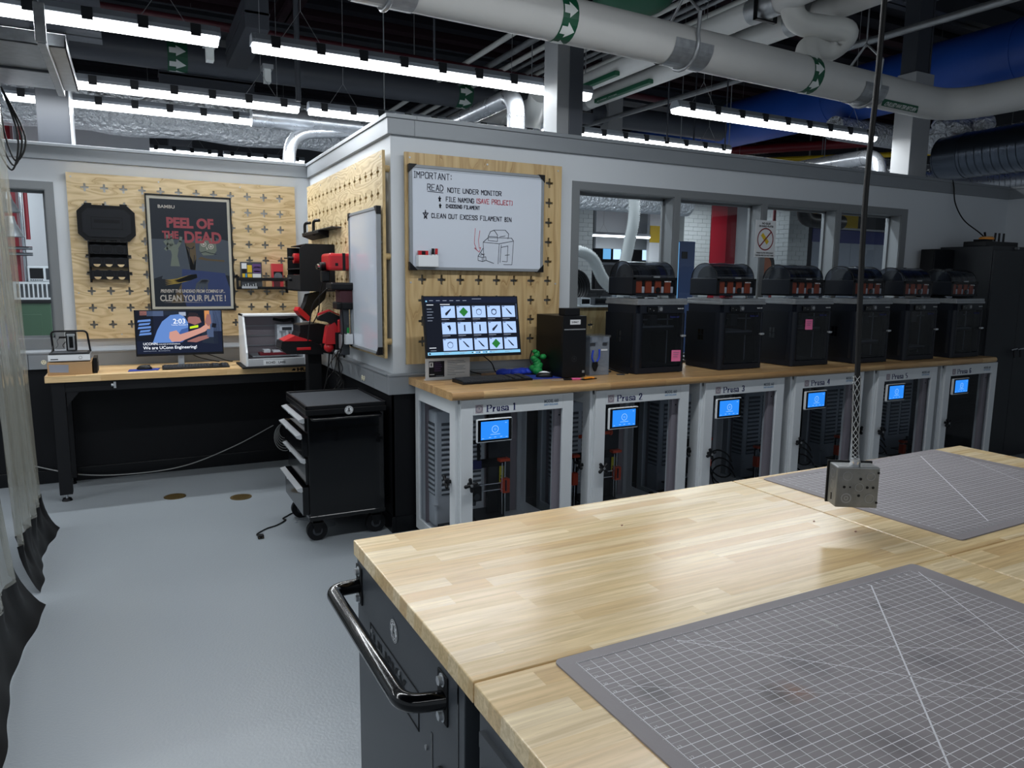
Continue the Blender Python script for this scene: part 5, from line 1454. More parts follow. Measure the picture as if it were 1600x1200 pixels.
def enclosure(i, x, y, knob_ang):
    W, D, H = .728, .665, .952
    names = ['first', 'second', 'third', 'fourth', 'fifth', 'sixth']
    t = thing('printer_enclosure', 'white framed printer enclosure under the countertop, '+['leftmost, open side showing louvres', 'second from the left', 'third from the left', 'fourth from the left, behind the hanging cord', 'fifth from the left', 'last one beside the dark cabinet'][i], 'enclosure', (x, y, 0), group=None)
    m = MB()
    # steel shell: posts, top, bottom, back, right side
    for a in (0, W-.035):
        for b in (.02, D-.03): m.box(a, b, .02, a+.035, b+.03, H, 'cabinet_white')
    m.box(0, .02, H-.03, W, D, H, 'cabinet_white'); m.box(0, .02, .02, W, D, .05, 'cabinet_white')
    m.box(.035, D-.012, .05, W-.035, D, H-.03, 'cabinet_grey')
    for a in (.02, W-.06):
        for b in (.04, D-.08): m.box(a, b, 0, a+.04, b+.04, .02, 'black_plastic')
    part('shell', m, t, bevel=.002)
    # right side: frame and pane
    m = MB(); m.box(W-.006, .05, .05, W, .12, H-.03, 'cabinet_white'); m.box(W-.006, D-.09, .05, W, D-.03, H-.03, 'cabinet_white'); m.box(W-.006, .12, .05, W, D-.09, .12, 'cabinet_white'); m.box(W-.006, .12, H-.10, W, D-.09, H-.03, 'cabinet_white')
    m.poly([(W-.002, .12, .12), (W-.002, D-.09, .12), (W-.002, D-.09, H-.10), (W-.002, .12, H-.10)], 'glass_enclosure'); part('side_panel', m, t)
    m = MB(); m.box(W-.10, .05, .05, W-.045, .075, H-.05, 'cabinet_grey'); m.cyl((W-.07, .048, H-.14), (W-.07, .05, H-.14), .005, 'black_plastic', 10)
    m.box(W-.09, .075, .05, W-.05, .1, H-.05, 'cabinet_white'); part('inner_post', m, t)
    # front door with bevelled rails
    d = MB(); s = .076
    d.box(.004, 0, .03, s, .019, H-.004, 'cabinet_white'); d.box(W-s, 0, .03, W-.004, .019, H-.004, 'cabinet_white')
    d.box(s, 0, H-.092, W-s, .019, H-.004, 'cabinet_white'); d.box(s, 0, .03, W-s, .019, .11, 'cabinet_white')
    door = part('door', d, t, bevel=.0015)
    m = MB(); m.poly([(s, .012, .11), (W-s, .012, .11), (W-s, .012, H-.092), (s, .012, H-.092)], 'glass_enclosure'); part('pane', m, door)
    def knob(P, ax, ang, parent):
        m = MB(); P = Vector(P); ax = Vector(ax)
        m.cyl(P, P+ax*.028, .011, 'black_plastic', 12); u = Vector((0, 0, 1)); v = ax.cross(u)
        c = P+ax*.03
        for k in range(2):
            a = ang+k*PI/2; dd = u*math.cos(a)+v*math.sin(a)
            m.cyl(c-dd*.032, c+dd*.032, .010, 'black_plastic', 10)
            m.sphere(tuple(c-dd*.032), .011, 'black_plastic', 8, 6); m.sphere(tuple(c+dd*.032), .011, 'black_plastic', 8, 6)
        m.cyl(c, c+ax*.013, .008, 'steel_dull', 10)
        part('knob', m, parent)
    knob((.052, 0, .475), (0, -1, 0), knob_ang, door)
    # left side door
    d = MB()
    d.box(-.018, .03, .03, 0, .11, H-.004, 'cabinet_white'); d.box(-.018, D-.055, .03, 0, D-.0, H-.004, 'cabinet_white')
    d.box(-.018, .11, H-.092, 0, D-.055, H-.004, 'cabinet_white'); d.box(-.018, .11, .03, 0, D-.055, .10, 'cabinet_white')
    sd = part('side_door', d, t, bevel=.0015)
    m = MB(); m.poly([(-.010, .11, .10), (-.010, D-.055, .10), (-.010, D-.055, H-.092), (-.010, .11, H-.092)], 'glass_enclosure'); part('pane', m, sd)
    knob((-.018, .095, .475), (-1, 0, 0), knob_ang+.5, sd)
    # lettering and badge
    m = MB(); F = lambda a, b: (lambda u, v: (a+u, -.0008, b+v))
    m.letters('Prusa', .037, 'navy_ink', F(.163, H-.077), .0040, .0013, 0.98, 0, 0, 0, .13)
    m.letters('%d' % (i+1), .038, 'navy_ink', F(.326, H-.077), .0042, .0014, 0.9, 0, 0, 0, .1)
    m.stroke([(.157, H-.077), (.172, H-.077)], .0012, .0012, 'navy_ink', lambda u, v: (u, -.0008, v)); m.stroke([(.157, H-.040), (.172, H-.040)], .0012, .0012, 'navy_ink', lambda u, v: (u, -.0008, v))
    part('lettering', m, door)
    m = MB(); m.disc((.112, -.0009, H-.058), .021, 'navy_ink', 28, rin=.0192); m.disc((.112, -.0009, H-.058), .016, 'grey_ink', 24, rin=.0152)
    m.poly([(.108, -.001, H-.056), (.112, -.001, H-.050), (.117, -.001, H-.056), (.113, -.001, H-.062)], 'grey_ink')
    m.poly([(.09, -.0003, H-.082), (.136, -.0003, H-.082), (.136, -.0003, H-.034), (.09, -.0003, H-.034)], 'cabinet_grey'); part('round_badge', m, door)
    m = MB(); m.text('MODEL 660', .026, 'grey_ink', F(.525, H-.052), bold=.0008, xs=.72); m.text('SAFETY ENCLOSURE', .0145, 'blue_ink', F(.525, H-.068), bold=.0004, xs=.70); part('model_print', m, door)
    # touch screen mounted in the upper left corner
    ts = .098
    m = MB(); m.box(ts-.006, -.018, .704, ts+.214, .004, .838, 'white_plastic'); tsc = part('touchscreen', m, t, bevel=.008, seg=3)
    m = MB(); m.box(ts-.001, -.0195, .712, ts+.209, -.018, .834, 'black_gloss'); part('bezel', m, tsc)
    m = MB(); m.box(ts+.017, -.0202, .722, ts+.188, -.0195, .824, 'e_blue'); m.disc((ts+.104, -.0206, .778), .021, 'e_blue_light', 28, rin=.018)
    m.disc((ts+.104, -.0206, .778), .006, 'e_blue_light', 12, rin=.0045)
    for a, b, w in ((.075, .748, .06), (.024, .728, .012), (.065, .732, .014), (.098, .732, .014), (.135, .732, .014), (.17, .728, .012), (.165, .81, .012)): m.box(ts+a, -.0205, b, ts+a+w, -.0202, b+.0025, 'e_blue_light')
    part('display', m, tsc)
    # air filter unit with louvres behind
    m = MB(); m.box(.06, D-.14, .06, .40, D-.015, H-.16, 'unit_grey'); fu = part('filter_unit', m, t, bevel=.012)
    m = MB(); m.box(.045, D-.16, .20, .07, D-.14, .21, 'unit_grey')
    for cx in (.10, .25):
        m.box(cx, D-.143, .26, cx+.12, D-.140, .72, 'louver_dark')
    part('louver_opening', m, fu)
    sl = MB(); sl.prism([(-.006, 0), (0, 0), (0, .016), (-.010, .006)], 'x', 0, .12, 'unit_grey'); me = sl.mesh('louver')
    for cx in (.10, .25):
        for k in range(14): part('louver', me, fu, loc=(cx, D-.143, .27+k*.032))
    # same louvres on the side face seen through the side door
    m = MB(); m.box(.0585, D-.13, .26, .06, D-.03, .72, 'louver_dark')
    part('louver_opening', m, fu)
    sl = MB(); sl.box(-.004, 0, 0, 0, .10, .014, 'unit_grey'); me = sl.mesh('louver')
    for k in range(14): part('louver', me, fu, loc=(.0585, D-.13, .27+k*.032))
    m = MB(); m.box(.04, .1, .055, W-.05, D-.15, .058, 'cabinet_grey'); m.box(W-.26, D-.05, .06, W-.10, D-.013, H-.06, 'cab_back_dark')
    m.prism([(.30, H-.05), (.42, H-.05), (.40, H-.09), (.32, H-.09)], 'y', .12, .18, 'cabinet_white'); part('interior_fittings', m, t)
    return t

def i3printer(i, x, y, kind):
    """open frame 3D printer: black gantry frame, smooth rods, orange parts"""
    c1 = 'orange' if kind != 2 else 'orange'
    t = thing('bed_slinger_printer', ['open frame 3D printer with orange corners inside the leftmost enclosure, spool arm dark', 'open frame 3D printer with a red orange spool holder inside the second enclosure', 'open frame 3D printer with yellow tag inside the third enclosure',
              'open frame 3D printer barely visible inside the fourth enclosure', 'open frame 3D printer with tilted dark spool arm inside the fifth enclosure', 'dim open frame 3D printer inside the last enclosure'][i], '3d printer', (x, y, .061))
    dz = [0.0, -.03, -.02, -.13, -.13, -.25][i]
    m = MB(); m.box(0, 0, .0, .42, .03, .03, 'black_plastic'); m.box(0, .30, 0, .42, .33, .03, 'black_plastic'); m.box(.03, 0, 0, .06, .33, .03, 'grey_dark'); m.box(.36, 0, 0, .39, .33, .03, 'grey_dark')
    H = .455+dz
    m.box(.03, .17, .0, .08, .178, H, 'black_matte'); m.box(.34, .17, 0, .39, .178, H, 'black_matte'); m.box(.03, .17, H-.055, .39, .178, H, 'black_matte'); m.box(.26, .172, .0, .39, .176, .24, 'black_matte')
    part('frame', m, t, bevel=.001)
    for xx in (.045, .375):
        m = MB(); m.cyl((xx, .15, .03), (xx, .15, H), .004, 'chrome', 8); m.cyl((xx-.02, .15, .03), (xx-.02, .15, H-.03), .0035, 'chrome', 8); part('z_rod', m, t)
    m = MB()
    for zz in (.26, .30): m.cyl((.04, .15, zz+dz*.6), (.38, .15, zz+dz*.6), .004, 'chrome', 8)
    part('x_rod', m, t)
    m = MB(); m.box(.355, .13, .235+dz*.6, .400, .175, .325+dz*.6, c1); m.box(.365, .12, .25+dz*.6, .375, .13, .32+dz*.6, 'dark_red'); m.box(.02, .13, .24+dz*.6, .06, .175, .32+dz*.6, c1); part('x_end', m, t, bevel=.003)
    m = MB(); m.box(.33, .13, H-.02, .40, .18, H-.002, c1); m.box(.02, .13, H-.02, .07, .18, H-.002, c1); part('z_top', m, t, bevel=.002)
    m = MB(); m.box(.12, .09, .22+dz*.6, .19, .16, .31+dz*.6, 'black_plastic'); m.cyl((.155, .085, .25+dz*.6), (.155, .09, .25+dz*.6), .02, 'grey_dark', 14); m.cyl((.15, .12, .19+dz*.6), (.15, .12, .22+dz*.6), .012, 'grey_dark', 10, r2=.016); part('extruder', m, t, bevel=.004)
    m = MB(); m.box(.08, .03, .10, .34, .29, .108, 'black_plastic'); part('heated_bed', m, t)
    m = MB(); m.box(.345, .166, .30+dz, .372, .17, .40+dz, 'yellow_label'); m.box(.35, .1655, .31+dz, .367, .166, .325+dz, 'black_plastic'); m.box(.35, .1655, .335+dz, .367, .166, .34+dz, 'black_plastic'); part('warning_tag', m, t)
    sm = 'black_plastic' if i in (0, 3, 4, 5) else c1
    m = MB()
    if i in (0, 1, 4):
        m.tube([(.20, .16, H-.01), (.17, .10, H+.13)], .011, sm, 8); m.cyl((.04, .10, H+.125), (.28, .10, H+.135), .012, sm, 10); m.cyl((.275, .10, H+.135), (.287, .10, H+.135), .020, sm, 12)
        m.box(.15, .14, H-.05, .21, .18, H+.0, 'navy_ink' if i == 0 else sm)
    else:
        m.cyl((.1, .16, H-.01), (.1, .16, H+.03), .01, sm, 8)
    part('spool_arm', m, t)
    part('cable', MB().tube(smooth_path([(.10, .1, .2+dz*.5), (.13, .05, .12), (.2, .04, .09), (.3, .05, .05)], 6), .005, 'cable_black', 6), t)
    return t
CX = [1.548, 2.428, 3.286, 4.12, 5.012, 5.845]
CY = [3.575]*6
for i in range(6):
    enclosure(i, CX[i], CY[i], [0.15, .7, .35, .2, .3, .6][i])
    i3printer(i, CX[i]+.06 - (.04 if i else 0)-(.06 if i > 1 else 0), CY[i]+.16, i)
for i in (2, 3, 4):
    m = MB(); c = (CX[i]+.5, CY[i]+.3, .07)
    for k in range(3): m.tube([(c[0]-.02*k+.11*math.cos(a*2*PI/20), c[1]+.05*math.sin(a*2*PI/20), c[2]+.10+.06*k+.09*math.sin(a*2*PI/20)) for a in range(18)], .006, 'cable_black', 6)
    solo('coiled_cable', m, 'loops of black cable inside the %s enclosure' % ['', '', 'third', 'fourth', 'fifth'][i], 'cable')

# ---------------------------------------------------------------- enclosed printers on the counter
def enclosed_printer(i, x, y, W, lab):
    D, H = .355, .482
    t = thing('enclosed_printer', lab, '3d printer', (x, y, ZC))
    m = MB()
    r = .03
    def rr(x0, y0, x1, y1, rad, n=5):
        out = []
        for cx, cy, a0 in ((x0+rad, y0+rad, PI), (x1-rad, y0+rad, 1.5*PI), (x1-rad, y1-rad, 0), (x0+rad, y1-rad, .5*PI)):
            for k in range(n+1): a = a0+.5*PI*k/n; out.append((cx+rad*math.cos(a), cy+rad*math.sin(a)))
        return out
    # hollow body: floor, posts, top band, back, side panels
    m.prism(rr(0, 0, W, D, .022), 'z', .004, .04, 'printer_body')
    for b in ((.022, 0, W-.022, .045), (.022, D-.03, W-.022, D), (0, .022, .03, D-.022), (W-.03, .022, W, D-.022)): m.box(b[0], b[1], H-.085, b[2], b[3], H-.030, 'printer_body')
    m.box(0, D-.02, .04, W, D, H-.085, 'printer_side')
    for a in (0, W-.02): m.box(a, .06, .04, a+.02, D-.02, H-.085, 'printer_side')
    pr = [(0, .022)]+[(.022-.022*math.cos(q*PI/10), .022-.022*math.sin(q*PI/10)) for q in range(1, 6)]+[(.045, 0), (.045, .03), (.03, .06), (0, .06)]
    m.prism(pr, 'z', .04, H-.085, 'printer_body', True)
    pr2 = [(W-a, b) for a, b in [(0, .022)]+[(.022-.022*math.cos(q*PI/10), .022-.022*math.sin(q*PI/10)) for q in range(1, 6)]+[(.03, 0), (.03, .06), (0, .06)]][::-1]
    m.prism(pr2, 'z', .04, H-.085, 'printer_body', True)
    part('body', m, t)
    m = MB()
    for z0_, z1_, e in ((H-.030, H-.012, .004), (H-.012, H+.010, 0)):
        for b in ((-e, -e, W+e, .03), (-e, D-.03, W+e, D+e), (-e, .03, .03, D-.03), (W-.03, .03, W+e, D-.03)): m.box(b[0], b[1], z0_, b[2], b[3], z1_, 'steel_dull')
    pass; part('lid_rim', m, t, bevel=.002)
    m = MB(); m.poly([(.012, .012, H+.0115), (W-.012, .012, H+.0115), (W-.012, D-.012, H+.0115), (.012, D-.012, H+.0115)], 'ams_window'); part('lid_glass', m, t)
    m = MB(); m.poly([(.045, .003, .045), (W-.030, .003, .045), (W-.030, .003, H-.088), (.045, .003, H-.088)], 'printer_glass'); dr = part('door', m, t)
    m = MB(); m.box(W-.045, -.022, .24, W-.012, .0, .252, 'steel'); m.box(W-.050, -.024, .238, W-.022, -.016, .254, 'steel'); part('handle', m, dr, bevel=.003)
    m = MB()
    m.text('Bambu Lab', .017, 'navy_ink', lambda u, v: (W-.135+u, .0012, H-.115+v), bold=.0006); part('door_logo', m, dr)
    m = MB(); m.box(.075, -.014, H-.078, .155, .004, H-.042, 'black_gloss'); m.box(.157, -.016, H-.076, .195, .004, H-.038, 'grey_dark'); m.cyl((.176, -.020, H-.057), (.176, -.016, H-.057), .012, 'steel_dull', 18)
    m.disc((.09, -.0145, H-.055), .002, 'white_plastic', 8); m.disc((.12, -.0145, H-.066), .002, 'white_plastic', 8)
    part('control_panel', m, t, bevel=.003)
    m = MB(); m.text('bambu lab', .012, 'white_plastic', lambda u, v: (W-.075+u, -.0008, H-.058+v), bold=.0003); part('logo', m, t)
    # inside: bed and gantry
    bz = [.30, .255, .27, .16, .10, .24][i]
    m = MB(); m.box(.05, .05, bz, W-.06, D-.05, bz+.012, 'steel_dull'); m.box(.05, .05, bz-.02, W-.06, .06, bz, 'black_plastic'); part('build_plate', m, t)
    m = MB(); m.cyl((.05, .09, H-.13), (W-.04, .09, H-.13), .005, 'steel', 8); m.box(.15, .06, H-.18, .21, .12, H-.10, 'grey_dark'); m.cyl((W-.075, .1, .05), (W-.075, .1, H-.1), .004, 'steel', 8); part('gantry', m, t)
    m = MB()
    for yy in (.17, .20):
        m.box(-.0012, yy, .20, 0, yy+.022, .235, 'black_gloss'); m.box(-.0012, yy, .24, 0, yy+.022, .275, 'black_gloss')
    part('side_vent', m, t)
    for a, b in ((.03, .03), (W-.03, .03), (.03, D-.03), (W-.03, D-.03)): m = MB(); m.cyl((a, b, 0), (a, b, .006), .014, 'black_plastic', 12); part('foot', m, t)
    return t
def ams(i, x, y, lab, W=.368, open_=.0, bright='rust'):
    """filament changer: dark tub, smoked half-round lid, orange and grey feeders in the front window"""
    D, H = .270, .118
    t = thing('filament_changer', lab, 'filament changer', (x, y, ZC+.482+.014+.016))
    m = MB()
    m.box(0, 0, 0, .006, D, H, 'printer_body'); m.box(W-.006, 0, 0, W, D, H, 'printer_body'); m.box(0, D-.006, 0, W, D, H, 'printer_body'); m.box(0, 0, 0, W, D, .012, 'printer_body')
    m.box(0, 0, H-.018, W, .006, H, 'black_plastic'); m.box(0, 0, 0, .028, .006, H, 'black_plastic'); m.box(W-.018, 0, 0, W, .006, H, 'black_plastic')
    part('tub', m, t, bevel=.003)
    m = MB(); m.box(.028, .028, .012, W-.018, .03, H-.018, 'black_plastic'); part('inner_wall', m, t)
    fw = W-.05
    for k in range(4):
        xx = .032+fw*(k*.25)
        m = MB(); m.box(xx+.004, .012, .016, xx+.052, .028, H-.022, 'orange_dark'); m.box(xx+.055, .014, .016, xx+.075, .026, H-.06, 'unit_grey'); m.box(xx+.055, .012, H-.052, xx+.075, .02, H-.030, 'black_plastic'); part('feeder', m, t, bevel=.003)
    m = MB(); m.poly([(.028, .002, .014), (W-.018, .002, .014), (W-.018, .002, H-.018), (.028, .002, H-.018)], 'ams_window'); part('front_window', m, t)
    m = MB(); m.cyl((W*.57, .0, .036), (W*.57, .008, .036), .018, 'black_gloss', 18); part('dial', m, t)
    m = MB(); m.text('BAMBU LAB', .010, 'white_plastic', lambda u, v: (W-.11+u, -.001, H-.030+v), bold=.0003, xs=1.05); part('logo', m, t)
    for a, b in ((.01, .01), (W-.04, .01), (.01, D-.04), (W-.04, D-.04)): m = MB(); m.box(a, b, -.016, a+.03, b+.03, 0, 'smoke_acrylic' if a > .1 else 'bin_plastic'); part('foot', m, t)
    # half-round smoked lid
    ry, rz = D/2-.006, .105
    def arc(f=1.0, n=16): return [(D/2-ry*f*math.cos(PI*q/n), H+rz*f*math.sin(PI*q/n)) for q in range(n+1)]
    m = MB(); A = arc()
    m.raw([(0.006, a, b) for a, b in A]+[(W-.022, a, b) for a, b in A], [(q, q+1, len(A)+q+1, len(A)+q) for q in range(len(A)-1)], 'smoke_acrylic', True)
    for xx in (0.006, W-.022): m.raw([(xx, a, b) for a, b in A], [list(range(len(A)))], 'smoke_acrylic')
    lid = part('lid', m, t)
    m = MB(); 
    for xx in (0.006, W-.022):
        m.tube([(xx, a, b) for a, b in A], .003, 'black_plastic', 6)
    m.cyl((0.006, ry*.06, H+.01), (W-.022, ry*.06, H+.01), .003, 'grey_dark', 6); m.box(W*.45, -.008, H-.002, W*.58, .004, H+.008, 'steel_dull'); m.box(W*.4, D/2-.02, H+rz-.002, W*.5, D/2+.02, H+rz+.003, 'grey_dark')
    part('lid_edge', m, lid)
    cols_ = [('black_gloss', 'grey_dark', 'black_plastic', 'curtain_blue'), ('grey_dark', 'black_plastic', 'curtain_blue', 'black_gloss'), ('curtain_blue', 'black_gloss', 'grey_dark', 'black_plastic'),
             ('black_plastic', 'grey_dark', 'curtain_blue', 'black_gloss'), ('label_white', 'curtain_blue', 'black_plastic', 'grey_dark'), ('grey_dark', 'black_plastic', 'grey_dark', 'black_gloss')][i]
    for k in range(4):
        xx = .032+(W-.07)*(k*.25)
        m = MB(); c = (D/2, H-.012)
        for xe in (xx, xx+.062):
            m.cyl((xe-.0015, c[0], c[1]), (xe+.0015, c[0], c[1]), .098, 'grey_dark', 26)
        m.cyl((xx, c[0], c[1]), (xx+.062, c[0], c[1]), .085, cols_[k], 24, caps=False); m.cyl((xx-.002, c[0], c[1]), (xx+.064, c[0], c[1]), .028, 'black_plastic', 16)
        solo_ = part('filament_spool', m, t)
    return t
PX = [(2.888, 3.800, .405), (3.560, 3.752, .405), (4.228, 3.722, .400), (4.838, 3.668, .392), (5.418, 3.660, .392), (6.005, 3.640, .392)]
plab = ['black enclosed 3D printer nearest the desktop tower, pink note low on its door', 'black enclosed 3D printer, second from the left, bed at middle height', 'black enclosed 3D printer with a pink note high on its door',
        'black enclosed 3D printer behind the hanging cord, fourth from the left', 'black enclosed 3D printer, fifth from the left, with a bright inner rail', 'black enclosed 3D printer beside the tall dark cabinet']
alab = ['filament changer with smoked round lid on the printer nearest the tower', 'filament changer with smoked round lid on the second printer', 'filament changer on the printer with the high pink note',
        'filament changer behind the hanging cord, on the fourth printer', 'filament changer with a pale spool inside, on the fifth printer', 'filament changer on the printer beside the tall dark cabinet']
for i, (x, y, W) in enumerate(PX):
    enclosed_printer(i, x, y, W, plab[i])
    ams(i, x-.012, y+.045, alab[i])
def note(loc, rx, lab, lines=3):
    t = thing('sticky_note', lab, 'sticky note', loc, rx)
    m = MB(); m.raw([(0, 0, 0), (.073, -.006, -.001), (.076, -.001, .074), (0, 0, .076)], [(0, 1, 2, 3)], 'pink_note'); m.raw([(0, .0006, 0), (.073, -.0054, -.001), (.076, -.0004, .074), (0, .0006, .076)], [(3, 2, 1, 0)], 'pink_note'); part('sheet', m, t)
    m = MB()
    for k in range(lines): m.stroke([(.01, .06-k*.014), (.03, .061-k*.014), (.045, .059-k*.014), (.06-k*.008, .06-k*.014)], .001, .0012, 'grey_ink', lambda u, v: (u, -.0065, v))
    part('writing', m, t)
note((PX[0][0]+.292, PX[0][1]-.002, ZC+.075), 0, 'pink sticky note low on the door of the printer nearest the tower')
note((PX[2][0]+.118, PX[2][1]-.002, ZC+.268), R(2), 'pink sticky note high on the third printer door')

# ---------------------------------------------------------------- workstation at the left end of the counter
t = thing('monitor', 'large monitor on the counter showing a grid of model thumbnails', 'monitor', (1.795, 4.02, ZC))
W, H = .618, .362
rot = (R(-10.5), 0, 0); lc = (0, -.105, .150)
m = MB(); m.box(-W/2, 0, 0, W/2, .028, H, 'black_plastic'); part('housing', m, t, bevel=.003, loc=lc, rot=rot)
m = MB(); x0, z0, SW, SH = -W/2+.007, .016, W-.014, H-.023
def sq(a, b, c_, d, mt, k=1): m.poly([(x0+a*SW, -.0006-.0001*k, z0+b*SH), (x0+c_*SW, -.0006-.0001*k, z0+b*SH), (x0+c_*SW, -.0006-.0001*k, z0+d*SH), (x0+a*SW, -.0006-.0001*k, z0+d*SH)], mt)
sq(0, 0, 1, 1, 'e_black', 1); sq(0, .90, 1, 1, 'e_navy', 2); sq(0, 0, 1, .05, 'e_task', 2)
for k in range(9): sq(.46+.025*k, .015, .473+.025*k, .035, ('e_dark', 'e_white', 'e_shirt')[k % 3], 3)
sq(.012, .01, .03, .04, 'e_dark', 3); sq(.012, .915, .028, .94, 'e_task', 3)
for k in range(6): sq(.05+.07*k, .935, .05+.07*k+.04, .943, 'e_text', 3)
sq(.50, .965, .60, .972, 'e_text', 3); sq(.02, .86, .09, .87, 'e_white', 3); sq(.16, .868, .26, .878, 'e_white', 3)
for k in range(5): sq(.02, .79-.05*k, .07+.015*(k % 2), .797-.05*k, 'e_text', 3)
sq(.02, .12, .09, .13, 'e_white', 3); sq(.03, .075, .09, .081, 'e_text', 3)
sq(.985, .6, .992, .88, 'e_mid', 3)
shapes = {'bar': [(-.3, -.3), (-.15, -.32), (.3, .2), (.28, .34), (.1, .2), (-.3, -.1)], 'sq': [(-.36, 0), (0, -.36), (.36, 0), (0, .36)], 'paw': None,
          'kn': [(-.3, .3), (-.2, .32), (.32, -.2), (.34, -.32), (.1, -.2)], 'cyl': [(-.07, -.3), (.07, -.3), (.07, .32), (-.07, .32)], 'fan': [(-.2, .25), (.1, .32), (.2, .0), (.05, -.3), (-.02, -.05)]}
grid = [['bar', 'sq', 'paw', 'paw', 'kn'], ['fan', 'cyl', 'cyl', 'bar', 'kn'], ['paw', 'kn', 'kn', 'sq', 'kn']]
for r_ in range(3):
    for c_ in range(5):
        a = .165+c_*.165; b = .64-r_*.285
        sq(a, b, a+.145, b+.205, 'e_tile', 2); sq(a, b-.03, a+.08, b-.022, 'e_text', 3); sq(a, b-.055, a+.05, b-.05, 'e_mid', 3); sq(a+.005, b+.185, a+.03, b+.2, 'e_mid', 3)
        kind = grid[r_][c_]; cx = x0+(a+.0725)*SW; cz = z0+(b+.1)*SH
        if kind == 'paw':
            m.disc((cx, -.0011, cz-.002), .018, 'e_dark', 18, rin=.0155 if (r_+c_) % 2 == 0 else .013)
            for q in range(5): m.disc((cx-.014+.007*q, -.0012, cz+.010+.006*math.sin(q*PI/4)), .0032, 'e_dark', 8)
        else:
            sc_ = .08 if kind == 'sq' else .062
            m.poly([(cx+u*sc_, -.0011, cz+v*sc_) for u, v in shapes[kind]], 'e_green' if kind == 'sq' else 'e_dark')
part('screen', m, t, loc=lc, rot=rot)
m = MB(); m.box(-.03, .09, .01, .03, .11, .34, 'black_plastic'); m.box(-.03, -.03, .28, .03, .10, .33, 'black_plastic'); part('neck', m, t, bevel=.003)
m = MB(); m.box(-.12, .075, 0, .12, .2, .012, 'steel_dull'); part('base', m, t, bevel=.003)
# cardboard packet / note card leaning in front
t = thing('note_card', 'printed instruction card in a stand in front of the thumbnails monitor', 'note card', (1.532, 4.062, ZC))
m = MB(); m.box(0, 0, 0, .29, .003, .130, 'paper'); m.box(0, .003, 0, .29, .03, .004, 'paper'); part('card', m, t)
m = MB()
m.box(.015, -.0006, .052, .115, 0, .148, 'hall_dark'); m.box(.018, -.001, .112, .043, -.0006, .142, 'paper'); m.box(.027, -.0014, .118, .034, -.001, .136, 'black_plastic')
for k in range(5): m.box(.05, -.001, .136-.012*k, .09+.005*(k % 3), -.0006, .139-.012*k, 'purple')
m.box(.02, -.001, .066, .05, -.0006, .07, 'paper'); m.box(.06, -.001, .056, .11, -.0006, .060, 'grey_ink')
for k in range(9): m.box(.135, -.0008, .145-.0105*k, (.245, .255, .20, .25, .24, .255, .18, .25, .19)[k], 0, .1475-.0105*k, 'grey_ink')
part('print', m, t, loc=(.006, 0, -.034))
keyboard('black keyboard on the counter in front of the thumbnails monitor', (1.665, 3.80, ZC), R(3), .47, .15)
m = MB(); m.prism([(0, 0), (.225, -.02), (.25, .16), (.02, .2)], 'z', 0, .004, 'blue_mat'); solo('mouse_pad', m, 'blue mouse pad left of the desktop tower', 'mouse pad', (2.14, 3.85, ZC), bevel=.001)
mouse('black and silver mouse on the counter mouse pad', (2.262, 3.905, ZC+.004), R(60), 'black_plastic', 'unit_grey')
t = thing('cloth_bundle', 'crumpled bright blue cloth on the counter behind the keyboard', 'cloth', (2.17, 4.10, ZC))
m = MB()
for k in range(9):
    rnd = random.Random(k+40); m.sphere((-.10+.025*k, rnd.uniform(-.03, .03), .018), rnd.uniform(.028, .038), 'blue_cloth', 12, 8, (1.3, 1.2, .7), zmin=-.6)
part('folds', m, t)
t = thing('green_bag', 'green crumpled knitted bag beside the desktop tower', 'bag', (2.29, 4.04, ZC))
m = MB()
for k in range(12):
    rnd = random.Random(k+7); m.sphere((rnd.uniform(-.03, .03), rnd.uniform(-.02, .02), .03+.011*k), .034-.0015*k, 'green_fabric', 12, 8, (1, 1, .8), zmin=-.9)
part('folds', m, t)
t = thing('desktop_tower', 'black desktop computer tower with a white tag near its top', 'computer', (2.34, 3.818, ZC))
W, D, H = .170, .335, .386
m = MB(); m.box(0, .012, .006, W, D, H, 'black_plastic'); m.box(.01, .03, 0, .03, D-.03, .006, 'black_plastic'); m.box(W-.03, .03, 0, W-.01, D-.03, .006, 'black_plastic'); part('case', m, t, bevel=.004)
m = MB(); m.box(0, 0, .006, W, .012, H, 'black_plastic'); m.box(.008, -.001, .30, W-.006, 0, .3075, 'steel_dull'); part('front_panel', m, t, bevel=.003)
m = MB(); m.box(.05, -.0012, .334, .125, 0, .364, 'paper'); m.text('P1S001', .016, 'black_plastic', lambda u, v: (.062+u, -.0016, .343+v), bold=.0008) if False else m.text('2109417', .014, 'black_plastic', lambda u, v: (.060+u, -.0016, .344+v), bold=.0006); part('asset_tag', m, t)
m = MB(); m.disc((.085, -.0006, .12), .018, 'grey_dark', 24, rin=.0165); m.text('D', .018, 'grey_dark', lambda u, v: (.079+u, -.0008, .114+v)); m.box(W-.025, -.001, .03, W-.008, 0, .045, 'steel_dull'); part('badge', m, t)
m = MB(); m.box(-.01, 0, 0, .10, .08, .045, 'black_matte'); solo('small_hub', m, 'small black box on top of the desktop tower', 'hub', (2.40, 3.88, ZC+.3865), bevel=.003)
t = thing('clear_bin', 'clear plastic bin holding blue pliers between tower and first printer', 'bin', (2.575, 3.87, ZC))
W, D, H = .15, .13, .245
m = MB()
for b in ((0, 0, 0, W, .003, H), (0, D-.003, 0, W, D, H), (0, 0, 0, .003, D, H), (W-.003, 0, 0, W, D, H), (0, 0, 0, W, D, .003)): m.box(*b, 'bin_plastic')
part('tub', m, t)
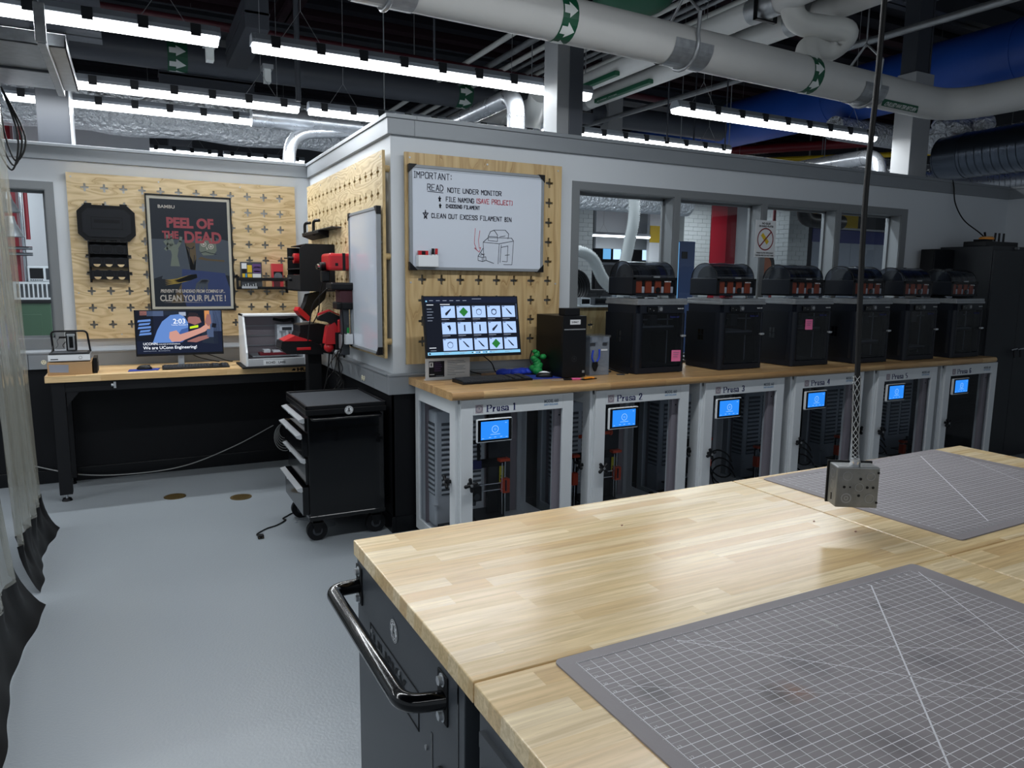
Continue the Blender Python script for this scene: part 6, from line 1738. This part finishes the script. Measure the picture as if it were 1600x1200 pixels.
m = MB(); m.box(-.006, -.006, H-.004, W+.006, D+.006, H+.012, 'acrylic_clear'); m.box(.005, -.012, H-.03, .05, -.004, H+.004, 'bin_plastic'); m.box(.095, -.012, H-.03, .14, -.004, H+.004, 'bin_plastic'); m.box(.0, -.002, H-.055, .04, 0, H-.035, 'grey_dark'); m.box(.095, -.002, H-.055, .13, 0, H-.035, 'grey_dark'); part('lid', m, t, bevel=.002)
m = MB(); m.box(.085, -.001, .158, .135, 0, .168, 'paper'); part('label', m, t)
t = thing('pliers', 'blue handled pliers clipped on the clear bin', 'pliers', (2.605, 3.852, ZC+.03))
m = MB(); m.tube(smooth_path([(-.012, 0, .06), (-.024, 0, .09), (-.016, 0, .135)], 6), .006, 'blue_cloth', 8); part('handle', m, t)
m = MB(); m.tube(smooth_path([(.012, 0, .06), (.030, 0, .09), (.030, 0, .14)], 6), .006, 'blue_cloth', 8); part('handle', m, t)
m = MB(); m.prism([(-.016, .06), (-.02, .035), (-.006, .0), (.006, .0), (.02, .035), (.016, .06)], 'y', -.006, .006, 'black_plastic'); part('jaw', m, t, bevel=.002)
t = thing('knife', 'pink handled scraper lying before the desktop tower', 'scraper', (2.36, 3.735, ZC), R(-12))
m = MB(); m.box(0, 0, 0, .06, .022, .012, 'pink'); part('handle', m, t, bevel=.004)
m = MB(); m.box(-.05, -.003, 0, .0, .022, .010, 'black_plastic'); m.box(-.13, .008, .001, -.05, .012, .004, 'steel'); part('blade', m, t, bevel=.001)
t = thing('hex_key_holder', 'orange and black hand tool lying before the desktop tower', 'tool', (2.44, 3.70, ZC), R(14))
m = MB(); m.box(-.02, 0, 0, .10, .03, .006, 'black_plastic'); part('base', m, t, bevel=.002)
m = MB(); m.box(.0, .004, .006, .07, .022, .016, 'amber'); m.box(.055, -.004, .006, .075, .012, .014, 'amber'); part('grip', m, t, bevel=.003)
m = MB(); m.box(0, 0, 0, .05, .035, .006, 'grey_dark'); solo('card_reader', m, 'small grey card lying right of the clear bin', 'card', (2.76, 3.82, ZC), R(-20), bevel=.001)
t = thing('cable_bundle', 'dark cables and scraper beside the first enclosed printer', 'cable', (2.76, 3.98, ZC))
part('cable', MB().tube(smooth_path([(0, .1, .05), (.04, .0, .025), (.08, -.08, .006), (.10, -.14, .005)], 6), .006, 'cable_black', 6), t)
m = MB(); m.box(-.01, -.02, 0.0, .05, .05, .012, 'grey_dark'); part('wedge', m, t, bevel=.003)
t = thing('monitor_cables', 'black cables looping behind the counter monitor to the tower', 'cable', (1.95, 4.15, ZC))
part('cable', MB().tube(smooth_path([(-.1, -.1, .16), (-.02, 0, .14), (.06, .0, .08), (.1, .02, .02), (.13, .0, .006)], 8), .0035, 'cable_black', 6), t)
part('cable', MB().tube(smooth_path([(-.15, -.08, .16), (-.1, .0, .07), (-.08, .02, .03), (.0, .02, .006)], 8), .0035, 'cable_black', 6), t)
part('cable', MB().tube(smooth_path([(.38, -.0, .02), (.36, .03, .08), (.39, .06, .14)], 8), .004, 'cable_black', 6), t)

# ---------------------------------------------------------------- tall cabinet at the right end
t = thing('storage_cabinet', 'tall dark grey steel cabinet standing right of the countertop', 'cabinet', (6.70, 3.77, 0))
W, D, H = .92, .49, 1.945
m = MB(); m.box(0, .018, .0, W, D, H, 'dark_cabinet'); part('carcass', m, t, bevel=.004)
for k, (a, b) in enumerate(((.006, W/2-.002), (W/2+.002, W-.006))):
    m = MB(); m.box(a, 0, .06, b, .018, H-.04, 'dark_cabinet'); d = part('door', m, t, bevel=.003)
    x = W/2-.05 if k == 0 else W/2+.05
    m = MB(); m.cyl((x, -.03, 1.02), (x, 0, 1.02), .012, 'chrome', 12); m.cyl((x-.045, -.03, 1.02), (x+.045, -.03, 1.03), .006, 'chrome', 8); m.cyl((x, -.03, 1.02), (x, -.035, .95), .009, 'black_plastic', 8); part('handle', m, d)
m = MB(); m.cyl((.34, -.012, 1.93), (.34, 0.018, 1.93), .012, 'steel_dull', 12); part('lock_badge', m, t)
t = thing('network_router', 'black router with stubby antennas on top of the tall cabinet', 'router', (6.73, 3.87, 1.9455))
m = MB(); m.box(0, 0, 0, .5, .2, .045, 'black_plastic'); m.box(.01, .02, .045, .14, .12, .062, 'black_matte'); part('housing', m, t, bevel=.004)
for x, tl in ((.17, -.03), (.30, .01), (.37, .0), (.44, .0)):
    m = MB(); m.cyl((x, .1, .04), (x+tl, .1, .13), .009, 'black_plastic', 8); part('antenna', m, t)
m = MB(); m.cyl((.0, 0, 0), (.0, 0, .018), .06, 'amber', 20); m.cyl((0, 0, .018), (0, 0, .028), .05, 'cardboard', 20); solo('tape_roll', m, 'yellow orange roll lying on the black router', 'tape', (6.87, 3.95, 1.9455+.0625))
solo('wall_cable', MB().tube(smooth_path([(6.78, 4.255, 2.56), (6.80, 4.25, 2.5), (6.83, 4.24, 2.35), (6.92, 4.2, 2.2), (7.02, 4.1, 2.08), (6.98, 4.0, 2.0), (6.95, 4.02, 1.992)], 8), .006, 'cable_black', 6), 'black cable from the wall cap down to the router', 'cord')
m = MB(); m.box(0, 0, 0, .30, .12, .37, 'black_matte'); m.box(.01, -.004, .01, .29, 0, .36, 'printer_side'); solo('dark_box', m, 'dark box standing behind the last printer against the wall', 'box', (6.45-.06, 4.12, ZC+.55), bevel=.004)
m = MB(); m.box(0, 0, 0, .30, .14, .548, 'black_matte'); m.box(.02, -.003, .02, .28, 0, .53, 'printer_side'); solo('dark_box', m, 'lower dark box hidden behind the last printer', 'box', (6.39, 4.11, ZC), bevel=.004)

# ================================================================ FOREGROUND TABLES
ZT = 0.990
def table(x0, x1, y0, y1, lab, body=True):
    t = thing('mobile_workbench', lab, 'workbench', (x0, y0, 0))
    W, D = x1-x0, y1-y0
    m = MB(); m.box(0, 0, ZT-.037, W, D, ZT, 'wood_table'); part('top', m, t, bevel=.0025)
    m = MB(); m.box(.006, .045, .13, W-.03, D-.008, ZT-.037, 'charcoal_steel'); part('carcass', m, t, bevel=.002)
    m = MB(); m.box(W*.03+.05, .040, .16, W-.05, .0452, ZT-.06, 'black_plastic'); part('drawer_bank', m, t)
    for a, b in ((.09, .1), (W-.12, .1), (.09, D-.08), (W-.12, D-.08)):
        m = MB(); m.cyl((a-.016, b, .06), (a+.016, b, .06), .06, 'black_matte', 20); m.box(a-.025, b-.03, .10, a+.025, b+.03, .13, 'black_plastic'); part('caster', m, t)
    return t
tb = table(.430, 1.6185, .9435, 1.625, 'butcher block workbench with black push handle, far left of the four pushed together')
t2 = table(1.6235, 2.790, .9435, 1.625, 'butcher block workbench holding the far cutting mat')
t3 = table(.430, 1.6185, .256, .9405, 'butcher block workbench under the near cutting mat')
t4 = table(1.6235, 2.790, .256, .9405, 'butcher block workbench at the lower right corner, top bare')
# details on the left side panel of the far left bench (local: x offset .430, y offset .9435)
OX, OY = .430, .9435
sx = .006
m = MB(); m.tube(bend_path([(sx, 1.625-.03-OY, .888), (-.062, 1.622-.03-OY, .888), (-.062, 1.088-OY, .888), (sx, 1.072-OY, .888)], .07, 10), .0165, 'black_gloss', 18); part('push_handle', m, tb)
for y in (1.597-OY, 1.078-OY):
    m = MB(); m.box(sx-.003, y-.022, .845, sx, y+.022, .935, 'black_matte'); bp = part('handle_bracket', m, tb, bevel=.002)
    for z in (.857, .922):
        m = MB(); m.cyl((sx-.011, y, z), (sx-.0035, y, z), .0085, 'steel', 6); m.cyl((sx-.004, y, z), (sx-.003, y, z), .012, 'steel', 16)
        part('bolt', m, bp)
m = MB()
r0, r1, q0, q1 = 1.20-OY, 1.515-OY, .752, .832
for b in ((r0, q0, r1, q0+.003), (r0, q1-.003, r1, q1), (r0, q0, r0+.003, q1), (r1-.003, q0, r1, q1)): m.box(sx-.0012, b[0], b[1], sx, b[2], b[3], 'black_matte')
m.text('HUSKY', .066, 'black_matte', lambda u, v: (sx-.0012, r1-.02-u*1.05, q0+.016+v), bold=.002)
m.box(sx-.0012, r0+.012, q0+.035, sx, r0+.05, q0+.037, 'steel_dull')
for y, z in ((1.50-OY, .818), (1.31-OY, .815), (1.16-OY, .745)): m.cyl((sx-.003, y, z), (sx, y, z), .005, 'steel_dull', 10)
part('embossed_plate', m, tb, label='embossed lettered plate outline')
m = MB(); seal(m, (sx-.0005, 1.345-OY, .888), .024, (0, -1, 0), (0, 0, 1)); part('round_sticker', m, tb, label='round white and red sticker')
m = MB(); m.box(sx-.001, 1.13-OY, .70, sx+.001, 1.137-OY, .79, 'black_gloss')
m.box(sx-.001, 1.012-OY, .14, sx+.001, 1.016-OY, .95, 'black_gloss')
m.cyl((sx-.006, 1.075-OY, .72), (sx, 1.075-OY, .72), .036, 'black_plastic', 28); m.cyl((sx-.0065, 1.075-OY, .72), (sx-.006, 1.075-OY, .72), .026, 'charcoal_steel', 24); m.box(sx-.011, 1.068-OY, .70, sx-.0065, 1.082-OY, .742, 'black_plastic')
part('lock_and_slots', m, tb)
# near left bench: frame rail, and black plates painting the shade of an open bay
m = MB(); m.box(-.0, .62-.256+.0, .20, .0055, .92-.256, .86, 'black_gloss'); m.box(-.002, .05, .90, .006, .66, .925, 'charcoal_steel'); m.box(-.0, .05, .20, .0055, .33, .86, 'black_gloss'); part('rail_and_bay_shade', m, t3)

DIAG = {False: [((.732, .572), (.188, .028), .0010), ((.886, .572), (.572, .028), .0007), ((.22, .572), (.764, .028), .0006), ((.22, .572), (.878, .192), .0004), ((.05, .50), (.60, .18), .0003)],
        True: [((.748, .566), (.21, .05), .0010), ((.878, .50), (.62, .06), .0006)]}
def cutting_mat(loc, rz, W, H, lab, flip=False, slash=True):
    t = thing('cutting_mat', lab, 'cutting mat', loc, rz)
    r = .012
    pts = []
    for cx, cy, a0 in ((r, r, PI), (W-r, r, 1.5*PI), (W-r, H-r, 0), (r, H-r, .5*PI)):
        for k in range(5): a = a0+.5*PI*k/4; pts.append((cx+r*math.cos(a), cy+r*math.sin(a)))
    m = MB(); m.prism(pts, 'z', 0, .0028, 'mat_grey' if flip else 'mat_stained'); part('sheet', m, t)
    m = MB(); F = lambda u, v: (u, v, .0030)
    gx0, gy0 = .030, .028; c = .0241; nx, ny = int((W-.06)/c), int((H-.05)/c)
    gx1, gy1 = gx0+nx*c, gy0+ny*c
    def L(a, b, w): m.stroke([a, b], w, w, 'mat_line', F)
    for i in range(nx+1): L((gx0+i*c, gy0), (gx0+i*c, gy1), .00055)
    for j in range(ny+1): L((gx0, gy0+j*c), (gx1, gy0+j*c), .0006)
    for j in (0.0,): L((gx0, gy0), (gx1, gy0), .0008); L((gx0, gy1), (gx1, gy1), .0008)
    # half-inch ruling along x, ticks along the borders
    for j in range(ny): L((gx0, gy0+(j+.5)*c), (gx1, gy0+(j+.5)*c), .00022)
    for i in range(nx*8+1):
        x = gx0+i*c/8; h = .004 if i % 8 else .007
        m.box(x-.0002, gy1, .0029, x+.0002, gy1+h*.6, .0031, 'mat_line'); m.box(x-.0002, gy0-h*.6, .0029, x+.0002, gy0, .0031, 'mat_line')
    for j in range(ny*8+1):
        y = gy0+j*c/8; h = .004 if j % 8 else .007
        m.box(gx0-h*.6, y-.0002, .0029, gx0, y+.0002, .0031, 'mat_line'); m.box(gx1, y-.0002, .0029, gx1+h*.6, y+.0002, .0031, 'mat_line')
    # angle lines
    s60 = (gy1-gy0)/math.tan(R(60)); h_ = gy1-gy0
    L((gx0+h_*.0+.36*W, gy1), (gx0+.36*W+h_*.95, gy1-h_*.95), .0009) if False else None
    for a_, b_, w_ in DIAG[flip]: L(a_, b_, w_)
    part('printed_grid', m, t, label='white one inch grid', kind='stuff')
    m = MB()
    for i in range(1, nx):
        s_ = str(i) if not flip else str(nx-i)
        m.text(s_, .0075, 'mat_line', lambda u, v: (gx0+i*c+u, gy1-.010+v, .0031), 'CENTER')
    for j in range(1, ny):
        m.text(str(j), .0075, 'mat_line', lambda u, v: (gx0+.006+u, gy0+j*c+v, .0031), 'CENTER')
    part('ruler_numbers', m, t, kind='stuff')
    return t
mt1 = cutting_mat((.573, .332, ZT), R(.25), .922, .608, 'large grey cutting mat with white inch grid nearest the camera')
m = MB()
m.poly([(.514, .524, .0032), (.5165, .48, .0032), (.5185, .48, .0032), (.5165, .51, .0032)], 'label_white'); part('scratch', m, mt1, label='white crayon like scratch')
for (x, y, r) in ((.06, .44, .014), (.10, .53, .01), (.42, .29, .022), (.46, .275, .016), (.7, .45, .012), (.66, .28, .014), (.25, .38, .01)):
    pass
cutting_mat((1.737, .986, ZT), R(1.5), .90, .612, 'large grey cutting mat with white grid beneath the hanging metal box', True)
for (x, y, lab) in ((1.06, 1.43, 'tiny dark chip on the far left bench top, left'), (1.56, 1.14, 'tiny dark chip on the bench top near the seam'), (1.53, 1.24, 'small dark shaving on the bench near the hanging box')):
    m = MB(); m.prism([(0, 0), (.007, .002), (.009, .006), (.002, .005)], 'z', 0, .0012, 'rust'); solo('wood_chip', m, lab, 'debris', (x, y, ZT))

# ================================================================ CLEAR CURTAINS AT LEFT
def curtain(lab, y0, y1, xf, skirt, base):
    t = thing('vinyl_curtain', lab, 'curtain', (0, 0, 0))
    ny, nz = 40, 16
    vs = []
    for j in range(nz+1):
        v = j/nz; z = .24+v*2.42
        for i in range(ny+1):
            u = i/ny; y = y0+(y1-y0)*u
            vs.append((xf(u, v), y+(.05*(1-v)*(u-.5)), z))
    fs = [(j*(ny+1)+i, j*(ny+1)+i+1, (j+1)*(ny+1)+i+1, (j+1)*(ny+1)+i) for j in range(nz) for i in range(ny)]
    m = MB(); m.raw(vs, fs, 'vinyl', True); part('clear_sheet', m, t)
    n2 = 6; vs = []
    for j in range(n2+1):
        v = j/n2; z = .25*(1-v)**1.25+.004
        for i in range(ny+1):
            u = i/ny; y = y0-.02+(y1-y0+.04)*u+(.05*(u-.5))
            k_ = min(1, v*1.6)
            vs.append((xf(u, 0)*(1-k_)+base*k_+skirt*v**1.5*(1+.35*math.sin(u*7+1))+.004*math.sin(u*29+v*3)*v, y+.06*v*(u-.2), z+.012*v*(1-v)*math.sin(u*23)))
    fs = [(j*(ny+1)+i, j*(ny+1)+i+1, (j+1)*(ny+1)+i+1, (j+1)*(ny+1)+i) for j in range(n2) for i in range(ny)]
    m = MB(); m.raw(vs, fs, 'cable_black', True); part('black_skirt', m, t, label='black hem dragging on the floor')
    m = MB(); m.box(xf(0, 1)-.02, y0, 2.66, xf(0, 1)+.02, y1, 2.70, 'galv'); m.cyl((xf(0, 1), y0+.1, 2.70), (xf(0, 1), y0+.1, 4.6), .008, 'steel_dull', 6); m.cyl((xf(0, 1), y1-.1, 2.70), (xf(0, 1), y1-.1, 4.6), .008, 'steel_dull', 6); part('top_rail', m, t)
curtain('clear vinyl strip curtain hanging at the left edge, far section', 4.25, 5.18, lambda u, v: -.635+.055*(1-v)**1.3+.022*math.sin(u*26+v*1.5)+.01*math.sin(u*61+v*4), .06, -.575)
curtain('clear vinyl strip curtain nearest the camera, low at the left edge', 2.6, 3.93, lambda u, v: -.66+.10*(1-v)**2+.02*math.sin(u*24+v*2)+.01*math.sin(u*53), .07, -.555)

# ================================================================ HALL BEHIND THE WINDOWS
def brick_pier(lab, x0, x1, y0, y1, z0, z1, mt, side=False):
    t = thing('brick_pier', lab, 'pier', (x0, y0, 0))
    W, D = x1-x0, y1-y0
    m = MB(); m.box(.006, .006, 0, W-.006, D, 3.6, 'mortar'); part('core', m, t)
    bh = .082
    nh = max(1, int(round(W/.115))); hw = W/nh
    def bm(w, sd=False):
        q = MB()
        if sd: q.box(0, .003, .003, .012, w-.003, bh-.003, mt)
        else: q.box(.003, 0, .003, w-.003, .012, bh-.003, mt)
        return q.mesh('brick')
    me, mh = bm(2*hw), bm(hw)
    nd = max(1, int(round(D/.115))); hd = D/nd
    se, sh = bm(2*hd, True), bm(hd, True)
    r = 0; z = z0
    while z < z1:
        k = 0
        if r % 2: part('brick', mh, t, loc=(0, -.004, z)); k = 1
        while k < nh:
            two = k+2 <= nh
            part('brick', me if two else mh, t, loc=(k*hw, -.004, z)); k += 2 if two else 1
        if side:
            k = 0
            if r % 2 == 0: part('brick', sh, t, loc=(-.004, 0, z)); k = 1
            while k < nd:
                two = k+2 <= nd
                part('brick', se if two else sh, t, loc=(-.004, k*hd, z)); k += 2 if two else 1
        z += bh; r += 1
brick_pier('white painted brick pier seen through the leftmost front window', 7.06, 7.98, 12.0, 12.5, 0.9, 3.25, 'brick_white')
brick_pier('white painted brick pier left of the red column', 9.81, 10.5, 11.5, 12.0, 1.3, 3.25, 'brick_white')
brick_pier('white and grey brick pier behind the third window with a red pipe', 11.07, 11.6, 10.0, 10.6, 1.3, 3.1, 'brick_grey', True)
t = thing('red_column', 'tall glossy red enclosed column behind the second front window', 'column', (10.52, 11.5, 0))
m = MB(); m.box(0, 0, 0, .42, .4, 3.6, 'red_column'); part('left_panel', m, t, bevel=.004)
m = MB(); m.box(.42, .08, 0, .76, .4, 3.6, 'red_pipe'); part('right_panel', m, t, bevel=.004)  # darker red on the set-back half stands in for recess shade
m = MB(); m.box(11.34, 11.7, 0, 12.3, 11.85, 3.5, 'unit_grey'); solo('white_panel_wall', m, 'pale panel wall right of the red column', 'panel')
m = MB(); m.cyl((10.35, 9.7, 0), (10.35, 9.7, 3.4), .03, 'red_pipe', 10); solo('red_pipe', m, 'thin red vertical pipe behind the warning sign', 'pipe')
t = thing('flex_hose', 'white ribbed flexible hose rising to the foil duct behind the first window', 'hose', (3.85, 5.2, 1.5))
m = MB(); spiral(m, smooth_path([(-.16, 0, -.3), (-.10, 0, .05), (-.02, 0, .4), (.03, 0, .7), (.05, .1, 1.1)], 10), .046, 'flex_white', .017, 16, 1.14); part('hose', m, t)
t = thing('flex_hose', 'white ribbed flexible hose curving behind the first filament changer', 'hose', (3.2, 4.85, 1.7))
m = MB(); spiral(m, smooth_path([(-.35, 0, .0), (-.15, 0, .12), (.02, 0, .08), (.13, 0, -.08), (.24, 0, -.16), (.45, 0, -.18)], 10), .042, 'flex_white', .017, 16, 1.14); part('hose', m, t)
m = MB()
for k in range(5): 
    rr = .15-.004*k; m.tube([(rr*math.cos(a*2*PI/28), .03*k, rr*math.sin(a*2*PI/28)) for a in range(29)], .016, 'black_plastic', 8, caps=False)
solo('duct_collar', m, 'big black ribbed duct collar low in the first window', 'duct', (3.38, 5.35, 1.54))
t = thing('hall_pegboard', 'plywood pegboard panel with one cross hole behind the first window', 'panel', (2.60, 4.475, 1.0))
part('sheet', pegboard(.72, .41, .018, [.10, .38, .66], [.28], 'ply_front'), t)
m = MB(); m.box(0, -.03, .41, .72, .10, .422, 'paper'); part('ledge', m, t)
m = MB(); m.box(.03, .03, -1.0, .07, .07, 0, 'black_matte'); m.box(.65, .03, -1.0, .69, .07, 0, 'black_matte'); m.box(.03, .018, -.02, .69, .07, .02, 'black_matte'); part('support', m, t)
for x, w, c_, lab in ((.20, .05, 'curtain_blue', 'small navy part on the ledge behind the first window, left'), (.30, .08, 'unit_grey', 'pale box on the ledge behind the first window'), (.42, .20, 'grey_dark', 'dark box on the ledge behind the first window, right')):
    m = MB(); m.box(0, 0, 0, w, .06, .055, c_); m.box(.005, -.001, .01, w-.005, 0, .045, 'black_plastic' if c_ != 'curtain_blue' else 'curtain_blue'); solo('ledge_box', m, lab, 'box', (2.60+x, 4.49, 1.4225), bevel=.003)
t = thing('hall_machine', 'dark machine with pale details behind the first window', 'machine', (3.75, 5.7, 0))
m = MB(); m.box(-.05, 0, 0, .9, .3, 1.52, 'black_matte'); part('body', m, t, bevel=.01)
m = MB()
for k in range(9):
    rnd = random.Random(k); m.box(rnd.uniform(0, .6), -.012, rnd.uniform(1.2, 1.45), rnd.uniform(.05, .2)+.55, 0, rnd.uniform(1.2, 1.45)+.05 if False else 1.3+.02*k, 'grey_dark')
part('panel', m, t)
for (x, lab) in ((11.56, 'far window pane of sky, leftmost of the hall row'), (11.90, 'second pale far window of the hall row'), (12.90, 'third pale far window of the hall row'), (13.24, 'fourth pale far window of the hall row')):
    t = thing('hall_window', lab, 'window', (x, 16.85, 2.2))
    m = MB(); m.box(-.02, 0, -.02, .28, .04, .36, 'black_matte'); part('frame', m, t)
    m = MB(); m.box(0, -.002, 0, .26, 0, .34, 'daylight' if x != 11.56 else 'glow_pale_blue'); part('pane', m, t)
m = MB(); m.box(0, 0, 0, 3.4, .05, 2.0, 'black_matte'); m.box(0, -.02, 2.0, 3.4, .05, 2.06, 'grey_dark'); m.box(0, 0, 2.4, 3.4, .1, 3.6, 'unit_grey'); solo('hall_shelving', m, 'dark hall shelving and pale panel below distant windows', 'shelving', (10.2, 15.2, .0))
t = thing('blue_door', 'blue door with pale glowing strip behind the second front window', 'door', (8.38, 10, 0))
m = MB(); m.box(0, 0, 0, .42, .08, 2.3, 'door_blue'); m.box(.12, -.01, 2.0, .25, 0, 2.12, 'black_plastic'); part('leaf', m, t, bevel=.004)
m = MB(); m.box(.0, -.008, .6, .06, -.0, 2.28, 'glow_pale_blue'); part('glow_strip', m, t)  # pale strip given its own glow, it is no lamp
t = thing('bridge_crane', 'yellow bridge crane beam behind the two right windows', 'crane', (14.2, 12.0, 2.92))
m = MB(); m.box(-.4, 0, 0, 1.4, .3, .30, 'yellow'); m.box(-.4, -.03, .29, 1.4, .33, .33, 'yellow'); part('beam', m, t, bevel=.01)
m = MB(); m.box(-.6, -.02, .33, 1.9, .02, .42, 'black_matte'); m.cyl((-.3, .1, .33), (-.3, .1, 2.64), .02, 'steel_dull', 8); m.cyl((1.3, .1, .33), (1.3, .1, 2.64), .02, 'steel_dull', 8); part('rail', m, t)
t = thing('fume_arm', 'black curved fume extraction arm behind the third window', 'fume arm', (10.75, 9.0, 2.68))
m = MB(); m.tube(bend_path([(-.46, 0, .4), (-.46, 0, 0), (.5, .0, 0)], .3, 10), .12, 'black_plastic', 18); part('arm', m, t)
m = MB(); m.tube([(-.05, .0, .0), (-.05, .0, .5)], .02, 'steel', 8); m.cyl((-.05, 0, .5), (-.05, 0, 2.88), .01, 'steel_dull', 6); part('support_strut', m, t)
t = thing('strip_curtain', 'clear strip curtain with navy top band in the hall', 'curtain', (11.72, 10.0, .18))
m = MB(); m.box(.0, 0, 2.22, 2.25, .02, 2.47, 'curtain_blue'); part('navy_band', m, t)
for k in range(6):
    m = MB(); m.box(.01+.37*k, .004, .3, .01+.37*k+.36, .008, 2.22, 'bin_plastic'); part('strip', m, t)
m = MB(); m.cyl((0, 0, 2.50), (2.3, 0, 2.50), .02, 'steel', 8); m.box(2.2, -.02, 0, 2.26, .04, 2.5, 'white_plastic'); m.cyl((.1, 0, 2.5), (.1, 0, 5.0), .01, 'steel_dull', 6); part('rail_and_post', m, t)
t = thing('stand_fan', 'black fan with an orange hub behind the warning sign', 'fan', (9.65, 9.2, 0.0))
m = MB(); m.cyl((0, 0, 1.90), (0, .12, 1.90), .24, 'black_matte', 28); m.box(-.03, .02, .1, .03, .08, 1.7, 'black_matte'); m.cyl((0, .05, 0), (0, .05, .1), .22, 'black_matte', 20); part('cage', m, t)
m = MB(); m.cyl((0, -.01, 1.90), (0, 0, 1.90), .15, 'rust', 20); part('hub', m, t)
m = MB(); m.box(11.3, 14.5, 0, 13.4, 14.6, 3.4, 'unit_grey'); m.box(11.3, 14.48, 2.55, 13.4, 14.5, 2.95, 'yellow'); solo('hall_partition', m, 'pale hall partition with an olive yellow band behind the second window', 'partition')

# behind the left window
t = thing('red_column', 'glossy red column behind the left window', 'column', (-1.28, 8.86, 0))
m = MB(); m.box(0, 0, 0, .30, .3, 5.4, 'red_column'); m.cyl((.34, -.03, 0), (.34, -.03, 5.4), .018, 'chrome', 10); m.cyl((.38, .02, 1.95), (.38, .02, 5.4), .02, 'red_column', 10); part('shaft', m, t, bevel=.003)
m = MB(); m.cyl((-.2, -.1, 1.86), (.42, -.1, 1.86), .018, 'chrome', 10); m.cyl((-.2, -.1, 1.80), (.42, -.1, 1.80), .018, 'chrome', 10); part('rail_pipe', m, t)
for k, (x, z, lab) in enumerate(((-1.02, 2.28, 'upper grey bell lamp shade behind the left window'), (-.98, 2.04, 'lower grey bell lamp shade behind the left window'))):
    t = thing('bell_lamp', lab, 'lamp', (x, 8.35+.2*(k == 0), z))
    m = MB(); m.cyl((0, 0, -.09), (0, 0, .03), .11, 'galv', 20, r2=.05, caps=False); m.cyl((0, 0, .03), (0, 0, .10), .05, 'galv', 16, r2=.035); m.cyl((0, 0, .1), (0, 0, 3), .006, 'cable_black', 6); part('shade', m, t)
m = MB(); m.box(-2.2, 10.6, 0, .3, 10.7, 3.4, 'unit_grey'); solo('hall_partition', m, 'pale partition wall deep behind the left window', 'partition')
t = thing('green_machine', 'green metal machine housing behind the left window', 'machine', (-1.35, 8.35, 0))
m = MB(); m.box(0, 0, 0, .64, .4, 1.33, 'machine_green'); m.box(-.02, -.02, 1.33, .66, .42, 1.36, 'black_matte'); part('housing', m, t, bevel=.006)
m = MB(); m.box(.3, -.006, .8, .56, 0, 1.22, 'machine_green'); m.cyl((.30, -.03, 1.1), (.30, 0, 1.1), .05, 'black_plastic', 16); part('access_door', m, t, bevel=.003)
m = MB(); m.box(0, 0, 0, .42, .02, .02, 'white_plastic'); m.box(0, 0, .15, .42, .02, .17, 'white_plastic'); m.box(0, 0, .02, .08, .02, .15, 'white_plastic')
for k in range(9): m.box(.1+.037*k, 0, .02, .112+.037*k, .02, .15, 'white_plastic')
m.box(0, .05, 0, .42, .3, .17, 'louver_dark'); m.box(.02, .02, 0, .06, .05, .02, 'white_plastic'); m.box(.36, .02, 0, .40, .05, .02, 'white_plastic')
solo('slatted_guard', m, 'white slatted guard unit on the green machine', 'guard', (-1.06, 8.37, 1.3605))
t = thing('crt_display', 'small grey boxy display on the white slatted guard', 'display', (-.885, 8.42, 1.5315))
m = MB(); m.box(0, 0, 0, .2, .18, .15, 'unit_grey'); part('case', m, t, bevel=.008)
m = MB(); m.box(.02, -.004, .03, .13, 0, .13, 'screen_off'); m.box(.15, -.003, .02, .19, 0, .13, 'grey_dark')
for k in range(6): m.box(.02+.018*k, -.004, .012, .032+.018*k, 0, .02, 'black_plastic')
part('screen', m, t)
